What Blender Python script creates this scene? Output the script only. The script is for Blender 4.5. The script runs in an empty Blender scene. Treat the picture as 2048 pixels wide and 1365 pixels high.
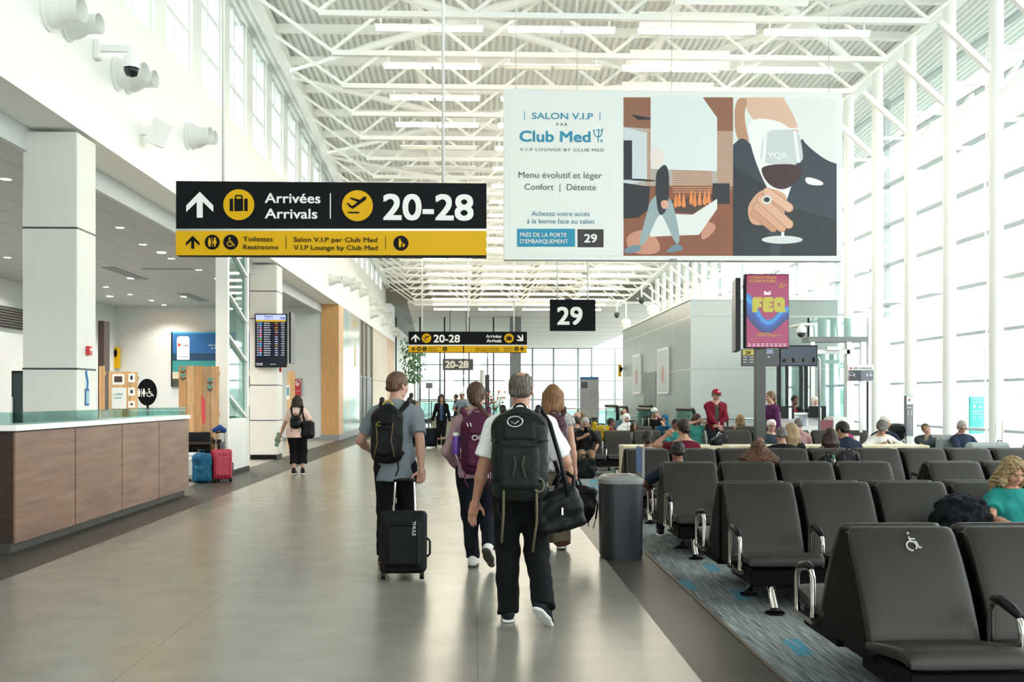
import bpy, math, random
import numpy as np
from mathutils import Vector, Matrix

random.seed(7)
SC = bpy.context.scene
COL = SC.collection
# ------------------------------------------------------------------ camera, world, exposure
FPX, CAMH, HOR = 1991.1, 1.58, 796.0
YAW = math.atan(70 / FPX)
cam_data = bpy.data.cameras.new('camera')
cam_data.sensor_width = 36.0
cam_data.lens = 36.0 * FPX / 2048
cam_data.shift_y = (HOR - 682.5) / 2048
cam_data.clip_start, cam_data.clip_end = 0.1, 600
cam = bpy.data.objects.new('camera', cam_data)
COL.objects.link(cam)
cam.location = (0, 0, CAMH)
cam.rotation_euler = (math.pi / 2, 0, -YAW)
SC.camera = cam

world = bpy.data.worlds.new('overcast_sky')
SC.world = world
world.use_nodes = True
wn = world.node_tree
wn.nodes.clear()
wo = wn.nodes.new('ShaderNodeOutputWorld')
wb = wn.nodes.new('ShaderNodeBackground')
wb.inputs[0].default_value = (0.975, 1.0, 0.995, 1)
wb.inputs[1].default_value = 3.2
wn.links.new(wb.outputs[0], wo.inputs[0])
vs = SC.view_settings
vs.view_transform = 'Standard'
vs.look = 'None'
vs.gamma = 1.0
vs.use_curve_mapping = False
vs.exposure = 0.92
SC.cycles.use_denoising = True
SC.cycles.max_bounces = 10
SC.cycles.diffuse_bounces = 6
SC.cycles.glossy_bounces = 4
SC.cycles.transparent_max_bounces = 16
SC.cycles.sample_clamp_indirect = 6.0
SC.cycles.caustics_reflective = False
SC.cycles.caustics_refractive = False

# ------------------------------------------------------------------ pixel -> place
def wx(px, Y):
    return Y * math.tan(math.atan((px - 1024) / FPX) + YAW)
def dep(px, Y):
    a = math.atan((px - 1024) / FPX)
    return Y / math.cos(a + YAW) * math.cos(a)
def wz(px, py, Y):
    return CAMH - (py - HOR) * dep(px, Y) / FPX
def at(px, py, Y):
    return Vector((wx(px, Y), Y, wz(px, py, Y)))
def yx(px, X):
    return X / math.tan(math.atan((px - 1024) / FPX) + YAW)
def gp(px, py):
    d = CAMH * FPX / (py - HOR)
    r = (px - 1024) / FPX * d
    return Vector((d * math.sin(YAW) + r * math.cos(YAW), d * math.cos(YAW) - r * math.sin(YAW), 0))

# ------------------------------------------------------------------ materials
def lin(h):
    if isinstance(h, str):
        h = h.lstrip('#')
        c = [int(h[i:i + 2], 16) / 255 for i in (0, 2, 4)]
    else:
        c = list(h)
    return tuple(x / 12.92 if x <= 0.04045 else ((x + 0.055) / 1.055) ** 2.4 for x in c) + (1.0,)

MATS = {}
def mat(name, col, rough=0.5, metal=0.0, var=None, bump=None, emit=0.0, spec=0.5, stretch=(1, 1, 1), col2=None, coat=0.0):
    """var=(scale, amount) colour mottling, bump=(scale, strength)"""
    if name in MATS:
        return MATS[name]
    m = bpy.data.materials.new(name)
    m.use_nodes = True
    n = m.node_tree.nodes
    L = m.node_tree.links
    b = n['Principled BSDF']
    c = lin(col)
    b.inputs['Base Color'].default_value = c
    b.inputs['Roughness'].default_value = rough
    b.inputs['Metallic'].default_value = metal
    b.inputs['Specular IOR Level'].default_value = spec
    if coat:
        b.inputs['Coat Weight'].default_value = coat
    if emit:
        b.inputs['Emission Color'].default_value = c
        b.inputs['Emission Strength'].default_value = emit
    if var or bump:
        tc = n.new('ShaderNodeTexCoord')
        mp = n.new('ShaderNodeMapping')
        mp.inputs['Scale'].default_value = stretch
        L.new(tc.outputs['Object'], mp.inputs[0])
    if var:
        no = n.new('ShaderNodeTexNoise')
        no.inputs['Scale'].default_value = var[0]
        no.inputs['Detail'].default_value = 5
        L.new(mp.outputs[0], no.inputs[0])
        rp = n.new('ShaderNodeValToRGB')
        e = rp.color_ramp.elements
        e[0].position, e[1].position = 0.3, 0.7
        if col2:
            e[0].color, e[1].color = lin(col2), c
        else:
            e[0].color = tuple(x * (1 - var[1]) for x in c[:3]) + (1,)
            e[1].color = tuple(min(1, x * (1 + var[1])) for x in c[:3]) + (1,)
        L.new(no.outputs[0], rp.inputs[0])
        L.new(rp.outputs[0], b.inputs['Base Color'])
    if bump:
        no2 = n.new('ShaderNodeTexNoise')
        no2.inputs['Scale'].default_value = bump[0]
        no2.inputs['Detail'].default_value = 4
        L.new(mp.outputs[0], no2.inputs[0])
        bp = n.new('ShaderNodeBump')
        bp.inputs['Strength'].default_value = bump[1]
        bp.inputs['Distance'].default_value = 0.01
        L.new(no2.outputs[0], bp.inputs['Height'])
        L.new(bp.outputs[0], b.inputs['Normal'])
    MATS[name] = m
    return m

def glass_mat(name, tint=(0.93, 0.98, 0.96), gloss=0.07):
    m = bpy.data.materials.new(name)
    m.use_nodes = True
    n = m.node_tree.nodes
    n.clear()
    L = m.node_tree.links
    o = n.new('ShaderNodeOutputMaterial')
    mx = n.new('ShaderNodeMixShader')
    t = n.new('ShaderNodeBsdfTransparent')
    g = n.new('ShaderNodeBsdfGlossy')
    t.inputs[0].default_value = tint + (1,)
    g.inputs['Roughness'].default_value = 0.03
    mx.inputs[0].default_value = gloss
    L.new(t.outputs[0], mx.inputs[1])
    L.new(g.outputs[0], mx.inputs[2])
    L.new(mx.outputs[0], o.inputs[0])
    MATS[name] = m
    return m

WHITE = mat('white_paint', '#f4f5f2', 0.55)
STEEL = mat('white_steel', '#f9f9f5', 0.45)
BLACK = mat('black_plastic', '#040505', 0.45, spec=.25)
SATIN = mat('black_metal', '#07080a', 0.42, spec=.3)
CHROME = mat('chrome', '#d8d4cc', 0.12, 1.0)
ALU = mat('aluminium', '#b9bdbc', 0.3, 0.9)
GLASS = glass_mat('clear_glass', (0.98, 1.0, 0.99), 0.06)
FROST = glass_mat('frosted_glass', (0.62, 0.80, 0.78), 0.18)
SIGNBLK = mat('sign_black', '#03060a', 0.55, spec=.15)
SIGNYEL = mat('sign_yellow', '#d8a800', 0.5, spec=.2)
SIGNWHT = mat('sign_white', '#e9ebe8', 0.5)
DARKGREY = mat('dark_grey', '#3a3f42', 0.5)

# ------------------------------------------------------------------ mesh tools
def tag(o, label=None, cat=None, group=None, kind=None):
    if label: o['label'] = label
    if cat: o['category'] = cat
    if group: o['group'] = group
    if kind: o['kind'] = kind
    return o

def thing(name, label, cat, loc=(0, 0, 0), rz=0.0, group=None):
    o = bpy.data.objects.new(name, None)
    COL.objects.link(o)
    o.empty_display_size = 0.1
    o.location = loc
    o.rotation_euler = (0, 0, rz)
    return tag(o, label, cat, group)

def link_mesh(name, me, mats, parent=None, smooth=False):
    for m in (mats if isinstance(mats, (list, tuple)) else [mats]):
        me.materials.append(m)
    if smooth:
        me.polygons.foreach_set('use_smooth', [True] * len(me.polygons))
    o = bpy.data.objects.new(name, me)
    COL.objects.link(o)
    if parent is not None:
        o.parent = parent
    return o

class MB:
    def __init__(s):
        s.v, s.f, s.m = [], [], []
        s.cur = 0
    def add(s, vs, fs):
        b = len(s.v)
        s.v += [tuple(x) for x in vs]
        s.f += [tuple(i + b for i in f) for f in fs]
        s.m += [s.cur] * len(fs)
        return s
    def box(s, c, d, rz=0.0, M=None, bev=0.0):
        x, y, z = d[0] / 2, d[1] / 2, d[2] / 2
        R = M.to_3x3() if M is not None else Matrix.Rotation(rz, 3, 'Z')
        c = Vector(c)
        b = min(bev, x * .9, y * .9, z * .9)
        if b <= 0:
            vs = [Vector((i * x, j * y, k * z)) for k in (-1, 1) for j in (-1, 1) for i in (-1, 1)]
            fs = [(0, 2, 3, 1), (4, 5, 7, 6), (0, 1, 5, 4), (2, 6, 7, 3), (0, 4, 6, 2), (1, 3, 7, 5)]
            return s.add([c + R @ p for p in vs], fs)
        vs, ix = [], {}
        for k in (-1, 1):
            for j in (-1, 1):
                for i in (-1, 1):
                    for a in range(3):
                        p = [i * (x - b), j * (y - b), k * (z - b)]
                        p[a] += (i, j, k)[a] * b
                        ix[(i, j, k, a)] = len(vs)
                        vs.append(c + R @ Vector(p))
        fs = []
        def q(l):
            p = [vs[i] for i in l]
            n = (p[1] - p[0]).cross(p[2] - p[0])
            ctr = sum(p, Vector()) / len(p) - c
            fs.append(tuple(l) if n.dot(ctr) > 0 else tuple(reversed(l)))
        for a in range(3):
            o1, o2 = [t for t in range(3) if t != a]
            for sg in (-1, 1):
                l = []
                for u, w in ((-1, -1), (1, -1), (1, 1), (-1, 1)):
                    t = [0, 0, 0]; t[a] = sg; t[o1] = u; t[o2] = w
                    l.append(ix[tuple(t) + (a,)])
                q(l)
        for a in range(3):
            o1, o2 = [t for t in range(3) if t != a]
            for u in (-1, 1):
                for w in (-1, 1):
                    l = []
                    for sg, ax in ((-1, o1), (1, o1), (1, o2), (-1, o2)):
                        t = [0, 0, 0]; t[a] = sg; t[o1] = u; t[o2] = w
                        l.append(ix[tuple(t) + (ax,)])
                    q(l)
        for k in (-1, 1):
            for j in (-1, 1):
                for i in (-1, 1):
                    q([ix[(i, j, k, 0)], ix[(i, j, k, 1)], ix[(i, j, k, 2)]])
        return s.add(vs, fs)
    def span(s, a, b, bev=0.0):
        a, b = Vector(a), Vector(b)
        d = b - a
        return s.box((a + b) / 2, (abs(d.x), abs(d.y), abs(d.z)), bev=bev)
    def bar(s, p, q, w, h, up=(0, 0, 1)):
        p, q = Vector(p), Vector(q)
        d = q - p
        L = d.length
        u = d / L
        sd = u.cross(Vector(up))
        if sd.length < 1e-4:
            sd = u.cross(Vector((0, 1, 0)))
        sd.normalize()
        t = sd.cross(u)
        M = Matrix((sd, u, t)).transposed()
        return s.box((p + q) / 2, (w, L, h), M=M)
    def cyl(s, p, q, r, r2=None, n=12, cap=True):
        p, q = Vector(p), Vector(q)
        r2 = r if r2 is None else r2
        u = (q - p).normalized()
        a = u.orthogonal().normalized()
        b = u.cross(a)
        vs = []
        for c, rr in ((p, r), (q, r2)):
            for i in range(n):
                t = 2 * math.pi * i / n
                vs.append(c + (a * math.cos(t) + b * math.sin(t)) * rr)
        fs = [(i, (i + 1) % n, n + (i + 1) % n, n + i) for i in range(n)]
        if cap:
            fs += [tuple(reversed(range(n))), tuple(range(n, 2 * n))]
        return s.add(vs, fs)
    def tube(s, pts, r, n=8, closed=False):
        pts = [Vector(p) for p in pts]
        m = len(pts)
        vs, a = [], None
        for i, p in enumerate(pts):
            u = (pts[(i + 1) % m] - pts[i - 1]) if (closed or 0 < i < m - 1) else (pts[1] - pts[0] if i == 0 else pts[-1] - pts[-2])
            u.normalize()
            a = u.orthogonal().normalized() if a is None else (a - u * a.dot(u)).normalized()
            b = u.cross(a)
            rr = r[i] if isinstance(r, (list, tuple)) else r
            for k in range(n):
                t = 2 * math.pi * k / n
                vs.append(p + (a * math.cos(t) + b * math.sin(t)) * rr)
        fs = []
        for i in range(m if closed else m - 1):
            j = (i + 1) % m
            for k in range(n):
                fs.append((i * n + k, i * n + (k + 1) % n, j * n + (k + 1) % n, j * n + k))
        if not closed:
            fs += [tuple(reversed(range(n))), tuple(range((m - 1) * n, m * n))]
        return s.add(vs, fs)
    def lathe(s, prof, n=20, c=(0, 0, 0), M=None):
        c = Vector(c)
        R = M.to_3x3() if M is not None else Matrix.Identity(3)
        vs = []
        for r, z in prof:
            for i in range(n):
                t = 2 * math.pi * i / n
                vs.append(c + R @ Vector((r * math.cos(t), r * math.sin(t), z)))
        fs = []
        for j in range(len(prof) - 1):
            for i in range(n):
                fs.append((j * n + i, j * n + (i + 1) % n, (j + 1) * n + (i + 1) % n, (j + 1) * n + i))
        if prof[0][0] > 1e-5:
            fs.append(tuple(reversed(range(n))))
        if prof[-1][0] > 1e-5:
            fs.append(tuple(range((len(prof) - 1) * n, len(prof) * n)))
        return s.add(vs, fs)
    def prism(s, poly, O, U, V, th):
        """polygon in plane O + x U + y V, thickness th along U x V"""
        O, U, V = Vector(O), Vector(U), Vector(V)
        N = U.cross(V).normalized() * th
        n = len(poly)
        a = [O + U * x + V * y for x, y in poly]
        fs = [tuple(reversed(range(n))), tuple(range(n, 2 * n))] + [(i, (i + 1) % n, n + (i + 1) % n, n + i) for i in range(n)]
        return s.add(a + [p + N for p in a], fs)
    def loft(s, st, n=20, e=4.0):
        """st: list of (centre, axis_u, axis_v, half_u, half_v)"""
        vs = []
        for c, U, V, hu, hv in st:
            c, U, V = Vector(c), Vector(U), Vector(V)
            for i in range(n):
                t = 2 * math.pi * (i + .5) / n
                ct, sn = math.cos(t), math.sin(t)
                x = math.copysign(abs(ct) ** (2 / e), ct)
                y = math.copysign(abs(sn) ** (2 / e), sn)
                vs.append(c + U * (x * hu) + V * (y * hv))
        fs = []
        for j in range(len(st) - 1):
            for i in range(n):
                fs.append((j * n + i, j * n + (i + 1) % n, (j + 1) * n + (i + 1) % n, (j + 1) * n + i))
        fs += [tuple(reversed(range(n))), tuple(range((len(st) - 1) * n, len(st) * n))]
        return s.add(vs, fs)
    def build(s, name, mats, parent=None, smooth=False, angle=None):
        me = bpy.data.meshes.new(name)
        me.from_pydata(s.v, [], s.f)
        if any(s.m):
            me.polygons.foreach_set('material_index', s.m)
        me.update()
        o = link_mesh(name, me, mats, parent, smooth)
        if smooth and angle:
            me.set_sharp_from_angle(angle=math.radians(angle))
        return o

def struct(name, mb, mats, parent=None, smooth=False, angle=None):
    o = mb.build(name, mats, parent, smooth, angle)
    if parent is None:
        o['kind'] = 'structure'
    return o

def copy_tree(o, parent=None):
    c = o.copy()
    COL.objects.link(c)
    if parent is not None:
        c.parent = parent
    for ch in list(o.children):
        copy_tree(ch, c)
    return c

_deps = []
def text(name, body, size, loc, m, parent=None, align='LEFT', bold=0.0, rot=(math.pi / 2, 0, 0), sx=1.0, spacing=1.0, depth=0.003, line=1.0, M=None, fit=None):
    """lettering that faces local -Y by default; size = cap height in metres"""
    cu = bpy.data.curves.new(name, 'FONT')
    cu.body = body
    cu.size = size / 0.729
    cu.align_x = align
    cu.extrude = depth / 2
    cu.space_character = spacing
    cu.space_line = line
    cu.resolution_u = 4
    ob = bpy.data.objects.new(name, cu)
    COL.objects.link(ob)
    bpy.context.view_layer.update()
    me = bpy.data.meshes.new_from_object(ob.evaluated_get(bpy.context.evaluated_depsgraph_get()))
    bpy.data.objects.remove(ob)
    bpy.data.curves.remove(cu)
    me.name = name
    me.materials.clear()
    o = link_mesh(name, me, m, parent)
    if bold > 0:
        V = np.empty(len(me.vertices) * 3, np.float32); me.vertices.foreach_get('co', V); V = V.reshape(-1, 3)
        F0 = [tuple(p.vertices) for p in me.polygons]; nv = len(V); k = bold * size
        VV, FF = [], []
        for i, (dx, dy) in enumerate(((-k, -k), (k, -k), (-k, k), (k, k), (0, 0))):
            VV.append(V + np.array((dx, dy, i * 4e-5), np.float32)); FF += [tuple(v + i * nv for v in f) for f in F0]
        me.clear_geometry(); me.from_pydata(np.concatenate(VV).tolist(), [], FF); me.update(); me.materials.clear(); me.materials.append(m)
    if fit:
        xs = [v.co.x for v in me.vertices]
        w = max(xs) - min(xs)
        sx = fit / w
        x0 = {'LEFT': min(xs), 'CENTER': (min(xs) + max(xs)) / 2, 'RIGHT': max(xs)}[align]
        for v in me.vertices:
            v.co.x = (v.co.x - x0) * sx
        sx = 1.0
    if M is not None:
        o.matrix_local = M
    else:
        o.location = loc
        o.rotation_euler = rot
        o.scale = (sx, 1, 1)
    return o

ORD = ['first', 'second', 'third', 'fourth', 'fifth', 'sixth', 'seventh', 'eighth', 'ninth', 'tenth', 'eleventh', 'twelfth', 'thirteenth',
       'fourteenth', 'fifteenth', 'sixteenth', 'seventeenth', 'eighteenth', 'nineteenth', 'twentieth', 'twenty-first', 'twenty-second', 'twenty-third']
# ------------------------------------------------------------------ setting: materials
def node_mat(name, rough=0.5):
    m = bpy.data.materials.new(name)
    m.use_nodes = True
    MATS[name] = m
    return m, m.node_tree.nodes, m.node_tree.links, m.node_tree.nodes['Principled BSDF']

def floor_like(name, c1, c2, rough, scale=3.0, seam=False):
    m, n, L, b = node_mat(name)
    tc = n.new('ShaderNodeTexCoord')
    a = n.new('ShaderNodeTexNoise'); a.inputs['Scale'].default_value = scale; a.inputs['Detail'].default_value = 8
    f = n.new('ShaderNodeTexNoise'); f.inputs['Scale'].default_value = 90; f.inputs['Detail'].default_value = 3
    mx = n.new('ShaderNodeMath'); mx.operation = 'ADD'
    h = n.new('ShaderNodeMath'); h.operation = 'MULTIPLY'; h.inputs[1].default_value = 0.5
    rp = n.new('ShaderNodeValToRGB')
    rp.color_ramp.elements[0].position, rp.color_ramp.elements[1].position = 0.35, 0.65
    rp.color_ramp.elements[0].color, rp.color_ramp.elements[1].color = lin(c1), lin(c2)
    L.new(tc.outputs['Object'], a.inputs[0]); L.new(tc.outputs['Object'], f.inputs[0])
    L.new(a.outputs[0], mx.inputs[0]); L.new(f.outputs[0], mx.inputs[1]); L.new(mx.outputs[0], h.inputs[0])
    L.new(h.outputs[0], rp.inputs[0]); L.new(rp.outputs[0], b.inputs['Base Color'])
    b.inputs['Roughness'].default_value = rough
    if seam:
        sx = n.new('ShaderNodeSeparateXYZ'); dv = n.new('ShaderNodeMath'); dv.operation = 'DIVIDE'; dv.inputs[1].default_value = 2.03
        fr = n.new('ShaderNodeMath'); fr.operation = 'FRACT'; lt = n.new('ShaderNodeMath'); lt.operation = 'LESS_THAN'; lt.inputs[1].default_value = .003
        mxx = n.new('ShaderNodeMix'); mxx.data_type = 'RGBA'; mxx.inputs[7].default_value = lin('#716f67')
        L.new(tc.outputs['Object'], sx.inputs[0]); L.new(sx.outputs[0], dv.inputs[0]); L.new(dv.outputs[0], fr.inputs[0]); L.new(fr.outputs[0], lt.inputs[0])
        L.new(lt.outputs[0], mxx.inputs[0]); L.new(rp.outputs[0], mxx.inputs[6]); L.new(mxx.outputs[2], b.inputs['Base Color'])
    bp = n.new('ShaderNodeBump'); bp.inputs['Strength'].default_value = 0.012; bp.inputs['Distance'].default_value = 0.01
    L.new(f.outputs[0], bp.inputs['Height']); L.new(bp.outputs[0], b.inputs['Normal'])
    return m
PATH = floor_like('greige_vinyl_floor', '#807e74', '#8e8c82', 0.24, seam=True)
BORDER = floor_like('dark_vinyl_border', '#302e2a', '#3b3933', 0.42)

def carpet_mat():
    m, n, L, b = node_mat('streaked_carpet')
    tc = n.new('ShaderNodeTexCoord')
    def noise(sc, scale, det=4):
        mp = n.new('ShaderNodeMapping'); mp.inputs['Scale'].default_value = sc; mp.inputs['Rotation'].default_value = (0, 0, 0.05)
        t = n.new('ShaderNodeTexNoise'); t.inputs['Scale'].default_value = scale; t.inputs['Detail'].default_value = det
        L.new(tc.outputs['Object'], mp.inputs[0]); L.new(mp.outputs[0], t.inputs[0])
        return t.outputs[0]
    s1 = noise((24, .7, 1), 4.0, 8)
    r1 = n.new('ShaderNodeValToRGB')
    e = r1.color_ramp.elements
    e[0].position, e[0].color = 0.32, lin('#4d5254')
    e[1].position, e[1].color = 0.68, lin('#a3a8a7')
    x = e.new(0.5); x.color = lin('#7b8182')
    L.new(s1, r1.inputs[0])
    def cells(sx, sy, off):
        ad = n.new('ShaderNodeVectorMath'); ad.operation = 'ADD'; ad.inputs[1].default_value = off
        rt = n.new('ShaderNodeMapping'); rt.inputs['Rotation'].default_value = (0, 0, 0.05)
        sn = n.new('ShaderNodeVectorMath'); sn.operation = 'SNAP'; sn.inputs[1].default_value = (sx, sy, 100)
        wnz = n.new('ShaderNodeTexWhiteNoise'); wnz.noise_dimensions = '2D'
        L.new(tc.outputs['Object'], rt.inputs[0]); L.new(rt.outputs[0], ad.inputs[0]); L.new(ad.outputs[0], sn.inputs[0]); L.new(sn.outputs[0], wnz.inputs[0])
        return wnz.outputs[0]
    r2 = n.new('ShaderNodeValToRGB')
    r2.color_ramp.elements[0].position, r2.color_ramp.elements[1].position = 0.89, 0.895
    L.new(cells(.12, .42, (.03, .2, 0)), r2.inputs[0])
    tone = n.new('ShaderNodeMapRange'); tone.inputs[3].default_value, tone.inputs[4].default_value = .72, 1.15
    L.new(cells(.5, 1.0, (.1, .4, 0)), tone.inputs[0])
    s3 = noise((24, .9, 1), 4.0, 4)
    r3 = n.new('ShaderNodeValToRGB')
    r3.color_ramp.elements[0].color, r3.color_ramp.elements[1].color = lin('#226f8c'), lin('#5b98ad')
    L.new(s3, r3.inputs[0])
    mm = n.new('ShaderNodeMath'); mm.operation = 'MULTIPLY'
    r4 = n.new('ShaderNodeValToRGB'); r4.color_ramp.elements[0].position, r4.color_ramp.elements[1].position = 0.36, 0.5
    L.new(s3, r4.inputs[0]); L.new(r2.outputs[0], mm.inputs[0]); L.new(r4.outputs[0], mm.inputs[1])
    mx = n.new('ShaderNodeMix'); mx.data_type = 'RGBA'
    tm = n.new('ShaderNodeVectorMath'); tm.operation = 'SCALE'
    L.new(r1.outputs[0], tm.inputs[0]); L.new(tone.outputs[0], tm.inputs['Scale'])
    L.new(mm.outputs[0], mx.inputs[0]); L.new(tm.outputs[0], mx.inputs[6]); L.new(r3.outputs[0], mx.inputs[7])
    L.new(mx.outputs[2], b.inputs['Base Color'])
    b.inputs['Roughness'].default_value = 0.95
    b.inputs['Specular IOR Level'].default_value = 0.1
    return m
CARPET = carpet_mat()

def stripes(name, base, line, period, width, axis=0, rough=0.6, off=0.0, axis2=None, period2=1.0, bump=False):
    m, n, L, b = node_mat(name)
    tc = n.new('ShaderNodeTexCoord'); sp = n.new('ShaderNodeSeparateXYZ')
    L.new(tc.outputs['Object'], sp.inputs[0])
    def line_mask(ax, per):
        a = n.new('ShaderNodeMath'); a.operation = 'DIVIDE'; a.inputs[1].default_value = per
        o = n.new('ShaderNodeMath'); o.operation = 'ADD'; o.inputs[1].default_value = off
        f = n.new('ShaderNodeMath'); f.operation = 'FRACT'
        c = n.new('ShaderNodeMath'); c.operation = 'LESS_THAN'; c.inputs[1].default_value = width / per
        L.new(sp.outputs[ax], a.inputs[0]); L.new(a.outputs[0], o.inputs[0]); L.new(o.outputs[0], f.inputs[0]); L.new(f.outputs[0], c.inputs[0])
        return c.outputs[0]
    k = line_mask(axis, period)
    if axis2 is not None:
        k2 = line_mask(axis2, period2)
        mxm = n.new('ShaderNodeMath'); mxm.operation = 'MAXIMUM'
        L.new(k, mxm.inputs[0]); L.new(k2, mxm.inputs[1]); k = mxm.outputs[0]
    mx = n.new('ShaderNodeMix'); mx.data_type = 'RGBA'
    mx.inputs[6].default_value, mx.inputs[7].default_value = lin(base), lin(line)
    L.new(k, mx.inputs[0]); L.new(mx.outputs[2], b.inputs['Base Color'])
    b.inputs['Roughness'].default_value = rough
    return m

# ------------------------------------------------------------------ floor
YB, YE = -17.0, 104.0
fl = MB()
for x0, x1, mi in ((-13.2, -5.15, 2), (-5.15, -4.1, 1), (-4.1, 1.25, 0), (1.25, 1.71, 1)):
    fl.cur = mi
    fl.add([(x0, YB, 0), (x1, YB, 0), (x1, YE, 0), (x0, YE, 0)], [(0, 1, 2, 3)])
fl.cur = 0
fl.add([(1.71, 27, 0), (12, 27, 0), (12, YE, 0), (1.71, YE, 0)], [(0, 1, 2, 3)])
fl.add([(-13.2, YB, -.3), (-13.2, YE, -.3), (12, YE, -.3), (12, YB, -.3)], [(0, 1, 2, 3)])
struct('floor', fl, [PATH, BORDER, floor_like('grey_vinyl_floor', '#8b8a84', '#98968f', 0.3)])
cp = MB()
cp.span((1.71, YB, -.1), (12, 27, 0.004))
struct('floor_carpet', cp, CARPET)
tr = MB(); tr.span((1.70, YB, -.05), (1.725, 27, 0.008))
struct('trim_1', tr, mat('brown_edge_strip', '#5a4d3e', 0.5))
# ground outside the glazing: pale concrete apron with a far treeline
ap = MB(); ap.add([(-160, -60, -.4), (240, -60, -.4), (240, 420, -.4), (-160, 420, -.4)], [(0, 1, 2, 3)])
struct('ground_apron', ap, mat('pale_concrete', '#8a8f8b', 0.8, var=(0.05, 0.1)))
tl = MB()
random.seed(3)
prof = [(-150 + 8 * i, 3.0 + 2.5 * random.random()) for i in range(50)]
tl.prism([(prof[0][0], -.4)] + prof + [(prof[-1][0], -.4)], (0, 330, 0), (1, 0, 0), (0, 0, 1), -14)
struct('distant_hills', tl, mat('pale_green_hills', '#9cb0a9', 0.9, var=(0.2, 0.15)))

# ------------------------------------------------------------------ left bulkhead, clerestory, roof
SLOPE = -0.054
def roofz(Y, h): return CAMH + h + SLOPE * (Y - 18.3)
SKEW = -0.014
def rx(x, Y): return x + SKEW * (Y - 18.3)
WALLM = mat('white_wall', '#f5f6f2', 0.6)
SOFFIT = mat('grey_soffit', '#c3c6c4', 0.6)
bk = MB()
bk.span((-5.72, YB, 5.03), (-5.1, 62, 7.33))
struct('wall_left_bulkhead', bk, WALLM)
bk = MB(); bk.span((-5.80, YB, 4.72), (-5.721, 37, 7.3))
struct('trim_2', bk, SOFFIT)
BAY, Y0W, NB = 2.1, 14.45 - 2.1 * 12, 31
cw = MB()
cw.span((-5.5, YB, 7.331), (-5.1, Y0W, 12.6))
for i in range(NB):
    y1 = Y0W + i * BAY
    cw.span((-5.5, y1 + 1.5, 7.331), (-5.1, y1 + BAY, roofz(y1, 8.9)))
cw.span((-5.5, Y0W + NB * BAY, 7.331), (-5.1, 62, 9.0))
struct('wall_left', cw, WALLM)
FRAMEM = mat('pale_window_frame', '#eef2f0', 0.4)
for i in range(NB):
    y1 = Y0W + i * BAY
    top = roofz(y1, 8.55)
    w = MB()
    for a in (y1 + .03, y1 + .62, y1 + 1.47):
        w.span((-5.36, a - .03, 7.34), (-5.16, a + .03, top))
    for z in (7.38, 8.15, 9.0, top):
        if z < top + .01:
            w.span((-5.35, y1 + .061, z - .05), (-5.18, y1 + 1.44, z + .04))
    fr = w.build('window_%d' % (i + 1), FRAMEM); fr['kind'] = 'structure'
    g = MB(); g.span((-5.29, y1, 7.34), (-5.28, y1 + 1.5, top))
    g.build('pane', GLASS, fr)
# roof deck: corrugated, flutes run along the hall
dk = MB()
xs, zs = [], []
x = -6.2
while x < 12.4:
    for dx, dz in ((0, 0), (.06, 0), (.078, .07), (.138, .07)):
        xs.append(x + dx); zs.append(dz)
    x += .156
vs, fs = [], []
for Y in (YB, 57.0):
    for a, b in zip(xs, zs):
        vs.append((a, Y, roofz(Y, 8.42) + b))
n_ = len(xs)
fs = [(i, i + 1, n_ + i + 1, n_ + i) for i in range(n_ - 1)]
dk.add(vs, fs)
dk.add([(-6.3, YB, roofz(YB, 8.7)), (12.5, YB, roofz(YB, 8.7)), (12.5, 57, roofz(57, 8.7)), (-6.3, 57, roofz(57, 8.7))], [(0, 1, 2, 3)])
struct('ceiling', dk, mat('pale_roof_deck', '#eff1ee', 0.5))
# end wall behind the camera and above the far gate ceiling
ew = MB(); ew.span((-13.2, YB - .3, 0), (-5.1, YB, 12)); ew.span((-5.1, YB - .3, 0), (12, YB, .9)); ew.span((-5.1, YB - .3, 9.6), (12, YB, 12))
for k in range(5): ew.span((-5.2 + 4.2 * k, YB - .3, .9), (-4.9 + 4.2 * k, YB, 9.6))  # tall openings in this unseen wall are added to let in frontal light
struct('wall_back', ew, WALLM)
fw = MB(); fw.span((-5.1, 56, 6.9), (12, 56.2, 9.2))  # added wall that closes the gap under the deck against light leaks
struct('wall_light_stop', fw, mat('beige_grey_wall', '#8d8b80', 0.7))

# trusses
random.seed(11)
TS, TN = 1.8, 21
def truss_y(i): return 18.25 + TS * i
XL, XR, TD = -2.88, 8.38, 1.25
tproto = thing('roof_truss', 'x', 'roof truss', (0, 0, 0), 0, 'roof trusses across the hall')
b = MB(); b.span((XL, -.06, -.05), (XR, .06, .05)); b.build('bottom_chord', STEEL, tproto)
b = MB(); b.span((-4.6, -.08, TD - .09), (9.9, .08, TD + .07)); b.build('top_chord', STEEL, tproto)
nodes = [XL + (XR - XL) * k / 4 for k in range(5)]
ups = [-4.45] + [(nodes[k] + nodes[k + 1]) / 2 for k in range(4)] + [9.75]
for k in range(5):
    for u in (ups[k], ups[k + 1]):
        b = MB(); b.bar((nodes[k], 0, .05), (u, 0, TD - .08), .06, .06, (0, 1, 0)); b.build('web_member', STEEL, tproto)
for i in range(TN):
    t = tproto if i == 0 else copy_tree(tproto)
    Y = truss_y(i)
    t.location = (rx(0, Y), Y, roofz(Y, 7.0))
    t['label'] = 'white steel roof truss spanning the hall, %s of the row counted from the front' % ORD[i]
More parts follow.
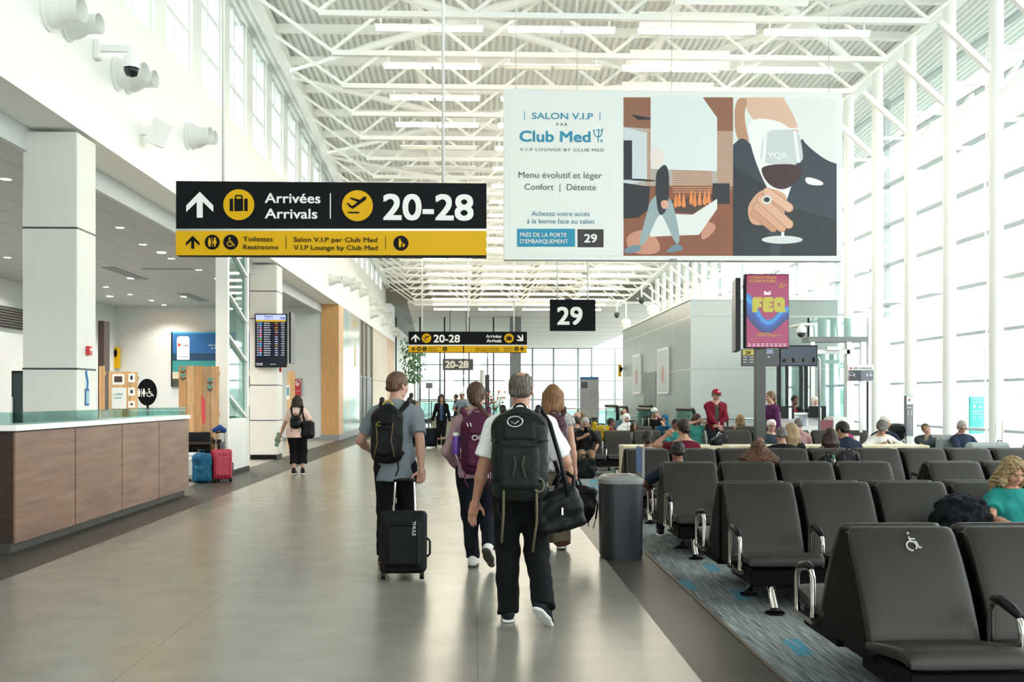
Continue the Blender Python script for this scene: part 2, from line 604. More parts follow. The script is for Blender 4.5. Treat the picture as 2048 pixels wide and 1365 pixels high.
# longitudinal members in the roof
for nm, x_, lab in (('roof_beam', -4.42, 'white eave beam running above the upper windows at the left wall'),
                    ('roof_beam', -1.25, 'white ridge beam running lengthwise above the trusses, the one nearer the left wall'),
                    ('roof_beam', 4.1, 'white ridge beam running lengthwise above the trusses, beyond the billboard'),
                    ('roof_beam', 9.75, 'white eave beam running along the tops of the window columns')):
    b = MB()
    w_ = .22 if abs(x_) > 4.3 else .16
    b.bar((rx(x_, 15), 15, roofz(15, 8.2)), (rx(x_, 55.5), 55.5, roofz(55.5, 8.2)), w_, .26)
    o = b.build(nm, STEEL); tag(o, lab, 'roof beam', 'lengthwise roof beams')
# crossing roof braces (tapered tubes)
bi = 0
for k in range(6):
    y1 = 17.5 + 6.4 * k
    for (xa, xb) in ((-4.3, 4.0), (4.2, 9.5)):
        for sgn in (0, 1):
            ya, yb = (y1, y1 + 6) if sgn == 0 else (y1 + 6, y1)
            p, q = Vector((rx(xa, ya), ya, roofz(ya, 7.95))), Vector((rx(xb, yb), yb, roofz(yb, 7.95)))
            m_ = (p + q) / 2
            b = MB(); b.tube([p, m_ * .5 + p * .5, m_, m_ * .5 + q * .5, q], [.04, .09, .12, .09, .04], 8)
            o = b.build('roof_brace', STEEL, None, True)
            tag(o, 'tapered white tube brace crossing the roof bay over the %s %s, %s pair from the front' %
                (('left half', 'slanting away to the right') if (xa < 0 and sgn == 0) else ('left half', 'slanting away to the left') if xa < 0 else
                 ('window side', 'slanting away to the right') if sgn == 0 else ('window side', 'slanting away to the left'), ORD[k])
                if False else 'tapered white roof brace %s, %s crossing from the front' %
                (('over the aisle leaning right' if sgn == 0 else 'over the aisle leaning left') if xa < 0 else
                 ('beside the windows leaning right' if sgn == 0 else 'beside the windows leaning left'), ORD[k]), 'roof brace', 'tapered roof braces')
            bi += 1
# strip lights under the trusses
TUBE = mat('warm_light_tube', '#fff3df', 0.5, emit=11.0)
TUBEOFF = mat('unlit_light_tube', '#efe9da', 0.4)
lx = (-.87, 1.55, 3.95, 6.3)
lp = {}
for lit in (True, False):
    t = thing('strip_light', 'x', 'light fixture', (0, 0, 0), 0, 'strip lights under the trusses')
    b = MB(); b.span((-.99, -.05, .05), (.99, .05, .09)); b.span((-.9, -.01, .09), (-.87, .01, .20)); b.span((.87, -.01, .09), (.9, .01, .20))
    b.build('housing', STEEL, t)
    for s_ in (-1, 1):
        b = MB(); b.cyl((s_ * .03, 0, .02), (s_ * .97, 0, .02), .042, n=10)
        b.build('light_tube', TUBE if lit else TUBEOFF, t, True)
    lp[lit] = t
used = {True: False, False: False}
pos_name = ('nearest the left wall', 'second from the left wall', 'third from the left wall', 'nearest the windows')
for i in range(TN):
    for j, x_ in enumerate(lx):
        lit = not ((i, j) in {(1, 1), (4, 0), (5, 0), (7, 2), (9, 3), (12, 1), (16, 2)})
        Y = truss_y(i)
        t = lp[lit] if not used[lit] else copy_tree(lp[lit])
        used[lit] = True
        t.location = (rx(x_, Y), Y, roofz(Y, 7.0) - .27)
        t['label'] = '%s strip light %s, under the %s truss' % ('glowing' if lit else 'unlit', pos_name[j], ORD[i])
# white acoustic panels hung between the trusses near the window side
for k, (i, x0, x1) in enumerate(((0, 3.55, 5.95), (0, 3.1, 5.35), (1, 3.2, 5.3), (2, 3.3, 5.4), (8, 3.1, 5.6))):
    Y = truss_y(i) + (-.55 if k == 0 else .7)
    o = MB().span((x0, Y - .03, roofz(Y, 7.02)), (x1, Y + .03, roofz(Y, 7.42))).build('acoustic_baffle', STEEL)
    tag(o, 'white flat acoustic panel hung between the roof trusses, %s from the front' % ORD[k], 'acoustic panel', 'acoustic panels in the roof')

# ------------------------------------------------------------------ right glazed side
XC, XG = 9.46, 10.75
GFRAME = mat('grey_glazing_frame', '#aab4b4', 0.4)
gi = NB
for k in range(20):
    y1 = 4.2 - 3.6 * 5 + 3.6 * k
    gi += 1
    w = MB()
    top = roofz(y1 + 1.8, 8.35)
    for a in (0,):
        w.span((XG - .05, y1 + a - .03, 0), (XG + .09, y1 + a + .03, top))
    z = .9
    while z < top:
        w.span((XG - .06, y1, z - .03), (XG + .1, y1 + 3.6, z + .03))
        z += 1.04
    fr = w.build('window_%d' % gi, GFRAME); fr['kind'] = 'structure'
    g = MB(); g.span((XG + .01, y1, 0), (XG + .02, y1 + 3.6, top)); g.build('pane', GLASS, fr)
ww = MB(); ww.span((XG - .1, YB, 0), (XG + .2, -13.85, 12)); ww.span((XG - .1, YB, 0), (XG + .15, 61.8, .25))
struct('wall_right', ww, WALLM)
def column_proto():
    t = thing('glazing_column', 'x', 'column', (0, 0, 0), 0, 'round columns in front of the glazing')
    b = MB(); b.cyl((0, 0, 0), (0, 0, 9.6), .125, n=20); b.cyl((0, 0, 0), (0, 0, .06), .19, n=20)
    b.build('shaft', STEEL, t, True, 40)
    b = MB()
    for z in (2.62, 3.95, 5.28, 6.6, 7.9):
        b.bar((.1, 0, z), (XG - XC - .06, 0, z), .07, .07)
    b.build('glazing_strut', STEEL, t)
    b = MB()
    pts = [(.75 + .02 * math.sin(z * 2.1), .03 * math.sin(z * 1.3), z) for z in np.linspace(.0, 8.6, 24)]
    b.tube(pts, .022, 6); b.build('tension_rod', STEEL, t, True)
    b = MB(); b.bar((0, 0, 7.4), (-1.05, 0, 8.35), .1, .1); b.bar((0, .1, 7.0), (.75, .55, 7.85), .07, .07); b.bar((0, -.1, 7.0), (.75, -.55, 7.85), .07, .07)
    b.build('branch_arm', STEEL, t)
    b = MB()
    pts = [(.4, .9 , 0), (.25, .5, 3.2), (.1, .12, 6.4)]
    b.tube(pts, .03, 8); b.build('stay_rod', STEEL, t)
    return t
cpro = column_proto()
cn = 0
for i in range(-1, 20):
    t = cpro if cn == 0 else copy_tree(cpro)
    Y = truss_y(i)
    t.location = (XC, Y - .42, 0)
    t.scale = (1, 1, roofz(Y, 8.1) / 9.6)
    t['label'] = 'white round column in front of the tall glazing, %s of the row from the front' % ORD[cn]
    cn += 1

# ------------------------------------------------------------------ far gate: ceiling, glazing
cg = MB()
cg.add([(wx(815, 55), 55, 6.78), (12, 55, 6.78), (12, 104, 6.78), (wx(840, 104), 104, 6.78)], [(0, 3, 2, 1)])
cg.add([(wx(815, 55), 55, 6.93), (12, 55, 6.93), (12, 104, 6.93), (wx(840, 104), 104, 6.93)], [(0, 1, 2, 3)])
cg.add([(wx(815, 55), 55, 6.78), (12, 55, 6.78), (12, 55, 6.93), (wx(815, 55), 55, 6.93)], [(0, 1, 2, 3)])
cg.add([(wx(815, 55), 55, 6.78), (wx(815, 55), 55, 6.93), (wx(840, 104), 104, 6.93), (wx(840, 104), 104, 6.78)], [(0, 1, 2, 3)])
lf = MB(); lf.span((-9.2, 62.1, 0), (-6.3, 103.8, 7.2)); struct('wall_left_far', lf, WALLM)
lf = MB(); lf.span((-9.2, 56.3, 7.21), (wx(815, 55) + 1, 104, 7.4)); struct('ceiling_side', lf, mat('grey_far_ceiling', '#8f9392', .6))
struct('ceiling_far', cg, stripes('slatted_ceiling', '#e9ebe7', '#9a9c98', 4.6, .16, axis=1))
gi += 1
w = MB()
for px in (836, 880, 927, 975, 1022, 1065, 1107, 1156, 1183, 1230):
    X = wx(px, 104); w.span((X - .1, 103.9, 0), (X + .1, 104.2, 6.78))
for py in (697, 730, 762, 800):
    z = wz(1000, py, 104); w.span((-9, 103.92, z - .06), (20, 104.18, z + .06))
fr = w.build('window_%d' % gi, mat('far_frame_grey', '#6f7a7a', .4)); fr['kind'] = 'structure'
g = MB(); g.span((-9, 104, 0), (20, 104.02, 6.7)); g.build('pane', GLASS, fr)
# dark-framed glass partition on the left of the far gate
gi += 1
w = MB()
YP = 64.0
for px in (792, 840, 889, 938, 987):
    X = wx(px, YP); w.span((X - .045, YP - .06, 0), (X + .045, YP + .06, 6.75))
w.span((wx(792, YP), YP - .07, 0), (wx(1042, YP), YP + .07, .22))
fr = w.build('window_%d' % gi, SATIN); fr['kind'] = 'structure'
g = MB(); g.span((wx(792, YP), YP, .2), (wx(1020, YP), YP + .02, 6.7)); g.build('pane', GLASS, fr)
o = MB().span((wx(1020, YP), YP - .1, 0), (wx(1042, YP), YP + .5, 6.75)).build('pillar', mat('steel_grey', '#70777a', 0.5)); o['kind'] = 'structure'

# ------------------------------------------------------------------ left concession room
TILE = stripes('ceiling_tiles', '#b0b5b5', '#8c9191', 0.6, .02, axis=0, axis2=1, period2=1.2)
b = MB(); b.span((-13.2, YB, 4.9), (-5.8, 37, 5.02)); struct('ceiling_left', b, TILE)
LW = mat('blue_grey_wall', '#cfd5d6', 0.65)
b = MB(); b.span((-13.2, 37, 0), (wx(643, 37), 37.3, 5.03)); struct('wall_rear', b, LW)
b = MB(); b.span((-13.4, YB, 0), (-13.2, 37.3, 5.03)); struct('wall_outer', b, LW)
b = MB(); b.span((-13.19, 36.96, 0), (wx(643, 37) - .02, 36.999, .12)); struct('baseboard_rear', b, mat('grey_base', '#8c9091', 0.6))
def casing(Y, depth, name, lab):
    """square white clad column under the bulkhead with black foot"""
    b = MB()
    x0, x1 = -5.79, -5.1
    b.span((x0, Y, .12), (x1, Y + depth, 4.98), bev=.012)
    t = b.build(name, mat('column_cladding', '#dcdcd6', 0.5)); t['kind'] = 'structure'
    b = MB(); b.span((x0 + .01, Y + .01, 0), (x1 - .01, Y + depth - .01, .119)); b.build('plinth', BLACK, t)
    b = MB()
    for z in (1.0, 1.9, 3.6, 4.3) if name == 'pillar_far' else (1.95, 3.75):
        b.span((x0 - .002, Y - .002, z - .012), (x1 + .002, Y + depth, z + .012))
    b.build('reveal_joint', DARKGREY, t)
    return t
casing(12.9, .62, 'pillar_near', '')
casing(25.6, .7, 'pillar_far', '')
# slim white fin with a glazed side that shows slanted bars
t = thing('glazed_fin', 'slim white pylon with a slanted glass side beside the red suitcase', 'pylon', (-4.97, 20.05, 0))
t['kind'] = 'structure'
WH = mat('fin_white', '#eef0ec', 0.5)
b = MB(); b.span((-.24, 0, .1), (0, .13, 5.03)); b.span((-.24, 1.7, .1), (0, 1.85, 5.03)); b.span((-.22, .13, .1), (-.02, 1.7, 1.15)); b.build('casing', WH, t)
b = MB(); b.span((-.25, -.01, 0), (.01, 1.86, .1)); b.build('plinth', BLACK, t)
b = MB()
for z in (1.15, 2.35, 3.2, 4.2):
    b.bar((-.05, .1, z + .5), (-.05, 1.75, z), .1, .05)
b.build('slanted_bar', WH, t)
b = MB(); b.span((-.08, .13, 1.15), (-.06, 1.7, 5.0)); b.build('pane', FROST, t)

# wall beyond the concession: timber pier, printed glass, dark doors, beige panels
WOOD = mat('honey_oak', '#c69a63', 0.5, var=(3, .12), stretch=(6, 6, .6))
OAK2 = mat('pale_beige_panel', '#d9cfbb', 0.5)
GREYB = mat('grey_base', '#8c9091', 0.6)
XW = -5.1
yA, yB_, yC, yD, yE2 = 37.0, yx(720, XW), yx(747, XW), yx(775, XW), 61.9
b = MB(); b.span((wx(643, 37), 36.95, .22), (XW, 38.2, 5.03)); b.span((wx(643, 37) - .002, 36.94, 2.42), (XW + .001, 36.96, 2.45)); struct('wall_timber_pier', b, WOOD)
b = MB(); b.span((wx(643, 37) - .02, 36.90, 0), (XW + .02, 38.2, .22)); b.span((XW - .3, 38.2, 0), (XW + .02, 61.9, .22)); struct('baseboard_left', b, GREYB)
def mural():
    m, n, L, bb = node_mat('printed_map_glass')
    tc = n.new('ShaderNodeTexCoord'); mp = n.new('ShaderNodeMapping'); mp.inputs['Scale'].default_value = (1, .55, .4)
    no = n.new('ShaderNodeTexNoise'); no.inputs['Scale'].default_value = 1.1; no.inputs['Detail'].default_value = 2
    rp = n.new('ShaderNodeValToRGB'); rp.color_ramp.interpolation = 'CONSTANT'
    e = rp.color_ramp.elements
    e[0].position, e[0].color = 0, lin('#bcd6d6')
    e[1].position, e[1].color = .44, lin('#cfe0dc')
    for p, c in ((.5, '#d9dcd8'), (.58, '#e8cf98'), (.63, '#c9d3d2'), (.67, '#e09c92')):
        x = e.new(p); x.color = lin(c)
    L.new(tc.outputs['Object'], mp.inputs[0]); L.new(mp.outputs[0], no.inputs[0]); L.new(no.outputs[0], rp.inputs[0]); L.new(rp.outputs[0], bb.inputs['Base Color'])
    bb.inputs['Roughness'].default_value = 0.12
    return m
b = MB(); b.span((XW - .2, 38.2, .22), (XW - .02, yB_, 5.03)); struct('wall_printed_glass', b, mural())
b = MB(); b.span((XW - .25, yB_, 0), (XW - .12, yC, 5.03)); b.span((XW - .12, yB_, 2.5), (XW - .04, yC, 2.56))
for y in (yB_ + .05, yB_ + 1.6, yB_ + 3.2, yC - .1): b.span((XW - .12, y - .09, 0), (XW - .02, y + .09, 5.03))
struct('wall_door_surround', b, mat('taupe_metal', '#8e8c82', 0.5))
for k, (a, c) in enumerate(((yB_ + .2, yB_ + 1.5), (yB_ + 1.75, yB_ + 3.05), (yB_ + 3.35, yC - .2))):
    b = MB(); b.span((XW - .119, a, .01), (XW - .06, c, 2.49)); struct('door_%d' % (k + 1), b, SATIN)
b = MB(); b.span((XW - .2, yC, .22), (XW - .02, yD, 5.03)); struct('wall_beige_panels', b, stripes('beige_panels', '#d9cfbb', '#a59a84', 2.2, .04, axis=1, axis2=2, period2=2.45))
b = MB(); b.span((XW - .2, yD, .22), (XW - .02, yE2, 5.03)); struct('wall_timber_far', b, WOOD)
from mathutils.geometry import tessellate_polygon
# ------------------------------------------------------------------ flat graphics on real panels
def flatmat(h, emit=0.0):
    new = 'print_%s_lit' % h.strip('#') not in MATS
    m = mat('print_%s%s' % (h.strip('#'), '_lit' if emit else ''), h, 0.5 if not emit else 0.3, emit=emit)
    if emit and new:
        b = m.node_tree.nodes['Principled BSDF']
        b.inputs['Base Color'].default_value = tuple(x * .35 for x in b.inputs['Base Color'].default_value[:3]) + (1,)
    return m

class Flat:
    """draws on a panel that stands at world Y, facing the camera side; pixel measures are turned into metres there"""
    def __init__(s, root, Y):
        s.root, s.Y, s.off = root, Y, 0.0
        s.o = root.location
        s.mb = None
    def p(s, px, py, off=None):
        v = at(px, py, s.Y)
        v.y = s.Y - (s.off if off is None else off)
        return v - s.o
    def m(s, px):
        return px * dep(1000, s.Y) / FPX
    def on(s, off):
        s.off = off; return s
    def start(s):
        s.mb = MB(); return s
    def poly(s, pts, th=.002):
        q = [s.p(*k) for k in pts]
        a = sum((q[i].x * q[(i + 1) % len(q)].z - q[(i + 1) % len(q)].x * q[i].z) for i in range(len(q)))
        if a < 0: q.reverse()
        n = len(q)
        caps = [tuple(range(n))] if n <= 4 else [tuple(k) for k in tessellate_polygon([[Vector((v.x, v.z, 0)) for v in q]])]
        fix = []
        for c_ in caps:
            a_, b_, d_ = q[c_[0]], q[c_[1]], q[c_[2]]
            fix.append(c_ if (b_.x - a_.x) * (d_.z - a_.z) - (b_.z - a_.z) * (d_.x - a_.x) > 0 else tuple(reversed(c_)))
        s.mb.add(q + [v + Vector((0, th, 0)) for v in q], fix + [tuple(n + i for i in reversed(c_)) for c_ in fix] + [(i, n + i, n + (i + 1) % n, (i + 1) % n) for i in range(n)])
        return s
    def rect(s, x0, y0, x1, y1, th=.002):
        return s.poly([(x0, y0), (x1, y0), (x1, y1), (x0, y1)], th)
    def disc(s, x, y, r, ry=None, n=28, th=.002):
        ry = r if ry is None else ry
        return s.poly([(x + r * math.cos(2 * math.pi * i / n), y + ry * math.sin(2 * math.pi * i / n)) for i in range(n)], th)
    def line(s, pts, w, th=.002):
        for (x0, y0), (x1, y1) in zip(pts, pts[1:]):
            dx, dy = x1 - x0, y1 - y0
            L = math.hypot(dx, dy)
            ox, oy = -dy / L * w / 2, dx / L * w / 2
            s.poly([(x0 + ox, y0 + oy), (x1 + ox, y1 + oy), (x1 - ox, y1 - oy), (x0 - ox, y0 - oy)], th)
        return s
    def capsule(s, x0, y0, x1, y1, w, th=.0002):
        a0 = math.atan2(y1 - y0, x1 - x0)
        q = [(x1 + w / 2 * math.cos(a0 + t), y1 + w / 2 * math.sin(a0 + t)) for t in np.linspace(-math.pi / 2, math.pi / 2, 10)]
        q += [(x0 + w / 2 * math.cos(a0 + t), y0 + w / 2 * math.sin(a0 + t)) for t in np.linspace(math.pi / 2, math.pi * 1.5, 10)]
        return s.poly(q, th)
    def arc(s, x, y, r, a0, a1, w, n=12):
        return s.line([(x + r * math.cos(a0 + (a1 - a0) * i / n), y + r * math.sin(a0 + (a1 - a0) * i / n)) for i in range(n + 1)], w)
    def done(s, name, m):
        o = s.mb.build(name, m, s.root); s.mb = None
        return o
    def txt(s, body, x0, base, cap, x1, m, bold=.02, name='lettering', spacing=1.0):
        a, b = s.p(x0, base), s.p(x1, base)
        o = text(name, body, s.m(cap), a, m, s.root, 'LEFT', bold, fit=abs(b.x - a.x), spacing=spacing, depth=.003)
        return o

def panel_thing(name, label, cat, Y, x0, y0, x1, y1, th, m, part='panel', group=None, bev=0.0):
    a, b = at(x0, y1, Y), at(x1, y0, Y)
    c = (a + b) / 2
    t = thing(name, label, cat, (c.x, Y, a.z), 0, group)
    mb = MB(); mb.span((a.x - c.x, 0, 0), (b.x - c.x, th, b.z - a.z), bev=bev)
    mb.build(part, m, t)
    return t, Flat(t, Y).on(.003)

def pic_arrow(f, x, y0, y1, ang=0.0, k=1.0):
    """pictogram arrow between rows y0 and y1, turned by ang"""
    h = (y1 - y0)
    cx, cy = x, (y0 + y1) / 2
    pts = [(0, -.5), (.52, .03), (.52, .28), (.115, -.11), (.115, .5), (-.115, .5), (-.115, -.11), (-.52, .28), (-.52, .03)]
    c, s_ = math.cos(ang), math.sin(ang)
    q = [(cx + (a * c - b * s_) * h, cy + (a * s_ + b * c) * h) for a, b in pts]
    f.poly([q[0], q[1], q[2], q[3], q[6 + 0]]) if False else None
    f.poly([q[0], q[1], q[2], q[3]]); f.poly([q[0], q[8], q[7], q[6]]); f.poly([q[0], q[3], q[4], q[5], q[6]])
def pic_case(f, x, y, r):
    f.rect(x - .58 * r, y - .35 * r, x - .36 * r, y + .45 * r); f.rect(x + .36 * r, y - .35 * r, x + .58 * r, y + .45 * r)
    f.rect(x - .28 * r, y - .35 * r, x + .28 * r, y + .45 * r)
    f.line([(x - .2 * r, y - .34 * r), (x - .2 * r, y - .55 * r), (x + .2 * r, y - .55 * r), (x + .2 * r, y - .34 * r)], .09 * r)
def pic_plane(f, x, y, r):
    f.poly([(x - .55 * r, y + .12 * r), (x - .25 * r, y + .05 * r), (x + .42 * r, y - .52 * r), (x + .6 * r, y - .5 * r), (x + .55 * r, y - .32 * r), (x - .3 * r, y + .28 * r)])
    f.poly([(x - .55 * r, y - .42 * r), (x - .38 * r, y - .45 * r), (x + .2 * r, y - .3 * r), (x + .05 * r, y - .15 * r)])
    f.poly([(x - .7 * r, y - .1 * r), (x - .55 * r, y - .1 * r), (x - .35 * r, y + .1 * r), (x - .5 * r, y + .14 * r)])
    f.rect(x - .6 * r, y + .46 * r, x + .12 * r, y + .56 * r)
def pic_wc(f, x, y, r):
    for sx in (-1, 1):
        cx = x + sx * .38 * r
        f.disc(cx, y - .52 * r, .13 * r, n=12)
        if sx < 0:
            f.poly([(cx - .2 * r, y - .36 * r), (cx + .2 * r, y - .36 * r), (cx + .2 * r, y + .1 * r), (cx + .12 * r, y + .62 * r), (cx - .12 * r, y + .62 * r), (cx - .2 * r, y + .1 * r)])
        else:
            f.poly([(cx - .16 * r, y - .36 * r), (cx + .16 * r, y - .36 * r), (cx + .28 * r, y + .2 * r), (cx + .1 * r, y + .2 * r), (cx + .1 * r, y + .62 * r), (cx - .1 * r, y + .62 * r), (cx - .1 * r, y + .2 * r), (cx - .28 * r, y + .2 * r)])
    f.rect(x - .04 * r, y - .6 * r, x + .04 * r, y + .62 * r)
def pic_chair(f, x, y, r, k=1):
    f.disc(x - .15 * r * k, y - .55 * r, .13 * r, n=12)
    f.line([(x - .15 * r * k, y - .38 * r), (x - .1 * r * k, y + .1 * r), (x + .3 * r * k, y + .12 * r), (x + .45 * r * k, y + .5 * r), (x + .6 * r * k, y + .44 * r)], .13 * r)
    f.line([(x - .1 * r * k, y - .15 * r), (x + .2 * r * k, y - .15 * r)], .1 * r)
    a0, a1 = (math.radians(-20), math.radians(230)) if k > 0 else (math.radians(200), math.radians(-50))
    f.arc(x - .1 * r * k, y + .2 * r, .38 * r, a0, a1, .12 * r)
def pic_dog(f, x, y, r):
    f.disc(x - .15 * r, y - .55 * r, .13 * r, n=12)
    f.poly([(x - .32 * r, y - .38 * r), (x + .05 * r, y - .38 * r), (x + .05 * r, y + .1 * r), (x, y + .6 * r), (x - .26 * r, y + .6 * r), (x - .32 * r, y + .1 * r)])
    f.line([(x + .02 * r, y - .25 * r), (x + .35 * r, y + .15 * r)], .08 * r)
    f.poly([(x + .2 * r, y + .2 * r), (x + .5 * r, y + .1 * r), (x + .66 * r, y + .22 * r), (x + .5 * r, y + .3 * r), (x + .48 * r, y + .55 * r), (x + .24 * r, y + .55 * r)])
def pic_lift(f, x, y, r):
    f.line([(x - .45 * r, y - .15 * r), (x - .45 * r, y + .6 * r), (x + .45 * r, y + .6 * r), (x + .45 * r, y - .15 * r), (x - .45 * r, y - .15 * r)], .1 * r)
    for k in (-.25, 0, .25):
        f.rect(x + (k - .09) * r, y + .05 * r, x + (k + .09) * r, y + .5 * r)
    f.poly([(x - .3 * r, y - .3 * r), (x - .15 * r, y - .55 * r), (x, y - .3 * r)]); f.poly([(x, y - .55 * r), (x + .3 * r, y - .55 * r), (x + .15 * r, y - .3 * r)])

def hang(t, Y, pxs, py, r=.018, name='hanging_rod', m=STEEL):
    for px in pxs:
        p = at(px, py, Y) - t.location
        mb = MB(); mb.cyl((p.x, .05, p.z), (p.x, .05, roofz(Y, 8.425) - t.location.z), r, n=8); mb.build(name, m, t, True)

# overhead direction sign, near
Y = 9.5
t, f = panel_thing('direction_sign', 'large hanging black and yellow arrivals sign reading 20-28 over the aisle', 'sign', Y, 352, 367, 973, 511, .12, SIGNBLK, 'black_panel', 'hanging direction signs')
f.on(.004).start().rect(352, 458, 973, 462, .004).done('metal_strip', ALU)
f.on(.005).start().rect(352, 462, 973, 511, .005).done('yellow_panel', SIGNYEL)
f.on(.009); f.start().disc(478, 410, 31).done('yellow_disc', SIGNYEL); f.start().disc(715, 412, 31).done('yellow_disc', SIGNYEL)
f.start(); pic_arrow(f, 400, 384, 436); f.rect(660, 387, 662, 438); f.done('arrow', SIGNWHT)
f.on(.012).start(); pic_case(f, 478, 409, 31); pic_plane(f, 715, 410, 31); f.done('pictogram', SIGNBLK)
f.on(.007)
f.txt('Arrivées', 530, 406, 20, 641, SIGNWHT, .02); f.txt('Arrivals', 530, 437, 20, 635, SIGNWHT, .02); f.txt('20-28', 766, 439, 52, 947, SIGNWHT, .03)
f.on(.010)
f.start(); pic_arrow(f, 386, 472, 498); f.disc(425, 485, 15); f.disc(462, 485, 15); f.disc(802, 487, 15); f.rect(572, 473, 573, 499); f.rect(771, 474, 772, 500); f.done('black_disc', SIGNBLK)
f.on(.013).start(); pic_wc(f, 425, 485, 14); pic_chair(f, 462, 485, 14); pic_dog(f, 802, 487, 14); f.done('pictogram', SIGNYEL)
for b_, x0, y_, x1 in (('Toilettes', 487, 483, 546), ('Restrooms', 487, 499, 557), ('Salon V.I.P par Club Med', 588, 484, 755), ('V.I.P Lounge by Club Med', 588, 500, 756)):
    f.txt(b_, x0, y_, 9.5, x1, SIGNBLK, .005)
hang(t, Y, (444, 886), 367, .014)

# second, farther sign
Y = 31.0
t, f = panel_thing('direction_sign', 'smaller hanging sign with 20-28 and arrivals farther along the aisle', 'sign', Y, 817, 664, 1054, 706, .12, SIGNBLK, 'black_panel', 'hanging direction signs')
f.on(.006).start().rect(817, 690, 1054, 692, .004).done('metal_strip', ALU)
f.on(.007).start().rect(817, 692, 926, 705, .005).rect(928, 692, 1054, 705, .005).done('yellow_panel', SIGNYEL)
f.on(.010); f.start().disc(853, 677, 9.5).done('yellow_disc', SIGNYEL); f.start().disc(1018, 677, 9.5).done('yellow_disc', SIGNYEL)
f.start(); pic_arrow(f, 831, 669, 685); pic_arrow(f, 1041, 669.5, 685, math.radians(135)); f.done('arrow', SIGNWHT)
f.on(.016).start(); pic_plane(f, 853, 676.5, 9.5); pic_case(f, 1018, 677, 9.5); f.done('pictogram', SIGNBLK)
f.on(.010); f.txt('20-28', 867, 685, 15.5, 920, SIGNWHT, .03); f.txt('Arrivées', 972, 676, 6.5, 1003, SIGNWHT, .02); f.txt('Arrivals', 973, 685, 6.5, 1003, SIGNWHT, .03)
f.on(.014).start(); pic_arrow(f, 827, 694.5, 702.5, math.radians(-90)); pic_arrow(f, 1044, 694, 703)
for x_ in (838, 849, 890, 1033): f.disc(x_, 698.5, 4.4, n=16)
f.done('black_disc', SIGNBLK)
f.on(.02).start(); pic_wc(f, 838, 698.5, 4); pic_chair(f, 849, 698.5, 4); pic_dog(f, 890, 698.5, 4); pic_lift(f, 1033, 698.5, 3.6); f.done('pictogram', SIGNYEL)
for b_, x0, y_, x1 in (('Toilettes', 856, 698, 873), ('Restrooms', 856, 702.5, 876), ('Salon V.I.P par Club Med', 951, 698, 998), ('V.I.P Lounge by Club Med', 951, 702.5, 998), ('Ascenseur', 1007, 698, 1026), ('Elevator', 1010, 702.5, 1026)):
    f.txt(b_, x0, y_, 2.6, x1, SIGNBLK, .0)
hang(t, Y, (844, 936, 1028), 664, .025)

# gate number sign
Y = 24.0
t, f = panel_thing('gate_sign', 'hanging black square sign reading 29', 'sign', Y, 1100, 599, 1191, 662, .12, SIGNBLK, 'panel', 'hanging direction signs')
f.on(.006); f.txt('29', 1114, 649, 36, 1165, SIGNWHT, .03)
hang(t, Y, (1115, 1176), 599, .02)
# dim sign behind the partition
Y = 58.0
t, f = panel_thing('gate_sign', 'small dark grey 20-28 sign in front of the dark framed glass wall', 'sign', Y, 885.5, 718, 946.5, 741, .12, mat('sign_grey', '#3b3f40', 0.5), 'panel', 'hanging direction signs')
f.on(.02); f.txt('20-28', 890, 736, 14, 937, mat('sign_ivory', '#d8d6ca', 0.5), .05)
p = at(900, 718, Y) - t.location
b = MB(); b.cyl((p.x, .05, p.z), (p.x, .05, 6.78 - t.location.z), .02, n=6); b.cyl((-p.x, .05, p.z), (-p.x, .05, 6.78 - t.location.z), .02, n=6); b.build('hanging_rod', SATIN, t)

# ------------------------------------------------------------------ billboard
Y = 14.7
FRM = mat('billboard_frame', '#e4e8e5', 0.4)
t, f = panel_thing('billboard', 'wide hanging lounge advertisement with fireplace and wine glass pictures', 'billboard', Y, 1007, 185, 1685, 520, .16, FRM, 'frame', bev=.01)
P = lambda h: flatmat(h)
f.on(.004).start().rect(1019, 195, 1674, 512, .003).done('poster', P('#e6e9e5'))
TEAL = P('#1f8bab'); TGREY = P('#4b5357')
f.on(.007).start(); f.rect(1048.3, 223, 1049.7, 240); f.rect(1199.3, 224, 1200.7, 241); f.done('rule', TEAL)
f.txt('SALON V.I.P', 1064, 238, 13, 1186, TEAL, .012); f.txt('PAR', 1113, 252, 6, 1135, TGREY, 0, spacing=1.5)
f.txt('Club Med', 1039, 283, 22, 1181, TEAL, .03); f.txt('V.I.P LOUNGE BY CLUB MED', 1040, 302, 6, 1208, TGREY, 0, spacing=1.2)
f.txt('Menu évolutif et léger', 1037, 356, 13, 1204, TGREY, -.008); f.txt('Confort  |  Détente', 1049, 380, 13, 1192, TGREY, -.008)
f.txt('Achetez votre accès', 1063, 432, 10, 1179, P('#2b7390'), 0); f.txt('à la borne face au salon', 1054, 447, 10, 1188, P('#2b7390'), 0)
f.start(); f.line([(1187, 262), (1190, 272), (1196, 274), (1202, 272), (1205, 260)], 2); f.line([(1198, 259), (1196, 285)], 2); f.line([(1186, 263), (1190, 260)], 2); f.line([(1193, 262), (1198, 259)], 2); f.line([(1201, 262), (1206, 258)], 2); f.poly([(1203, 279), (1206, 282), (1203, 285), (1200, 282)]); f.done('logo', TEAL)
f.start().rect(1034, 458, 1150, 494).done('blue_box', P('#0f8aae')); f.start().rect(1155, 459, 1207, 495).done('black_box', P('#2a2727'))
f.on(.011); f.txt('PRÈS DE LA PORTE', 1040, 474, 8.5, 1133, SIGNWHT, .01); f.txt("D'EMBARQUEMENT", 1040, 487, 8.5, 1136, SIGNWHT, .01); f.txt('29', 1168, 485, 17, 1194, SIGNWHT, .03)
f.on(.006); f.txt('astral', 1339, 521, 4.5, 1353, TGREY, 0)
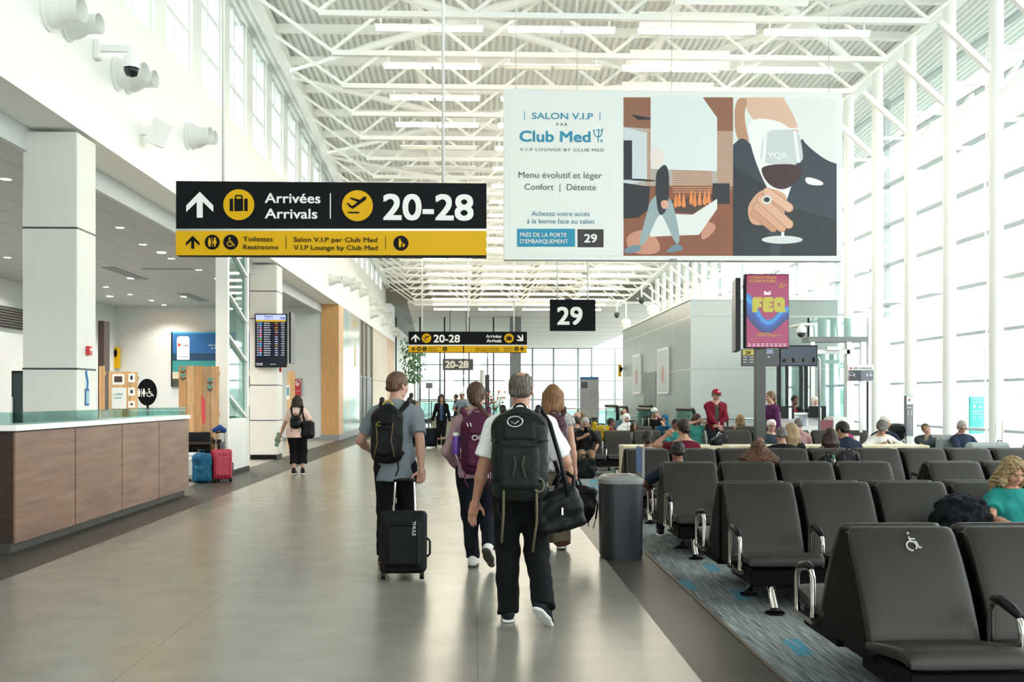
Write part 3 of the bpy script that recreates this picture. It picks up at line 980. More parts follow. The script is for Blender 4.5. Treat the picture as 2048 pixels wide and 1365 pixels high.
# picture of the fireplace
SOFT = {'neck_print', 'hair_print', 'suit_print', 'shirt_print', 'glass_print', 'wine_print', 'fingers_print', 'head_print', 'trousers_print', 'jacket_print', 'shoe_print', 'hand_print', 'sheen_print', 'flames_print'}
def chaikin(q, n=2):
    edge = lambda p: p[0] in (1247, 1466, 1673) or p[1] in (195, 512)
    for _ in range(n):
        r = []
        for i, p in enumerate(q):
            a, c = q[i - 1], q[(i + 1) % len(q)]
            if edge(p): r.append(p)
            else: r += [(p[0] * .75 + a[0] * .25, p[1] * .75 + a[1] * .25), (p[0] * .75 + c[0] * .25, p[1] * .75 + c[1] * .25)]
        q = r
    return q
def layer(off, col, name, *polys):
    f.on(off).start()
    for q in polys:
        if len(q) == 4 and not isinstance(q[0], tuple): f.rect(*q, th=.0006)
        else: f.poly(chaikin(q) if name in SOFT else q, th=.0006)
    return f.done(name, P(col))
pic = []
pic.append(layer(.0045, '#8a5238', 'floor_print', (1247, 195, 1466, 512)))
pic.append(layer(.0053, '#b5aaa2', 'wall_print', (1247, 255, 1466, 372)))
pic.append(layer(.0061, '#8d5f47', 'ceiling_print', [(1247, 195), (1301, 195), (1301, 258), (1247, 254)], [(1405, 195), (1466, 195), (1466, 262), (1434, 262), (1434, 236)]))
pic.append(layer(.0061, '#ccd5d8', 'bay_print', [(1247, 254), (1294, 266), (1294, 362), (1247, 372)]))
pic.append(layer(.0073, '#1c2126', 'dark_print', (1247, 281, 1264, 360), [(1247, 366), (1300, 374), (1296, 420), (1276, 436), (1247, 438)], (1425, 367, 1459, 408), [(1262, 229), (1301, 236), (1301, 240), (1275, 240)]))
pic.append(layer(.0069, '#b98663', 'slats_print', *[(1294, 262 + 4.6 * i, 1301, 264.4 + 4.6 * i) for i in range(24)], *[(1434, 262 + 4.6 * i, 1465, 264.4 + 4.6 * i) for i in range(26)], *[(1345, 342 + 4.6 * i, 1424, 344.4 + 4.6 * i) for i in range(10)]))
pic.append(layer(.0077, '#dde4e4', 'chimney_print', [(1301, 195), (1405, 195), (1434, 236), (1434, 343), (1301, 338)]))
pic.append(layer(.0077, '#4a3730', 'hearth_print', [(1344, 400), (1380, 396), (1424, 390), (1424, 402), (1385, 428), (1344, 424)]))
pic.append(layer(.0085, '#e58a4a', 'flames_print', *[[(x - 4, 415 - k), (x - 1, 395 - k), (x + 2, 384 - k * 1.5), (x + 4, 400 - k), (x + 6, 416 - k)] for x, k in ((1350, 0), (1357, 2), (1366, 0), (1381, 6), (1388, 2), (1398, 4), (1408, 5), (1416, 8))]))
pic.append(layer(.0085, '#e3e6e3', 'plinth_print', [(1300, 426), (1385, 430), (1434, 398), (1434, 418), (1398, 470), (1300, 474)]))
pic.append(layer(.0081, '#c98f78', 'sheen_print', [(1248, 470), (1300, 455), (1330, 508), (1260, 510)], [(1405, 440), (1440, 452), (1400, 490)]))
pic.append(layer(.0093, '#e8ddd6', 'head_print', [(1300, 300), (1318, 293), (1328, 306), (1325, 330), (1308, 340), (1300, 325)]))
pic.append(layer(.0093, '#97a9ad', 'trousers_print', [(1303, 390), (1340, 392), (1352, 430), (1361, 486), (1350, 490), (1330, 440), (1318, 424), (1290, 492), (1276, 490), (1290, 440)]))
pic.append(layer(.0101, '#20242c', 'jacket_print', [(1320, 335), (1331, 328), (1338, 345), (1338, 395), (1330, 430), (1314, 430), (1310, 350)], [(1258, 357), (1310, 360), (1310, 364), (1258, 361)]))
pic.append(layer(.0101, '#6f8794', 'shoe_print', [(1331, 503), (1352, 486), (1366, 494), (1364, 502), (1336, 506)], [(1248, 496), (1280, 488), (1284, 502), (1250, 510)]))
pic.append(layer(.0109, '#d9a58f', 'hand_print', [(1320, 402), (1336, 400), (1338, 416), (1324, 420)]))
# picture of the wine glass
pic.append(layer(.0045, '#dfe4e1', 'back_print', (1466, 195, 1673, 512)))
pic.append(layer(.0053, '#d9b49e', 'neck_print', [(1486, 195), (1566, 195), (1590, 235), (1600, 272), (1560, 268), (1500, 240)]))
pic.append(layer(.0061, '#b98d6e', 'hair_print', [(1470, 196), (1498, 196), (1486, 230), (1502, 300), (1482, 290), (1468, 262)]))
pic.append(layer(.0065, '#2b3743', 'suit_print', [(1466, 290), (1488, 270), (1530, 330), (1560, 420), (1590, 330), (1601, 272), (1612, 290), (1650, 320), (1673, 328), (1673, 512), (1466, 512)]))
pic.append(layer(.0069, '#eeeeea', 'shirt_print', [(1492, 236), (1560, 240), (1598, 275), (1590, 350), (1565, 425), (1530, 372), (1502, 300)], [(1609, 352), (1644, 362), (1648, 372), (1612, 370)]))
pic.append(layer(.0077, '#1d242c', 'lapel_print', [(1466, 330), (1530, 372), (1540, 512), (1466, 512)], [(1566, 426), (1600, 420), (1673, 440), (1673, 512), (1560, 512)]))
pic.append(layer(.0085, '#c6cdcc', 'glass_print', [(1528, 260), (1596, 258), (1605, 300), (1606, 330), (1521, 330), (1522, 298)]))
pic.append(layer(.0093, '#ebeeec', 'glass_shine_print', [(1528, 262), (1534, 262), (1530, 326), (1523, 326)], [(1586, 262), (1592, 262), (1600, 326), (1594, 326)], [(1526, 258), (1597, 256), (1597, 259), (1526, 261)], [(1559, 380), (1569, 380), (1568, 462), (1562, 462)]))
pic.append(layer(.0101, '#3a1a22', 'wine_print', [(1521, 330), (1605, 328), (1602, 350), (1588, 370), (1570, 379), (1556, 379), (1538, 370), (1525, 352)]))
f.on(.0101).start(); f.disc(1564, 480, 41, 8, th=.0006); pic.append(f.done('foot_print', P('#d3d8d8')))
pic.append(layer(.0105, '#e6e9e8', 'stem_print', (1562, 440, 1568, 476)))
pic.append(layer(.0105, '#d3a184', 'fingers_print', [(1494, 420), (1500, 404), (1514, 386), (1532, 377), (1556, 380), (1576, 394), (1570, 425), (1550, 446), (1520, 452), (1500, 448)]))
for k_, (x0, y0, x1, y1, w_, c_) in enumerate(((1508, 428, 1546, 457, 13, '#c99577'), (1514, 414, 1563, 456, 15, '#d6a486'), (1522, 399, 1577, 449, 16, '#dcac8f'), (1534, 385, 1577, 416, 16, '#e0b195'))):
    for dw, cc, oo in ((3, '#b57f63', 0), (0, c_, .0003)):
        f.on(.0110 + .0006 * k_ + oo).start(); f.capsule(x0, y0, x1, y1, w_ + dw); pic.append(f.done('finger_print', P(cc)))
f.on(.0138).start(); f.disc(1533, 400, 10, 9, th=.0006); pic.append(f.done('ring_print', P('#d7dad8')))
f.on(.0144).start(); f.disc(1533, 400, 6, 5, th=.0006); pic.append(f.done('stone_print', P('#23262a')))
f.on(.0109); f.txt('YQB', 1534, 317, 12, 1573, P('#e9edec'), .02, 'glass_letters')
poster = [c for c in t.children if c.name.startswith('poster')][0]
for o in pic:
    o.parent = poster
hang(t, Y, (1032, 1155, 1345, 1660), 185, .004, 'hanging_wire', ALU)

# ------------------------------------------------------------------ festival screen on its post
Y = 15.8
t = thing('display_post', 'dark pole with a tall magenta music festival screen above the seats', 'display', (wx(1523, Y), Y + .1, 0))
b = MB(); b.span((-.075, -.075, 0), (.075, .075, 2.45)); b.span((-.25, -.25, 0), (.25, .25, .02)); b.build('post', mat('gunmetal', '#3c3e3d', 0.35, 0.4), t)
f = Flat(t, Y - .05)
b = MB(); a, c = f.p(1490, 697), f.p(1579, 548); b.span((a.x, -.13, a.z), (c.x, -.03, c.z), bev=.006); b.build('screen_housing', SATIN, t)
b = MB()
M = Matrix.Rotation(math.radians(62), 4, 'Z')
q = f.p(1482, 626)
b.box((q.x + .02, .22, q.z - .02), (.72, .08, 1.16), rz=math.radians(80)); b.build('side_screen', SATIN, t)
f.Y = Y - .045
f.on(.003).start().rect(1493, 550, 1577, 695).done('display_image', flatmat('#9c1f5b', .35))
def sw(off, col, pts, nm='artwork'):
    f.on(off).start().poly(pts); return f.done(nm, flatmat(col, .35))
TOPC = [(0, 586), (.12, 592), (.25, 612), (.38, 634), (.5, 641), (.65, 636), (.8, 620), (.9, 613), (1, 613)]
BOTC = [(0, 633), (.15, 650), (.3, 662), (.45, 667), (.6, 666), (.75, 656), (.9, 644), (1, 638)]
def crv(c, u): return float(np.interp(u, [k[0] for k in c], [k[1] for k in c]))
def band(u0, u1):
    us = [i / 22 for i in range(23)]
    ed = lambda w: [(1493 + 84 * u, crv(TOPC, u) * (1 - w) + crv(BOTC, u) * w) for u in us]
    return ed(u0) + ed(u1)[::-1]
for k, c in enumerate(('#2477c4', '#2f97dd', '#1d63bd', '#16489f', '#123a88', '#0f2c6e')):
    sw(.005, c, band(k / 6, (k + 1) / 6), 'wave_artwork')
YLW = flatmat('#b8b023', .35)
LET = ((1504, [(0, 4), (4, 0), (20, 0), (20, 9), (12, 11), (19, 13), (19, 20), (11, 21), (10, 30), (0, 30)]),
       (1525, [(0, 4), (4, 0), (21, 0), (21, 9), (12, 10.5), (12, 11.5), (20, 12), (20, 18), (12, 18.5), (12, 19.5), (21, 21), (21, 30), (4, 30), (0, 26)]),
       (1547, [(5, 0), (17, 0), (22, 5), (22, 23), (25, 30), (5, 30), (0, 25), (0, 5)]))
for x_, q_ in LET:
    f.on(.0125).start().poly([(x_ + a_, 595 + b_) for a_, b_ in q_]).done('festival_letter', YLW)
f.on(.0155).start().rect(1556, 606, 1559, 613).done('letter_gap', flatmat('#9c1f5b', .35))
OCH = flatmat('#c49a2c', .35); WHS = flatmat('#e5e0e6', .5)
f.on(.006)
f.txt('11 JOURS DE MUSIQUE', 1498, 557.5, 5, 1553, OCH, .03); f.txt('AU CŒUR DE QUÉBEC', 1498, 564.5, 5, 1552, OCH, .03); f.txt('6 — 16', 1552, 568, 3.6, 1565, OCH, .02); f.txt('JUILLET', 1558, 572, 3.2, 1574, OCH, .02); f.txt('2023', 1558, 576, 3.2, 1568, OCH, .02)
f.txt('Bell', 1528, 590, 7.5, 1541, WHS, .04); f.txt('11 DAYS OF MUSIC', 1513, 669, 3.4, 1542, OCH, .02); f.txt('IN THE HEART OF QUÉBEC CITY', 1513, 673, 3.4, 1562, OCH, .02); f.txt('JULY 6 — 16', 1500, 679, 2.6, 1514, OCH, .0)
f.start()
for r_ in (688, 691.5):
    for i in range(9): f.rect(1496 + 8.8 * i, r_, 1501.5 + 8.8 * i, r_ + 1.1)
f.done('sponsor_line', WHS)

# ------------------------------------------------------------------ departures screen on the far pillar
Y = 25.5
t, f = panel_thing('departures_screen', 'tall departures board screen on the far white pillar', 'screen', Y, 510, 628, 573.5, 735, .09, SATIN, 'housing')
b = MB(); p = f.p(577, 684); b.box((p.x + .03, .3, p.z + .1), (.05, .55, 1.3)); b.build('second_screen', SATIN, t)
f.on(.003).start().rect(512, 630, 571.5, 733).done('display_image', flatmat('#0c1124', .4))
f.on(.006).start().rect(512, 630, 571.5, 640.5).done('header_band', flatmat('#a9b4ee', .7)); f.start().rect(512, 640.5, 571.5, 644).done('yellow_band', flatmat('#c7a21c', .5))
DK = flatmat('#1b2140')
f.on(.012); f.txt('Départs', 529, 635, 4, 546, DK, .02); f.txt('Departures', 529, 639.4, 2.4, 547, DK, 0); f.txt('YQB', 559, 639, 4.5, 570, DK, .03)
W1 = flatmat('#c4cad8', .5)
random.seed(4)
f.start()
rows = [(647 + 4.55 * i) for i in range(15)]
for y_ in rows:
    f.rect(514, y_ - .8, 518, y_ + .8); f.rect(528, y_ - .8, 533.5, y_ + .8); f.rect(534, y_ - .7, 534 + random.uniform(5, 8), y_ + .7); f.rect(561 + random.uniform(1, 3), y_ - .7, 569, y_ + .7)
f.done('timetable_text', W1)
for col, pick in (('#b9932a', (0, 2, 3, 10)), ('#a33a35', (1, 5)), ('#b0b6d4', (4, 6, 7, 8, 9, 11, 12, 13, 14))):
    f.start()
    for i in pick: f.rect(550, rows[i] - .9, 556, rows[i] + .9)
    f.done('status_text', flatmat(col, .5))
for col, pick in (('#5aa7e8', (0, 1, 9, 10, 14)), ('#d86b78', (2, 5, 8, 11, 12)), ('#b7a9d8', (3, 4, 6, 13)), ('#52b35a', (7,))):
    f.start()
    for i in pick: f.rect(519.5, rows[i] - 1.6, 523.5, rows[i] + 1.6)
    f.done('airline_mark', flatmat(col, .5))
f.txt('15:32', 513, 731, 4.6, 525.5, WHS, .02, 'clock_digits'); f.txt('7 juillet 2023', 540, 730, 2.2, 552, WHS, 0)

# ------------------------------------------------------------------ beach advertisement on the rear wall
Y = 36.9
t, f = panel_thing('beach_poster', 'wide blue beach and sea advertisement on the rear wall', 'poster', Y, 342, 665, 513, 774, .09, SATIN, 'frame')
f.on(.003).start().rect(345, 667, 512, 774).done('sky_print', flatmat('#1d5e9c'))
f.on(.005).start().rect(345, 665, 512, 667.5).done('light_edge', flatmat('#2ba9d6')); f.start().rect(345, 707, 512, 722).done('deep_sea_print', flatmat('#123d5c'))
f.start().poly([(345, 722), (512, 722), (512, 740), (420, 748), (345, 744)]).done('shallow_sea_print', flatmat('#2c8a8c')); f.start().poly([(345, 744), (420, 746), (512, 738), (512, 752), (430, 756), (345, 758)]).done('sand_print', flatmat('#c9c2ac'))
f.on(.007).start()
random.seed(9)
for i in range(40):
    x_, y_ = random.uniform(430, 512), random.uniform(752, 772)
    f.poly([(x_ + random.uniform(3, 7) * math.cos(a_ * 1.05), y_ + random.uniform(2, 5) * math.sin(a_ * 1.05)) for a_ in range(6)])
f.rect(345, 758, 400, 774); f.done('palms_print', flatmat('#3a4436'))
f.on(.008).start().poly([(354, 677), (358, 673), (376, 673), (379, 677), (379, 720), (354, 720)]).done('luggage_tag', flatmat('#e6ebec'))
f.on(.011).start().poly([(356, 686), (363, 690), (356, 695)]).done('tag_star', flatmat('#d0342c')); f.txt('Cuba', 364, 693, 5, 377, flatmat('#2f3d4a'), .01)
f.txt('Sunwing', 357, 715, 3, 376, flatmat('#2f8fb0'), .01)
f.txt('Varadero', 433, 686, 6, 478, SIGNWHT, .02); f.txt('Un paradis des Caraïbes', 417, 692.5, 4.5, 492, SIGNWHT, 0); f.txt('A Caribbean Paradise', 422, 699, 4.5, 488, SIGNWHT, 0)

# ------------------------------------------------------------------ toilet signs
Y = 42.0
t, f = panel_thing('restroom_sign', 'square yellow restroom sign jutting out from the printed glass wall', 'sign', Y, 681, 692, 711, 734, .06, SIGNYEL, 'panel', 'yellow toilet signs')
f.on(.006).start().disc(695.5, 707, 9).done('black_disc', SIGNBLK)
f.on(.016).start(); pic_wc(f, 693, 707, 6.5); pic_chair(f, 700.5, 707, 5); f.done('pictogram', SIGNWHT)
f.on(.008); f.txt('Toilettes', 687, 725, 3, 702, SIGNBLK, 0); f.txt('Restrooms', 687, 730.5, 3, 706, SIGNBLK, 0)
p = f.p(681, 713); b = MB(); b.span((-5.13 - t.location.x, .0, .9), (p.x, .06, .96)); b.build('bracket', ALU, t)
Y = 36.7
t, f = panel_thing('restroom_sign', 'narrow yellow sign seen at an angle on the rear wall by the dark wood column', 'sign', Y, 224, 695, 236, 737, .25, SIGNYEL, 'panel', 'yellow toilet signs')
f.on(.006).start().disc(231, 707, 3.4, 8).done('black_disc', SIGNBLK)
b = MB(); b.span((-.05, .2, .3), (.05, .3, .5)); b.build('bracket', ALU, t)
Y = 30.0
o_ = thing('restroom_roundel', 'big round black disc with white toilet figures beside the pallet wood displays', 'sign', (wx(294, Y), Y, 0))
f = Flat(o_, Y).on(.003); f.start().disc(294, 785, 19.5, 27, 36, .04).done('disc', SIGNBLK)
b = MB(); b.span((-.03, .05, 0), (.03, .09, wz(294, 785, Y))); b.build('post', SATIN, o_)
f.on(.008).start(); pic_wc(f, 283, 786, 13); f.done('pictogram', SIGNWHT); f.start(); pic_chair(f, 300, 786, 13); f.done('pictogram', SIGNWHT)
xc_box = wx(1382, 26.6)
t, f = panel_thing('edge_sign', 'half hidden yellow sign at the end of the grey box wall', 'sign', 39.0, 1237, 729, 1243, 754, .1, SIGNYEL, 'panel', 'yellow toilet signs')
f.on(.01).start().disc(1242, 739, 3, 6).done('black_disc', SIGNBLK)
b = MB(); b.span((0, .02, .3), (xc_box - t.location.x, .06, .36)); b.build('bracket', ALU, t)
# red poster by the rear wall
t, f = panel_thing('red_poster', 'small red framed poster on the rear wall behind the woman in pink', 'poster', 36.94, 589, 757, 604, 792, .05, ALU, 'frame')
f.on(.005).start().rect(590, 759, 602, 792).done('picture', flatmat('#b5303a')); f.on(.01).start(); f.disc(595, 767, 4, 6); f.disc(598, 763, 3, 3); f.done('figure_print', flatmat('#e6b7c6'))
f.txt('vélo', 592, 783, 2.4, 601, SIGNWHT, 0)
# ------------------------------------------------------------------ grey panel box (escalator enclosure)
YC_, YF_ = 26.6, 39.2
xc = wx(1382, YC_); zt = wz(1382, 600, YC_)
PANEL = stripes('grey_metal_panels', '#8f9c98', '#c5cdca', 1.42, .025, axis=2, axis2=1, period2=2.5, rough=0.35, off=.35)
PANELF = stripes('pale_metal_panels', '#c2cac8', '#a7afad', 1.42, .02, axis=2, rough=0.4, off=.35)
b = MB()
b.span((xc, YC_ + .01, 0), (xc + 4.0, YF_, zt))
bx = struct('wall_grey_box', b, PANEL)
b = MB(); b.span((xc - .01, YC_, 0), (wx(1562, YC_), YC_ + .009, zt)); struct('wall_grey_box_front', b, PANELF)
b = MB(); b.span((xc - .03, YC_ - .02, zt), (xc + 4.05, YF_ + .03, zt + .06)); struct('trim_3', b, FRAMEM)
b = MB(); b.span((xc - .012, yx(1312, xc), 0), (xc - .002, yx(1288, xc), wz(1300, 745, yx(1300, xc)))); struct('door_4', b, mat('dark_door', '#5a6662', 0.4))
for k, (pa, pb, y0, y1) in enumerate(((1319, 1340, 694, 788), (1269, 1284, 708, 788))):
    ya, yb = yx(pa, xc), yx(pb, xc)
    t = thing('wall_poster', ('pale backlit poster with a red figure left of the box corner', 'pale poster at the far end of the grey box wall')[k], 'poster', (xc - .01, (ya + yb) / 2, wz(pb, y1, yb)), 0, 'pale posters on the grey box')
    h = wz(pb, y0, yb) - wz(pb, y1, yb)
    w_ = abs(ya - yb) / 2
    b = MB(); b.span((-.06, -w_, 0), (0, w_, h)); b.build('frame', FRAMEM, t)
    b = MB(); b.span((-.064, -w_ * .9, .06), (-.06, w_ * .9, h - .06)); b.build('sheet', flatmat('#c3ced0'), t)
    b = MB(); b.span((-.067, -w_ * .35, h * .25), (-.064, w_ * .15, h * .6)); b.build('printed_figure', flatmat('#c39a9c'), t)
# cable gooseneck and speakers on the far top edge
for k, (px, Y_) in enumerate(((1243, 39.1), (1292, 33.2))):
    z0 = zt + .06
    t = thing('roof_camera', ('white camera on a curved pipe at the far corner of the grey box roof', 'white camera on the roof edge of the grey box')[k], 'camera', (xc + .12, Y_, z0), 0, 'cameras on the grey box')
    b = MB(); b.lathe([(.12, 0), (.15, .1), (.2, .3), (.12, .42)], 14); b.build('housing', WHITE, t, True)
    b = MB(); b.tube([(0, 0, .4)] + [(-.18 + .18 * math.cos(a), 0, .95 + .18 * math.sin(a)) for a in np.linspace(0, math.pi, 10)] + [(-.36, 0, .6)], .03, 8); b.build('pipe', WHITE, t, True)
    b = MB(); b.lathe([(.1, .16), (.11, .05), (.06, -.03), (.005, -.06)], 14, (-.36, 0, .5)); b.build('dome', DARKGREY, t, True)

# ------------------------------------------------------------------ gate 29 counter, screens, vestibule
Y = 21.5
t = thing('gate_screens', 'pair of dark screens with a yellow gate 29 panel hung over the counter', 'screen', (wx(1560, Y), Y, wz(1560, 733, Y)))
f = Flat(t, Y).on(0)
for nm, x0, y0, x1, y1 in (('flight_screen', 1484, 699, 1559, 733), ('picture_screen', 1560, 691, 1635, 733)):
    a, c = f.p(x0, y1), f.p(x1, y0); b = MB(); b.span((a.x, 0, a.z), (c.x, .08, c.z)); b.build(nm, SATIN, t)
f.on(.003).start().rect(1485, 700, 1558, 732).done('flight_image', flatmat('#3b4148', .15)); f.start().rect(1562, 694, 1633, 731).done('city_image', flatmat('#263a52', .2))
f.on(.006).start().rect(1485, 700, 1508, 711).done('yellow_panel', flatmat('#d3bd3f', .2)); f.start().rect(1533, 700, 1546, 708).done('airline_panel', flatmat('#8d97bd', .25))
f.on(.009); f.txt('29', 1491, 709.5, 7, 1501, SIGNBLK, .03)
f.start(); [f.rect(1486 + 13 * (i % 2), 714 + 5 * (i // 2), 1494 + 13 * (i % 2), 715.5 + 5 * (i // 2)) for i in range(6)]; f.done('flight_text', flatmat('#c9cbb0', .3)); f.txt('AL', 1535, 716, 3.5, 1540, WHS, 0)
f.start()
random.seed(5)
for i in range(26):
    x_ = 1564 + random.random() * 64; h_ = random.uniform(3, 10); f.rect(x_, 724 - h_, x_ + random.uniform(2, 5), 725)
f.done('city_skyline', flatmat('#4a4a4d', .15))
f.off = 0
pp = f.p(1640, 716)
b = MB(); b.tube([(pp.x - .06, .1, pp.z), (pp.x, .1, pp.z), (pp.x + .02, .1, pp.z - .06), (pp.x + .02, .1, -t.location.z)], .025, 8); b.build('support_pipe', ALU, t, True)

Y = 22.0
t = thing('gate_counter', 'white gate counter with notices on its front and a burgundy side panel', 'counter', (wx(1600, Y), Y, 0))
f = Flat(t, Y).on(0)
def fbox(f, t, nm, x0, y0, x1, y1, th, m, z0=None, yo=0.0, bev=0.0):
    a, c = f.p(x0, y1), f.p(x1, y0); b = MB(); b.span((a.x, yo, a.z if z0 is None else z0), (c.x, yo + th, c.z), bev=bev); return b.build(nm, m, t)
fbox(f, t, 'body', 1577, 830, 1636, 900, .6, WHITE, 0.0); fbox(f, t, 'worktop', 1575, 826, 1638, 830, .7, ALU, yo=-.05)
fbox(f, t, 'side_panel', 1638, 841, 1667, 900, .5, mat('burgundy_panel', '#8a4f52', 0.5), 0.0)
fbox(f, t, 'low_cabinet', 1667, 835, 1700, 900, .5, WHITE, 0.0)
f.on(.004); f.start().rect(1598, 832, 1612, 853).done('notice', flatmat('#b4bfcc')); f.start().rect(1579, 834, 1594, 852).rect(1618, 834, 1636, 852).done('notice', flatmat('#d6dbdc'))
for k, (x0, x1) in enumerate(((1563, 1588), (1618, 1652))):
    m_ = thing('monitor', ('black monitor on the left of the gate counter', 'black monitor in front of the agent in the white headscarf')[k], 'monitor', (wx((x0 + x1) / 2, 21.9), 21.9, wz(1600, 827, 21.9) + (-.0)), 0, 'gate counter monitors')
    f2 = Flat(m_, 21.9).on(0)
    fbox(f2, m_, 'screen_back', x0, 813, x1, 838 if k == 0 else 836, .05, SATIN)
    fbox(f2, m_, 'stand', (x0 + x1) / 2 + 1, 816, (x0 + x1) / 2 + 7, 840, .02, ALU, yo=-.03)

# glazed boarding vestibule with balustrade above
Y = 24.2
t = thing('boarding_vestibule', 'glass boarding vestibule with dark beam and white door frame behind the gate counter', 'vestibule', (wx(1670, Y), Y, 0))
f = Flat(t, Y).on(0)
fbox(f, t, 'roof_beam', 1617, 674, 1736, 684, .5, mat('grey_beam', '#7d8483', 0.5))
fbox(f, t, 'balustrade_glass', 1617, 637, 1734, 674, .03, FROST)
fbox(f, t, 'post', 1616, 636, 1619, 674, .06, SATIN)
for x0, x1 in ((1622, 1630), (1694, 1703), (1722, 1733)): fbox(f, t, 'door_post', x0, 684, x1, 880, .1, WHITE, 0.0)
for x0, x1 in ((1638, 1690),): fbox(f, t, 'door_pane', x0, 708, x1, 880, .02, FROST, 0.0, yo=.05)
fbox(f, t, 'door_head', 1630, 700, 1700, 708, .1, WHITE); fbox(f, t, 'door_closer', 1652, 694, 1680, 701, .08, ALU, yo=-.08)
for x0, x1 in ((1556, 1562), (1573, 1577), (1601, 1606), (1611, 1616), (1733, 1737)): fbox(f, t, 'dark_mullion', x0, 733, x1, 880, .12, SATIN, 0.0)
fbox(f, t, 'glass_panel', 1562, 700, 1622, 880, .02, FROST, 0.0, yo=.05)
fbox(f, t, 'wall_panel', 1737, 636, 1780, 880, .2, stripes('white_cladding', '#eef0ee', '#c9cdcc', .62, .015, axis=2), 0.0)
fbox(f, t, 'pipe_brace', 1656, 708, 1658, 870, .03, ALU, 0.0, yo=.2)
t = thing('dome_camera', 'white dome security camera at the left of the vestibule beam', 'camera', (wx(1603, 23.3), 23.3, wz(1603, 676, 23.3)))
b = MB(); b.lathe([(.005, -.0), (.07, .03), (.1, .09), (.1, .12)], 16); b.build('lens_dome', DARKGREY, t, True)
b = MB(); b.lathe([(.105, .12), (.115, .2), (.08, .27), (.03, .29), (.03, .35)], 16); b.span((-.02, -.02, .3), (.3, .88, .35)); b.build('housing', WHITE, t, True, 40)

Y = 20.6
t, f = panel_thing('airline_sign', 'small sign board with boarding zones 1-2 and 3-6 on a white post', 'sign', Y, 1696, 730, 1748, 763, .05, WHITE, 'panel')
f.on(.004).start().rect(1697, 741, 1722, 762).done('dark_field', flatmat('#45484c')); f.start().rect(1722, 741, 1747, 762).done('grey_field', flatmat('#777c88'))
f.on(.007); f.txt('1–2', 1698.5, 753, 6, 1710, WHS, .02); f.txt('3–6', 1732, 753, 6, 1744, WHS, .02); f.txt('Zones', 1698.5, 746, 2, 1705, WHS, 0); f.txt('Zones', 1738, 746, 2, 1744, WHS, 0); f.txt('AIR CANADA', 1706, 739, 4.5, 1744, flatmat('#6a6f74'), 0)
f.start(); f.disc(1701.5, 737, 2.4, n=7); pic_arrow(f, 1700.5, 755.5, 759, math.radians(-135)); f.done('red_mark', flatmat('#c63f4a'))
b = MB(); b.span((-.03, .0, -t.location.z), (.03, .05, .02)); b.build('post', WHITE, t)
Y = 19.6
t, f = panel_thing('baggage_kiosk', 'narrow grey and white baggage information panel standing by the columns', 'panel sign', Y, 1813, 792, 1826.5, 873, .12, flatmat('#85888d'), 'panel')
t.location.z = 0
f.o = Vector((t.location.x, Y, 0))
for c in t.children: c.location.z = wz(1820, 873, Y)
b = MB(); b.span((-.06, 0, 0), (.06, .12, wz(1820, 873, Y))); b.build('foot', FRAMEM, t)
f.on(.004).start().rect(1813.3, 793, 1826.2, 809.5).done('white_head', flatmat('#e3e4e3'))
f.on(.008).start().disc(1818.5, 800.5, 1.8, 2.8, 10).done('red_mark', flatmat('#c1455a'))
f.start(); [f.rect(1815 + 6 * k, 821, 1818 + 6 * k, 832) for k in range(2)]; f.disc(1819, 850, 3.6, 13, 20); f.done('bag_outline', flatmat('#b9bcc0'))
f.on(.012).start(); f.disc(1819, 850, 2.7, 12, 20); f.done('bag_gap', flatmat('#85888d')); f.txt('Bagages', 1814, 816.5, 2.4, 1823, WHS, 0)
Y = 22.5
t, f = panel_thing('green_banner', 'turquoise banner standing against the glazing behind the man in navy', 'banner', Y, 1940, 794, 1968, 868, .06, flatmat('#35b7ab'), 'panel')
t.location.z = 0; f.o = Vector((t.location.x, Y, 0))
for c in t.children: c.location.z = wz(1950, 868, Y)
b = MB(); b.span((-.15, 0, 0), (.15, .06, wz(1950, 868, Y))); b.build('foot', FRAMEM, t)
f.on(.005).start(); f.rect(1946, 810, 1951, 817); f.disc(1961, 814, 2.4, n=10); [f.rect(1944, y_, 1964, y_ + 1.6) for y_ in (797, 804, 822, 827)]; [f.rect(1946, 834, 1951, 836), f.rect(1958, 834, 1963, 836)]; f.done('printed_text', flatmat('#a9e3dc'))

# tall information stand in the far gate and small sign stand
Y = 34.0
t, f = panel_thing('history_stand', 'tall grey text panel with a blue top standing in the far gate', 'panel sign', Y, 1161, 754, 1198, 838, .2, flatmat('#a7abb0'), 'panel')
t.location.z = 0; f.o = Vector((t.location.x, Y, 0))
for c in t.children: c.location.z = wz(1180, 838, Y)
b = MB(); b.span((-.3, 0, 0), (.3, .2, wz(1180, 838, Y))); b.build('foot', DARKGREY, t)
f.on(.005).start().rect(1161, 754, 1196, 760).done('blue_top', flatmat('#3f6f9c')); f.start().rect(1162, 764, 1175, 777).done('old_photograph', flatmat('#4e4d52'))
f.start(); [f.rect(1178, 764 + 4 * i, 1195, 764.8 + 4 * i) for i in range(8)]; [f.rect(1162, 781 + 4 * i, 1195, 781.8 + 4 * i) for i in range(10)]; f.done('printed_text', flatmat('#8c9094'))
t = thing('sign_stand', 'thin black stand with a small grey sign near the dark framed glass wall', 'sign', (wx(858, 46), 46, 0))
f = Flat(t, 46).on(0); fbox(f, t, 'panel', 851.5, 766, 865, 777, .03, flatmat('#6e7273')); b = MB(); b.cyl((0, .02, 0), (0, .02, wz(858, 777, 46)), .02, n=8); b.cyl((0, .02, 0), (0, .02, .03), .2, n=14); b.build('pole', SATIN, t)
t = thing('info_totem', 'dark slanted information totem behind the girl with the ponytail', 'totem', (wx(974, 40), 40, 0))
f = Flat(t, 40).on(0); fbox(f, t, 'body', 970, 750, 979, 840, .5, DARKGREY, 0.0)
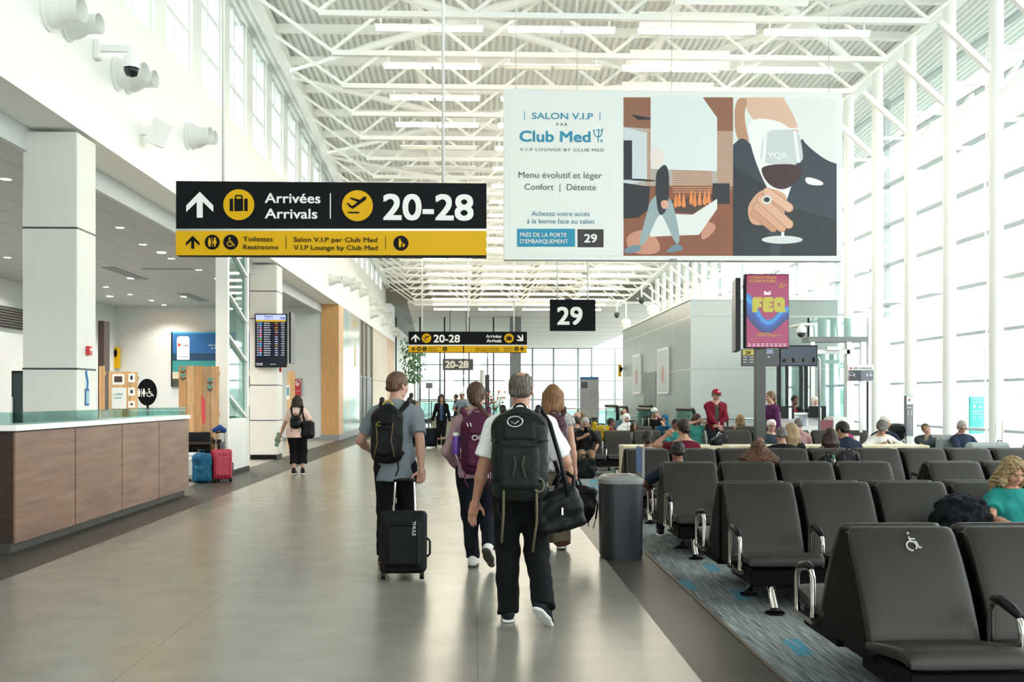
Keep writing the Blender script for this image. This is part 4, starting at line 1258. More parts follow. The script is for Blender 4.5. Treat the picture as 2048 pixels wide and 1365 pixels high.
b = MB(); p = f.p(967, 755); b.box((p.x - .05, -.05, p.z), (.08, .4, .6), rz=.3); b.build('screen', FRAMEM, t)

# bin
c = gp(1240, 1121)
t = thing('recycling_bin', 'dark slate recycling bin with grey lid and notice board beside the seats', 'bin', (c.x + .035, c.y + .2, 0))
b = MB(); b.loft([((0, 0, z), (1, 0, 0), (0, 1, 0), hx, .23) for z, hx in ((0, .19), (.02, .205), (.70, .213), (.74, .213))], 36, 3.2); b.build('body', mat('slate_plastic', '#191d22', 0.45, bump=(120, .05)), t, True, 35)
LID = mat('lid_grey', '#7b7f7c', 0.45)
b = MB(); b.loft([((0, 0, z), (1, 0, 0), (0, 1, 0), hx, hy) for z, hx, hy in ((.74, .218, .235), (.775, .22, .237), (.80, .20, .22), (.815, .17, .19))], 36, 3.2); b.build('lid', LID, t, True, 35)
b = MB(); b.span((-.13, -.12, .812), (.09, -.04, .818)); b.span((-.13, .04, .812), (.09, .12, .818)); b.build('slot', BLACK, t)
b = MB(); b.span((.185, -.15, .79), (.215, .17, 1.1), bev=.008); b.build('notice_board', LID, t)
b = MB(); b.span((.180, -.13, .84), (.184, .15, 1.08)); b.build('notice_sheet', flatmat('#3f74b8'), t)

# ------------------------------------------------------------------ wood fronted counter with glass on top
x1, ya, yb = -4.68, 10.25, 16.35
t = thing('service_counter', 'long wood fronted service counter with white top and frosted glass screen', 'counter', (x1, ya, 0))
LAM = mat('walnut_laminate', '#7e6252', 0.42, var=(2.2, .28), stretch=(1, .5, 5), bump=(14, .12))
L_ = yb - ya
b = MB(); b.span((-.37, .04, 0), (-.06, L_ - .04, .1)); b.build('toe_kick', mat('toe_kick_grey', '#3c3b37', .5), t)
b = MB(); b.span((-.38, .03, .1), (-.021, L_ - .03, 1.24)); b.build('carcass', mat('dark_walnut', '#33211b', 0.45, var=(3, .3), stretch=(.4, 2, 12)), t)
for k in range(4):
    b = MB(); b.span((-.02, .02 + k * L_ / 4, .1), (0, (k + 1) * L_ / 4 - .005, 1.225)); b.build('front_panel', LAM, t)
b = MB(); b.span((-.39, -.02, 1.241), (.03, L_ + .0, 1.30), bev=.004); b.build('worktop', WHITE, t)
b = MB(); b.span((-.06, .03, 1.301), (-.045, L_ - .02, 1.43)); b.span((-.37, .03, 1.301), (-.06, .045, 1.43)); b.build('glass_screen', FROST, t)

# ------------------------------------------------------------------ concession things behind the counter
PALLET = stripes('pallet_boards', '#c39a6c', '#6d4e33', .135, .008, axis=0)
for m_ in (PALLET,):
    pass
def pallet(name, lab, Y, x0, y0, x1, y1=None):
    zt_, xa, xb = wz(x0, y0, Y), wx(x0, Y), wx(x1, Y)
    t = thing(name, lab, 'display board', ((xa + xb) / 2, Y, 0), 0, 'pallet wood displays')
    n = max(2, int(abs(xb - xa) / .14)); w_ = (xb - xa) / n
    random.seed(int(x0))
    for i in range(n):
        col = random.choice(('#c9a174', '#b98d5e', '#d2ae80', '#bf9870', '#a98765'))
        b = MB(); b.span((xa - t.location.x + i * w_ + .004, 0, .02), (xa - t.location.x + (i + 1) * w_ - .004, .03, zt_ - random.random() * .015))
        b.build('board', mat('board_' + col[1:], col, .7, var=(4, .2), stretch=(6, 6, .6)), t)
    b = MB()
    for z in (.3, zt_ * .55, zt_ - .2): b.span((xa - t.location.x, .031, z), (xb - t.location.x, .08, z + .09))
    b.build('batten', mat('board_b98d5e', '#b98d5e', .7), t)
    return t, Flat(t, Y).on(.004)
t, f = pallet('pallet_display', 'tall pallet wood board with red streak and painted arrows behind the counter', 19.4, 357, 732, 438)
f.start().poly([(403, 790), (410, 800), (411, 845), (405, 850), (403, 820)]).done('red_streak', flatmat('#d2474f'))
for x_, y0 in ((366, 733), (420, 755)):
    f.start(); [f.poly([(x_ - 5, y0 + k * 7), (x_, y0 + 4 + k * 7), (x_ + 5, y0 + k * 7), (x_ + 5, y0 + 4 + k * 7), (x_, y0 + 8 + k * 7), (x_ - 5, y0 + 4 + k * 7)]) for k in (0, 2)]; f.done('teal_arrow', flatmat('#2b9c97'))
    f.start(); [f.poly([(x_ - 5, y0 + k * 7), (x_, y0 + 4 + k * 7), (x_ + 5, y0 + k * 7), (x_ + 5, y0 + 4 + k * 7), (x_, y0 + 8 + k * 7), (x_ - 5, y0 + 4 + k * 7)]) for k in (1, 3)]; f.done('dark_arrow', flatmat('#34464a'))
t, f = pallet('pallet_display', 'low pallet wood board carrying small framed pictures near the round toilet sign', 22.0, 217, 743, 275)
for k, (x0, y0, x1_, y1_) in enumerate(((225, 749, 249, 770), (257, 748, 270, 765), (257, 776, 270, 792), (257, 803, 270, 816))):
    f.on(.012).start().rect(x0, y0, x1_, y1_, .012).done('picture_frame', WHITE)
    f.on(.016).start().rect(x0 + 4, y0 + 4, x1_ - 4, y1_ - 5).done('picture', flatmat(('#4a3431', '#2f3550', '#3c3a55', '#3a3d4c')[k]))
f.on(.012).start().rect(224, 776, 253, 818, .01).done('notice', flatmat('#e2eaea')); f.on(.016); f.txt('LE DÉFILÉ', 228, 791, 4, 246, flatmat('#54a8ab'), .01); f.txt('DES MARQUES', 228, 798, 3, 243, flatmat('#54a8ab'), 0)
t, f = pallet('pallet_display', 'plain pallet wood panel partly hidden by the near pillar', 21.0, 198, 732, 209)
t, f = pallet('pallet_display', 'narrow pallet wood panel beside the far pillar with a small picture', 31.0, 574, 743, 590)
f.on(.012).start().rect(573, 771, 579, 800, .01).done('picture_frame', WHITE); f.on(.018).start().rect(574, 775, 578, 792).done('picture', flatmat('#5c8fb0'))
b = MB(); b.span((wx(196, 26), 26, 0), (wx(208, 26), 26.4, wz(200, 642, 26))); o = b.build('wood_column', mat('dark_brown', '#3d2a26', .5)); tag(o, 'dark brown square wood column standing behind the near pillar', 'column')
# near-pillar fittings
t = thing('fire_alarm', 'small red fire alarm on the side of the near pillar', 'alarm', (-5.1, 13.22, wz(183, 702, 13.22)))
b = MB(); b.span((0, -.05, -.06), (.05, .05, .06), bev=.008); b.build('housing', mat('alarm_red', '#c22b30', .4), t); b = MB(); b.span((.05, -.03, .0), (.056, .03, .03)); b.build('strobe', WHITE, t)
t = thing('fire_alarm', 'tiny red alarm box on the side of the far pillar', 'alarm', (-5.1, 25.95, wz(569, 740, 25.9)))
b = MB(); b.span((0, -.05, -.06), (.05, .05, .06), bev=.008); b.build('housing', MATS['alarm_red'], t)
t = thing('lanyard_card', 'blue badge card hanging on a lanyard on the near pillar side', 'badge', (-5.1, 13.2, wz(181, 795, 13.2)))
b = MB(); b.span((.004, -.06, -.11), (.012, .06, .11)); b.build('card', flatmat('#1f5f8e'), t); b = MB(); b.tube([(.01, 0, .11), (.01, .02, .2), (.01, -.04, .33), (.01, -.02, .34)], .012, 6); b.build('lanyard', flatmat('#2b7fb8'), t)
b = MB(); b.span((.013, -.045, -.08), (.015, -.005, .08)); b.span((.013, .005, -.08), (.015, .045, .08)); b.build('printed_text', flatmat('#9cc2d8'), t)
# louvre grille, dark cabinet and recess on the outer wall
b = MB(); b.span((-13.19, 24.0, 3.54), (-13.1, 29.5, 4.13)); t = b.build('wall_louvre', DARKGREY); t['kind'] = 'structure'
b = MB(); [b.span((-13.1, 24.05, 3.58 + .075 * i), (-13.06, 29.45, 3.61 + .075 * i)) for i in range(7)]; b.build('slat', mat('louvre_brown', '#5c5751', .5), t)
t = thing('drinks_fridge', 'tall dark glass cabinet at the far left behind the near pillar', 'cabinet', (wx(52, 25), 25, 0))
b = MB(); b.span((-.35, 0, 0), (.35, .7, wz(52, 742, 25))); b.build('body', SATIN, t); b = MB(); b.span((-.3, -.02, .1), (.3, 0, wz(52, 748, 25))); b.build('glass_door', mat('dark_glass', '#16282c', .1), t); b = MB(); b.bar((-.3, -.06, .9), (-.3, -.06, 1.6), .03, .03); b.build('handle', ALU, t)
# small glass display counter further back
t = thing('glass_counter', 'low grey counter with a glass top box behind the slim white pylon', 'counter', (wx(480, 27), 27, 0))
b = MB(); b.span((-.9, 0, 0), (.32, .7, .98)); b.build('body', mat('pale_grey_panel', '#b7bbba', .5), t); b = MB(); b.span((-.9, 0, .981), (.32, .02, 1.36)); b.span((-.9, .68, .981), (.32, .7, 1.36)); b.build('glass_box', FROST, t)
t = thing('glass_counter', 'low grey counter with a glass top between the pallet boards', 'counter', (wx(330, 28), 28, 0))
b = MB(); b.span((-.75, 0, 0), (.7, .7, .98)); b.build('body', MATS['pale_grey_panel'], t); b = MB(); b.span((-.75, 0, .981), (.7, .02, 1.3)); b.build('glass_box', FROST, t)
# downlights and vents in the concession ceiling
DLE = mat('downlight_glow', '#ffe9c8', .5, emit=14)
random.seed(2)
dl = [(15, 515), (343, 517), (398, 540), (441, 560), (212, 574), (260, 589), (303, 601), (328, 610), (240, 455), (286, 489), (12, 358), (90, 372)]
for k, (px, py) in enumerate(dl):
    d = (4.9 - CAMH) * FPX / (HOR - py); r = (px - 1024) / FPX * d
    X_, Y_ = d * math.sin(YAW) + r * math.cos(YAW), d * math.cos(YAW) - r * math.sin(YAW)
    if X_ < -13: continue
    t = thing('downlight', 'small round downlight in the tiled ceiling, %s of the front ones' % ORD[k], 'light fixture', (X_, Y_, 4.9), 0, 'round ceiling downlights')
    b = MB(); b.lathe([(.075, -.001), (.095, -.012), (.1, 0)], 16); b.build('ring', WHITE, t, True)
    b = MB(); b.lathe([(.0, -.006), (.075, -.006)], 16); b.build('lens', DLE, t)
    ld = bpy.data.lights.new('downlight_beam', 'SPOT'); ld.energy = 150; ld.color = (1, .93, .82); ld.spot_size = 2.3; ld.spot_blend = .6; ld.shadow_soft_size = .08
    lo = bpy.data.objects.new('downlight_beam', ld); COL.objects.link(lo); lo.parent = t; lo.location = (0, 0, -.03)
# extra downlights and spots added to brighten the concession room
for k, (X_, Y_) in enumerate([(x, y) for x in (-7.2, -9.6, -12) for y in (8, 13, 18, 23, 28, 33)]):
    ld = bpy.data.lights.new('downlight_beam', 'SPOT'); ld.energy = 130; ld.color = (1, .95, .87); ld.spot_size = 2.5; ld.spot_blend = .6; ld.shadow_soft_size = .08
    t = thing('downlight', 'extra round downlight added in the tiled ceiling, %s %s' % (ORD[k % 6], ('along the pillars', 'along the middle', 'along the outer wall')[k // 6]), 'light fixture', (X_, Y_, 4.9), 0, 'round ceiling downlights')
    b = MB(); b.lathe([(.0, -.006), (.075, -.006), (.095, -.012), (.1, 0)], 16); b.build('lens', DLE, t)
    lo = bpy.data.objects.new('downlight_beam', ld); COL.objects.link(lo); lo.parent = t; lo.location = (0, 0, -.03)
for k, (px, py, a) in enumerate(((252, 547, .2), (388, 595, .2), (335, 538, 0))):
    d = (4.9 - CAMH) * FPX / (HOR - py); r = (px - 1024) / FPX * d
    X_, Y_ = d * math.sin(YAW) + r * math.cos(YAW), d * math.cos(YAW) - r * math.sin(YAW)
    b = MB(); b.box((0, 0, -.006), (.35, 2.6, .012)) if k < 2 else b.box((0, 0, -.006), (1.3, .12, .012)); o = b.build('ceiling_vent', mat('vent_grey', '#7a7f80', .6)); o.location = (X_, Y_, 4.9)
    tag(o, ('long slot vent in the tiled ceiling left of the sign', 'slot vent in the tiled ceiling near the beach poster', 'thin slot vent across the tiled ceiling')[k], 'vent', 'ceiling slot vents')
# ------------------------------------------------------------------ air nozzles, camera and speaker on the bulkhead
nz = [(112, 22, .30), (150, 50, .26), (247, 148, .30), (268, 160, .26), (386, 272, .30), (396, 277, .26),
      (665, 560, .28), (693, 563, .30), (706, 572, .32), (724, 585, .32), (744, 604, .3), (756, 617, .28), (764, 622, .28), (774, 630, .28), (745, 628, .34), (767, 645, .28), (785, 660, .3), (796, 668, .3)]
NZM = mat('nozzle_white', '#e6e8e5', .35)
for k, (px, py, r) in enumerate(nz):
    Y_ = min(yx(px, -5.0), 61); z_ = wz(px, py, Y_)
    t = thing('air_nozzle', 'white round air nozzle on the bulkhead, %s along the wall from the camera end' % ORD[k], 'air nozzle', (-5.1, Y_, z_), 0, 'air nozzles on the bulkhead')
    M = Matrix.Rotation(math.radians(90), 4, 'Y')
    r *= .8
    b = MB(); b.lathe([(r, 0), (r, .03), (r * .86, .05), (r * .84, .12), (r * .66, .20), (r * .58, .24)], 24, (0, 0, 0), M); b.build('flange', NZM, t, True, 40)
    b = MB(); b.lathe([(r * .58, .22), (r * .56, .40), (r * .62, .42), (r * .60, .43), (r * .52, .40), (r * .5, .25)], 24, (0, 0, 0), M @ Matrix.Rotation(.12, 4, 'X')); b.build('barrel', NZM, t, True, 40)
yq = yx(190, -5.1)
t = thing('ptz_camera', 'white dome camera on a long bracket fixed to the bulkhead', 'camera', (-5.1, yq, wz(190, 100, yq)))
b = MB(); b.box((.04, 0, 0), (.08, .14, .26), bev=.01); b.build('wall_plate', WHITE, t)
b = MB(); b.bar((.06, 0, .02), (.5, .0, .02), .07, .085); b.cyl((.48, 0, .05), (.48, 0, -.08), .06, n=14); b.build('arm', WHITE, t, True, 40)
b = MB(); b.lathe([(.03, -.05), (.095, -.08), (.105, -.2), (.105, -.24)], 18, (.48, 0, 0)); b.build('housing', WHITE, t, True, 40)
b = MB(); b.lathe([(.1, -.24), (.098, -.28), (.07, -.34), (.005, -.36)], 18, (.48, 0, 0)); b.build('lens_dome', mat('smoked_dome', '#1d2023', .08), t, True)
yq = yx(282, -5.1)
t = thing('wall_speaker', 'white box loudspeaker tilted down on the bulkhead between the nozzles', 'speaker', (-5.1, yq, wz(282, 265, yq)))
b = MB(); b.box((.27, 0, 0), (.2, .26, .40), M=Matrix.Rotation(math.radians(-20), 4, 'Z') @ Matrix.Rotation(math.radians(28), 4, 'Y'), bev=.02); b.build('cabinet', WHITE, t)
b = MB(); b.bar((0, 0, .02), (.2, 0, .02), .1, .12); b.build('bracket', WHITE, t)
# ------------------------------------------------------------------ beam seating
VINYL = mat('grey_vinyl', '#221f1b', 0.45, spec=.4, bump=(260, .12), var=(2, .06))
SHELL = mat('black_shell', '#020303', 0.6, spec=.15)
def bench(n, loc, rz, label, arms=None, accessible=False, gap=None, legs=None):
    """n seats along +x from the left end, facing local -y, top of the backs at y = 0"""
    t = thing('seat_row', label, 'bench seat', loc, rz, 'beam seats of the waiting area')
    xsn = [.31 + .62 * i + (.35 if gap is not None and i >= gap else 0) for i in range(n)]
    L = xsn[-1] + .31
    key = 'bench'
    U, = [Vector((1, 0, 0))]
    for i, x in enumerate(xsn):
        if key not in BENCH:
            b = MB()
            st = []
            path = [(-.345, .30, .276, .012), (-.34, .325, .281, .026), (-.295, .43, .283, .033), (-.225, .58, .283, .035), (-.14, .73, .282, .036), (-.065, .84, .28, .036), (-.035, .872, .276, .031), (-.022, .888, .262, .018), (-.016, .894, .235, .004)]
            for k, (y, z, hw, ht) in enumerate(path):
                a = path[max(0, k - 1)]; c = path[min(len(path) - 1, k + 1)]
                d = Vector((0, c[0] - a[0], c[1] - a[1])).normalized()
                N = Vector((0, d.z, -d.y))
                st.append(((0, y, z), U, N, hw, ht))
            b.loft(st, 28, 6)
            o = b.build('backrest', VINYL, t, True, 50)
            BENCH['back'] = o.data
            b = MB()
            st = []
            path = [(-.27, .335, .275, .006), (-.29, .335, .284, .03), (-.45, .36, .285, .036), (-.66, .39, .286, .04), (-.74, .395, .286, .044), (-.785, .38, .283, .04), (-.80, .365, .276, .014)]
            for k, (y, z, hw, ht) in enumerate(path):
                st.append(((0, y, z), U, Vector((0, 0, 1)), hw, ht))
            b.loft(st, 28, 6)
            o2 = b.build('seat', VINYL, t, True, 50)
            BENCH['seat'] = o2.data
            b = MB()
            b.prism([(-.03, .862), (.004, .868), (.018, .85), (.018, .26), (-.36, .26), (-.345, .33), (-.295, .43), (-.225, .58), (-.12, .73)], (-.278, 0, 0), (0, 1, 0), (0, 0, 1), .556)
            o3 = b.build('shell', SHELL, t)
            BENCH['shell'] = o3.data
            BENCH[key] = True
            oo = (o, o2, o3)
        else:
            oo = []
            for nm in ('back', 'seat', 'shell'):
                o = bpy.data.objects.new({'back': 'backrest'}.get(nm, nm), BENCH[nm]); COL.objects.link(o); o.parent = t; oo.append(o)
        for o in oo: o.location.x = x
    b = MB(); b.span((.06, -.73, .19), (L - .06, -.16, .318), bev=.012); b.span((.055, -.56, .235), (.06, -.53, .265)); b.build('beam', SHELL, t)
    for a in (arms if arms is not None else range(n + 1)):
        x = 0 if a == 0 else (L if a == n else (xsn[a - 1] + xsn[a]) / 2)
        if 'arm' not in BENCH:
            b = MB()
            q = [(0, -.66, .29), (0, -.665, .48), (0, -.655, .525), (0, -.625, .555), (0, -.46, .585), (0, -.405, .575), (0, -.38, .535), (0, -.375, .31)]
            b.tube(q, .0165, 10); b.span((-.02, -.69, .275), (.02, -.35, .305))
            o = b.build('armrest', CHROME, t, True, 60); BENCH['arm'] = o.data
            b = MB(); b.tube([(0, -.65, .552), (0, -.58, .578), (0, -.48, .597), (0, -.40, .59)], [.017, .025, .025, .017], 12)
            p_ = b.build('arm_pad', BLACK, o, True); BENCH['pad'] = p_.data
        else:
            o = bpy.data.objects.new('armrest', BENCH['arm']); COL.objects.link(o); o.parent = t
            p_ = bpy.data.objects.new('arm_pad', BENCH['pad']); COL.objects.link(p_); p_.parent = o
        o.location.x = x
    for x in (legs or [.22] + [1.46 + 1.24 * k for k in range(int((L - 1) / 1.24))]):
        if 'leg' not in BENCH:
            b = MB(); b.cyl((0, -.68, .2), (0, -.80, .03), .028, .03, 14); b.cyl((0, -.24, .2), (0, -.10, .04), .026, n=12); o = b.build('leg', CHROME, t, True, 40); BENCH['leg'] = o.data
            b = MB(); b.cyl((0, -.80, 0), (0, -.80, .018), .07, n=18); b.cyl((0, -.80, .018), (0, -.79, .04), .035, n=12); b.cyl((0, -.10, 0), (0, -.10, .018), .07, n=18); b.cyl((0, -.10, .018), (0, -.10, .04), .035, n=12)
            f_ = b.build('foot', BLACK, o, True, 40); BENCH['foot'] = f_.data
        else:
            o = bpy.data.objects.new('leg', BENCH['leg']); COL.objects.link(o); o.parent = t
            f_ = bpy.data.objects.new('foot', BENCH['foot']); COL.objects.link(f_); f_.parent = o
        o.location.x = x
    if accessible:
        b = MB()
        c = Vector((.31 + .03, -.118, .835)); E = Vector((1, 0, 0)); S_ = Vector((0, .055, .09)).normalized()
        P2 = lambda x, y: c + E * x + S_ * y
        b.tube([P2(-.008 + .026 * math.cos(a), -.028 + .026 * math.sin(a)) for a in np.linspace(-.8, 4.9, 18)], .0045, 5)
        b.tube([P2(-.012, .022), P2(-.008, -.005), P2(.02, -.006), P2(.03, -.04), P2(.042, -.036)], .0055, 5); b.tube([P2(-.01, .012), P2(.018, .01)], .0045, 5)
        b.lathe([(.0, -.009), (.009, 0), (0, .009)], 8, P2(-.012, .042))
        b.build('wheelchair_symbol', mat('pale_print', '#b9b9b3', .6), t)
    return t
BENCH = {}
X0 = 1.92
ROWS = [(5.22, 3), (7.98, 5), (10.45, 6), (13.2, 9)]
for k, (Y, n) in enumerate(ROWS):
    nm = ('nearest', 'second', 'third', 'fourth')[k]
    bench(n, (X0 + (.0, .03, 0, .03)[k], Y, 0), 0, ('grey beam seats facing the camera in the %s row from the front' % nm) if k else 'nearest grey beam seats facing the camera, wheelchair symbol on the end seat',
          arms=[1, 2, 3] if k == 0 else None, accessible=(k == 0), gap=4 if k == 2 else None)
    n2 = n
    L = .62 * n2 + (.35 if k == 2 else 0)
    bench(n2, (X0 - .03 + L + .05, Y + .09, 0), math.pi, gap=2 if k == 2 else None, label= 'grey vinyl beam seats facing away, back to back with the %s row' % nm)
bench(4, (wx(1145, 20.7), 20.7, 0), 0, 'row of grey beam seats beyond the cream table where the woman with the phone sits')
bench(5, (wx(1443, 20.7), 20.7, 0), 0, 'grey beam seats beyond the cream table around the magenta screen post')
bench(5, (wx(1150, 23.6), 23.6, 0), 0, 'far row of grey beam seats in front of the grey box, left part')
bench(5, (wx(1418, 23.6), 23.6, 0), 0, 'far row of grey beam seats near the standing man in red')
# long table with cream patterned top
CREAM = mat('cream_pattern', '#ddd8c4', .5, var=(7, .1), col2='#b7a96f')
t = thing('long_table', 'long cream patterned table standing behind the fourth row of seats', 'table', (wx(1243, 15.0), 14.75, 0))
Lt = wx(1845, 15) - wx(1243, 15)
b = MB(); b.span((0, 0, .80), (Lt, .55, .86), bev=.01); b.build('table_top', CREAM, t)
for x in (0.0, Lt * .33, Lt * .66, Lt - .1):
    b = MB(); b.span((x, .05, 0), (x + .1, .5, .80)); b.build('leg', CREAM, t)

# lounge armchairs by the glazing
LG = mat('grey_lounge_fabric', '#8e9896', .7, bump=(200, .1))
def armchair(loc, rz, lab):
    t = thing('lounge_armchair', lab, 'armchair', loc, rz, 'grey lounge armchairs by the glazing')
    b = MB(); b.span((-.32, -.36, .22), (.32, .30, .44), bev=.04); b.build('seat', LG, t)
    b = MB(); b.span((-.34, .22, .2), (.34, .42, .87), bev=.05); b.build('backrest', LG, t)
    for s_ in (-1, 1):
        b = MB(); b.span((s_ * .33 if s_ > 0 else -.48, -.38, .16), (.48 if s_ > 0 else -.33, .34, .62), bev=.04); b.build('armrest', LG, t)
        b = MB(); b.span((s_ * .36 - .03, -.3, 0), (s_ * .36 + .03, -.24, .2)); b.span((s_ * .36 - .03, .2, 0), (s_ * .36 + .03, .26, .2)); b.build('leg', SATIN, t)
    return t
armchair((wx(1862, 18.6), 18.6, 0), math.radians(-60), 'grey lounge armchair in which the man sleeps')
armchair((wx(1955, 15.9), 15.9, 0), math.pi, 'grey lounge armchair turned away in front of the man in navy')
armchair((wx(1930, 17.55), 17.55, 0), math.radians(8), 'grey lounge armchair under the man in navy by the glazing')
armchair((wx(2046, 15.0), 15.0, 0), math.radians(-80), 'grey lounge armchair at the edge beside the standing backpack')

# escalator hoops and rails
def hoop(px, Y, top, lab, w=.16):
    z = wz(px, top, Y)
    t = thing('escalator_balustrade', lab, 'escalator', (wx(px, Y), Y, 0), math.radians(8), 'escalator handrail ends')
    for s_ in (-.55, .55):
        q = [(s_, .0, z - .45), (s_, -.12, z - .40)] + [(s_, -.12 + .22 * (1 - math.cos(a)) * .6, z - .3 + .3 * math.sin(a)) for a in np.linspace(.1, math.pi / 2, 8)] + [(s_, 1.2, z)]
        b = MB(); b.tube(q, .05, 8); b.build('handrail', BLACK, t, True)
        b = MB(); b.span((s_ - .02, 0, .1), (s_ + .02, 1.2, z - .05)); b.build('glass_side', FROST, t)
    b = MB(); b.span((-.7, -.1, 0), (.7, 1.2, .12)); b.build('step_base', ALU, t)
hoop(1268, 30, 813, 'escalator end with black handrails in front of the dark doorway')
hoop(1345, 25.4, 820, 'escalator end with black handrails at the corner of the grey box')
hoop(1222, 34.5, 815, 'escalator end with black handrails beyond the far seats')
def rail(x0, x1, Y, top, lab, posts=5, glass=True):
    z = wz((x0 + x1) / 2, top, Y)
    t = thing('guard_rail', lab, 'railing', (wx(x0, Y), Y, 0), 0, 'guard rails around the far gate')
    L = wx(x1, Y) - wx(x0, Y)
    b = MB(); b.cyl((0, 0, z), (L, 0, z), .03, n=8); b.build('top_rail', ALU, t, True)
    for i in range(posts):
        x = L * i / (posts - 1); b = MB(); b.cyl((x, 0, 0), (x, 0, z), .025, n=8); b.build('post', SATIN, t, True)
    if glass:
        b = MB(); b.span((0, -.01, .1), (L, .01, z - .08)); b.build('glass_infill', FROST, t)
rail(835, 1000, 56, 803, 'steel and glass guard rail before the dark framed glass wall', 7)
rail(1100, 1240, 44, 818, 'steel and glass guard rail in the far gate behind the bald man', 6)
rail(1395, 1515, 25.9, 838, 'steel rail along the front of the grey box', 5, False)
# ------------------------------------------------------------------ smooth solids (distance fields meshed with surface nets)
class Blob:
    def __init__(s):
        s.ops = []
    def _add(s, fn, lo, hi, k, op):
        s.ops.append((fn, np.array(lo, float), np.array(hi, float), k, op))
        return s
    def rc(s, a, b, ra, rb, k=.02, op='u', flat=False):
        """tapered capsule; flat=True cuts the far end square"""
        a, b = np.array(a, float), np.array(b, float)
        d = b - a
        L = max(1e-6, float(np.linalg.norm(d)))
        u = d / L
        def fn(P):
            q = [P[i] - a[i] for i in range(3)]
            t = q[0] * u[0] + q[1] * u[1] + q[2] * u[2]
            tc = np.clip(t, 0, L * (1.0 if not flat else 1.6))
            r = ra + (rb - ra) * np.clip(tc / L, 0, 1)
            D = np.sqrt(sum((q[i] - u[i] * tc) ** 2 for i in range(3))) - r
            return np.maximum(D, t - L) if flat else D
        m = max(ra, rb)
        return s._add(fn, np.minimum(a, b) - m, np.maximum(a, b) + m, k, op)
    def el(s, c, rad, R=None, k=.02, op='u'):
        c = np.array(c, float)
        Ri = np.array(R if R is not None else np.eye(3), float).reshape(3, 3)
        rad = np.array(rad, float)
        def fn(P):
            q = [P[i] - c[i] for i in range(3)]
            l = [sum(Ri[j][i] * q[j] for j in range(3)) for i in range(3)]
            k0 = np.sqrt(sum((l[i] / rad[i]) ** 2 for i in range(3)))
            k1 = np.sqrt(sum((l[i] / rad[i] ** 2) ** 2 for i in range(3))) + 1e-9
            return k0 * (k0 - 1) / k1
        ext = np.abs(Ri) @ rad
        return s._add(fn, c - ext, c + ext, k, op)
    def bx(s, c, half, r=.02, R=None, k=.02, op='u'):
        c = np.array(c, float)
        Ri = np.array(R if R is not None else np.eye(3), float).reshape(3, 3)
        h = np.array(half, float) - r
        def fn(P):
            q = [P[i] - c[i] for i in range(3)]
            l = [np.abs(sum(Ri[j][i] * q[j] for j in range(3))) - h[i] for i in range(3)]
            o = np.sqrt(sum(np.maximum(x, 0) ** 2 for x in l))
            return o + np.minimum(np.maximum(l[0], np.maximum(l[1], l[2])), 0) - r
        ext = np.abs(Ri) @ (h + r)
        return s._add(fn, c - ext, c + ext, k, op)
    def cut(s, p, n):
        """keep the side the normal points away from"""
        p, n = np.array(p, float), np.array(n, float)
        n = n / np.linalg.norm(n)
        return s._add(lambda P: sum((P[i] - p[i]) * n[i] for i in range(3)), p, p, 0, 'i')
    def wrinkle(s, amp, f=(1, 1, 1), ph=0.0):
        def fn(P):
            x, y, z = P[0] * f[0] * 20 + ph, P[1] * f[1] * 20 + 2 * ph, P[2] * f[2] * 20
            return amp * (np.sin(1.1 * z + .8 * np.sin(.9 * x + .6 * y + ph) * 1.8) * .6 + np.sin(1.7 * x - .9 * z + ph) * .3 + np.sin(2.3 * y + 1.9 * z - .7 * x) * .3)
        return s._add(fn, (0, 0, 0), (0, 0, 0), 0, 'd')
    def strands(s, amp, c, fx=150, wave=.6):
        c = np.array(c, float)
        def fn(P):
            an = np.arctan2(P[0] - c[0], -(P[1] - c[1]))
            return amp * (np.sin(an * fx * .12 + wave * 6 * np.sin((P[2] - c[2]) * 22 + 3 * an)) + .6 * np.sin(an * fx * .27 + 2.0 + wave * 4 * np.sin((P[2]) * 31)))
        return s._add(fn, (0, 0, 0), (0, 0, 0), 0, 'd')
    def mesh(s, h):
        us = [o for o in s.ops if o[4] == 'u']
        lo = np.min([o[1] for o in us], 0) - 3 * h
        hi = np.max([o[2] for o in us], 0) + 3 * h
        n = np.ceil((hi - lo) / h).astype(int) + 1
        ax = [lo[i] + h * np.arange(n[i]) for i in range(3)]
        D = np.full(n, .5, np.float32)
        for fn, a, b, k, op in s.ops:
            if op in 'id':
                P = (ax[0][:, None, None], ax[1][None, :, None], ax[2][None, None, :])
                v = fn(P)
                D = np.maximum(D, v) if op == 'i' else D + v
                D = D.astype(np.float32)
                continue
            m = max(k, 3 * h) + h
            i0 = np.clip(np.floor((a - m - lo) / h).astype(int), 0, n)
            i1 = np.clip(np.ceil((b + m - lo) / h).astype(int) + 1, 0, n)
            if np.any(i1 <= i0): continue
            sl = tuple(slice(i0[i], i1[i]) for i in range(3))
            P = (ax[0][sl[0]][:, None, None], ax[1][sl[1]][None, :, None], ax[2][sl[2]][None, None, :])
            v = fn(P) + np.zeros([i1[i] - i0[i] for i in range(3)])
            cur = D[sl]
            kk = max(k, 1e-5)
            if op == 'u':
                t = np.clip(.5 + .5 * (cur - v) / kk, 0, 1)
                D[sl] = cur * (1 - t) + v * t - kk * t * (1 - t)
            else:
                v = -v
                t = np.clip(.5 - .5 * (cur - v) / kk, 0, 1)
                D[sl] = cur * (1 - t) + v * t + kk * t * (1 - t)
        return surface_nets(D, lo, h)

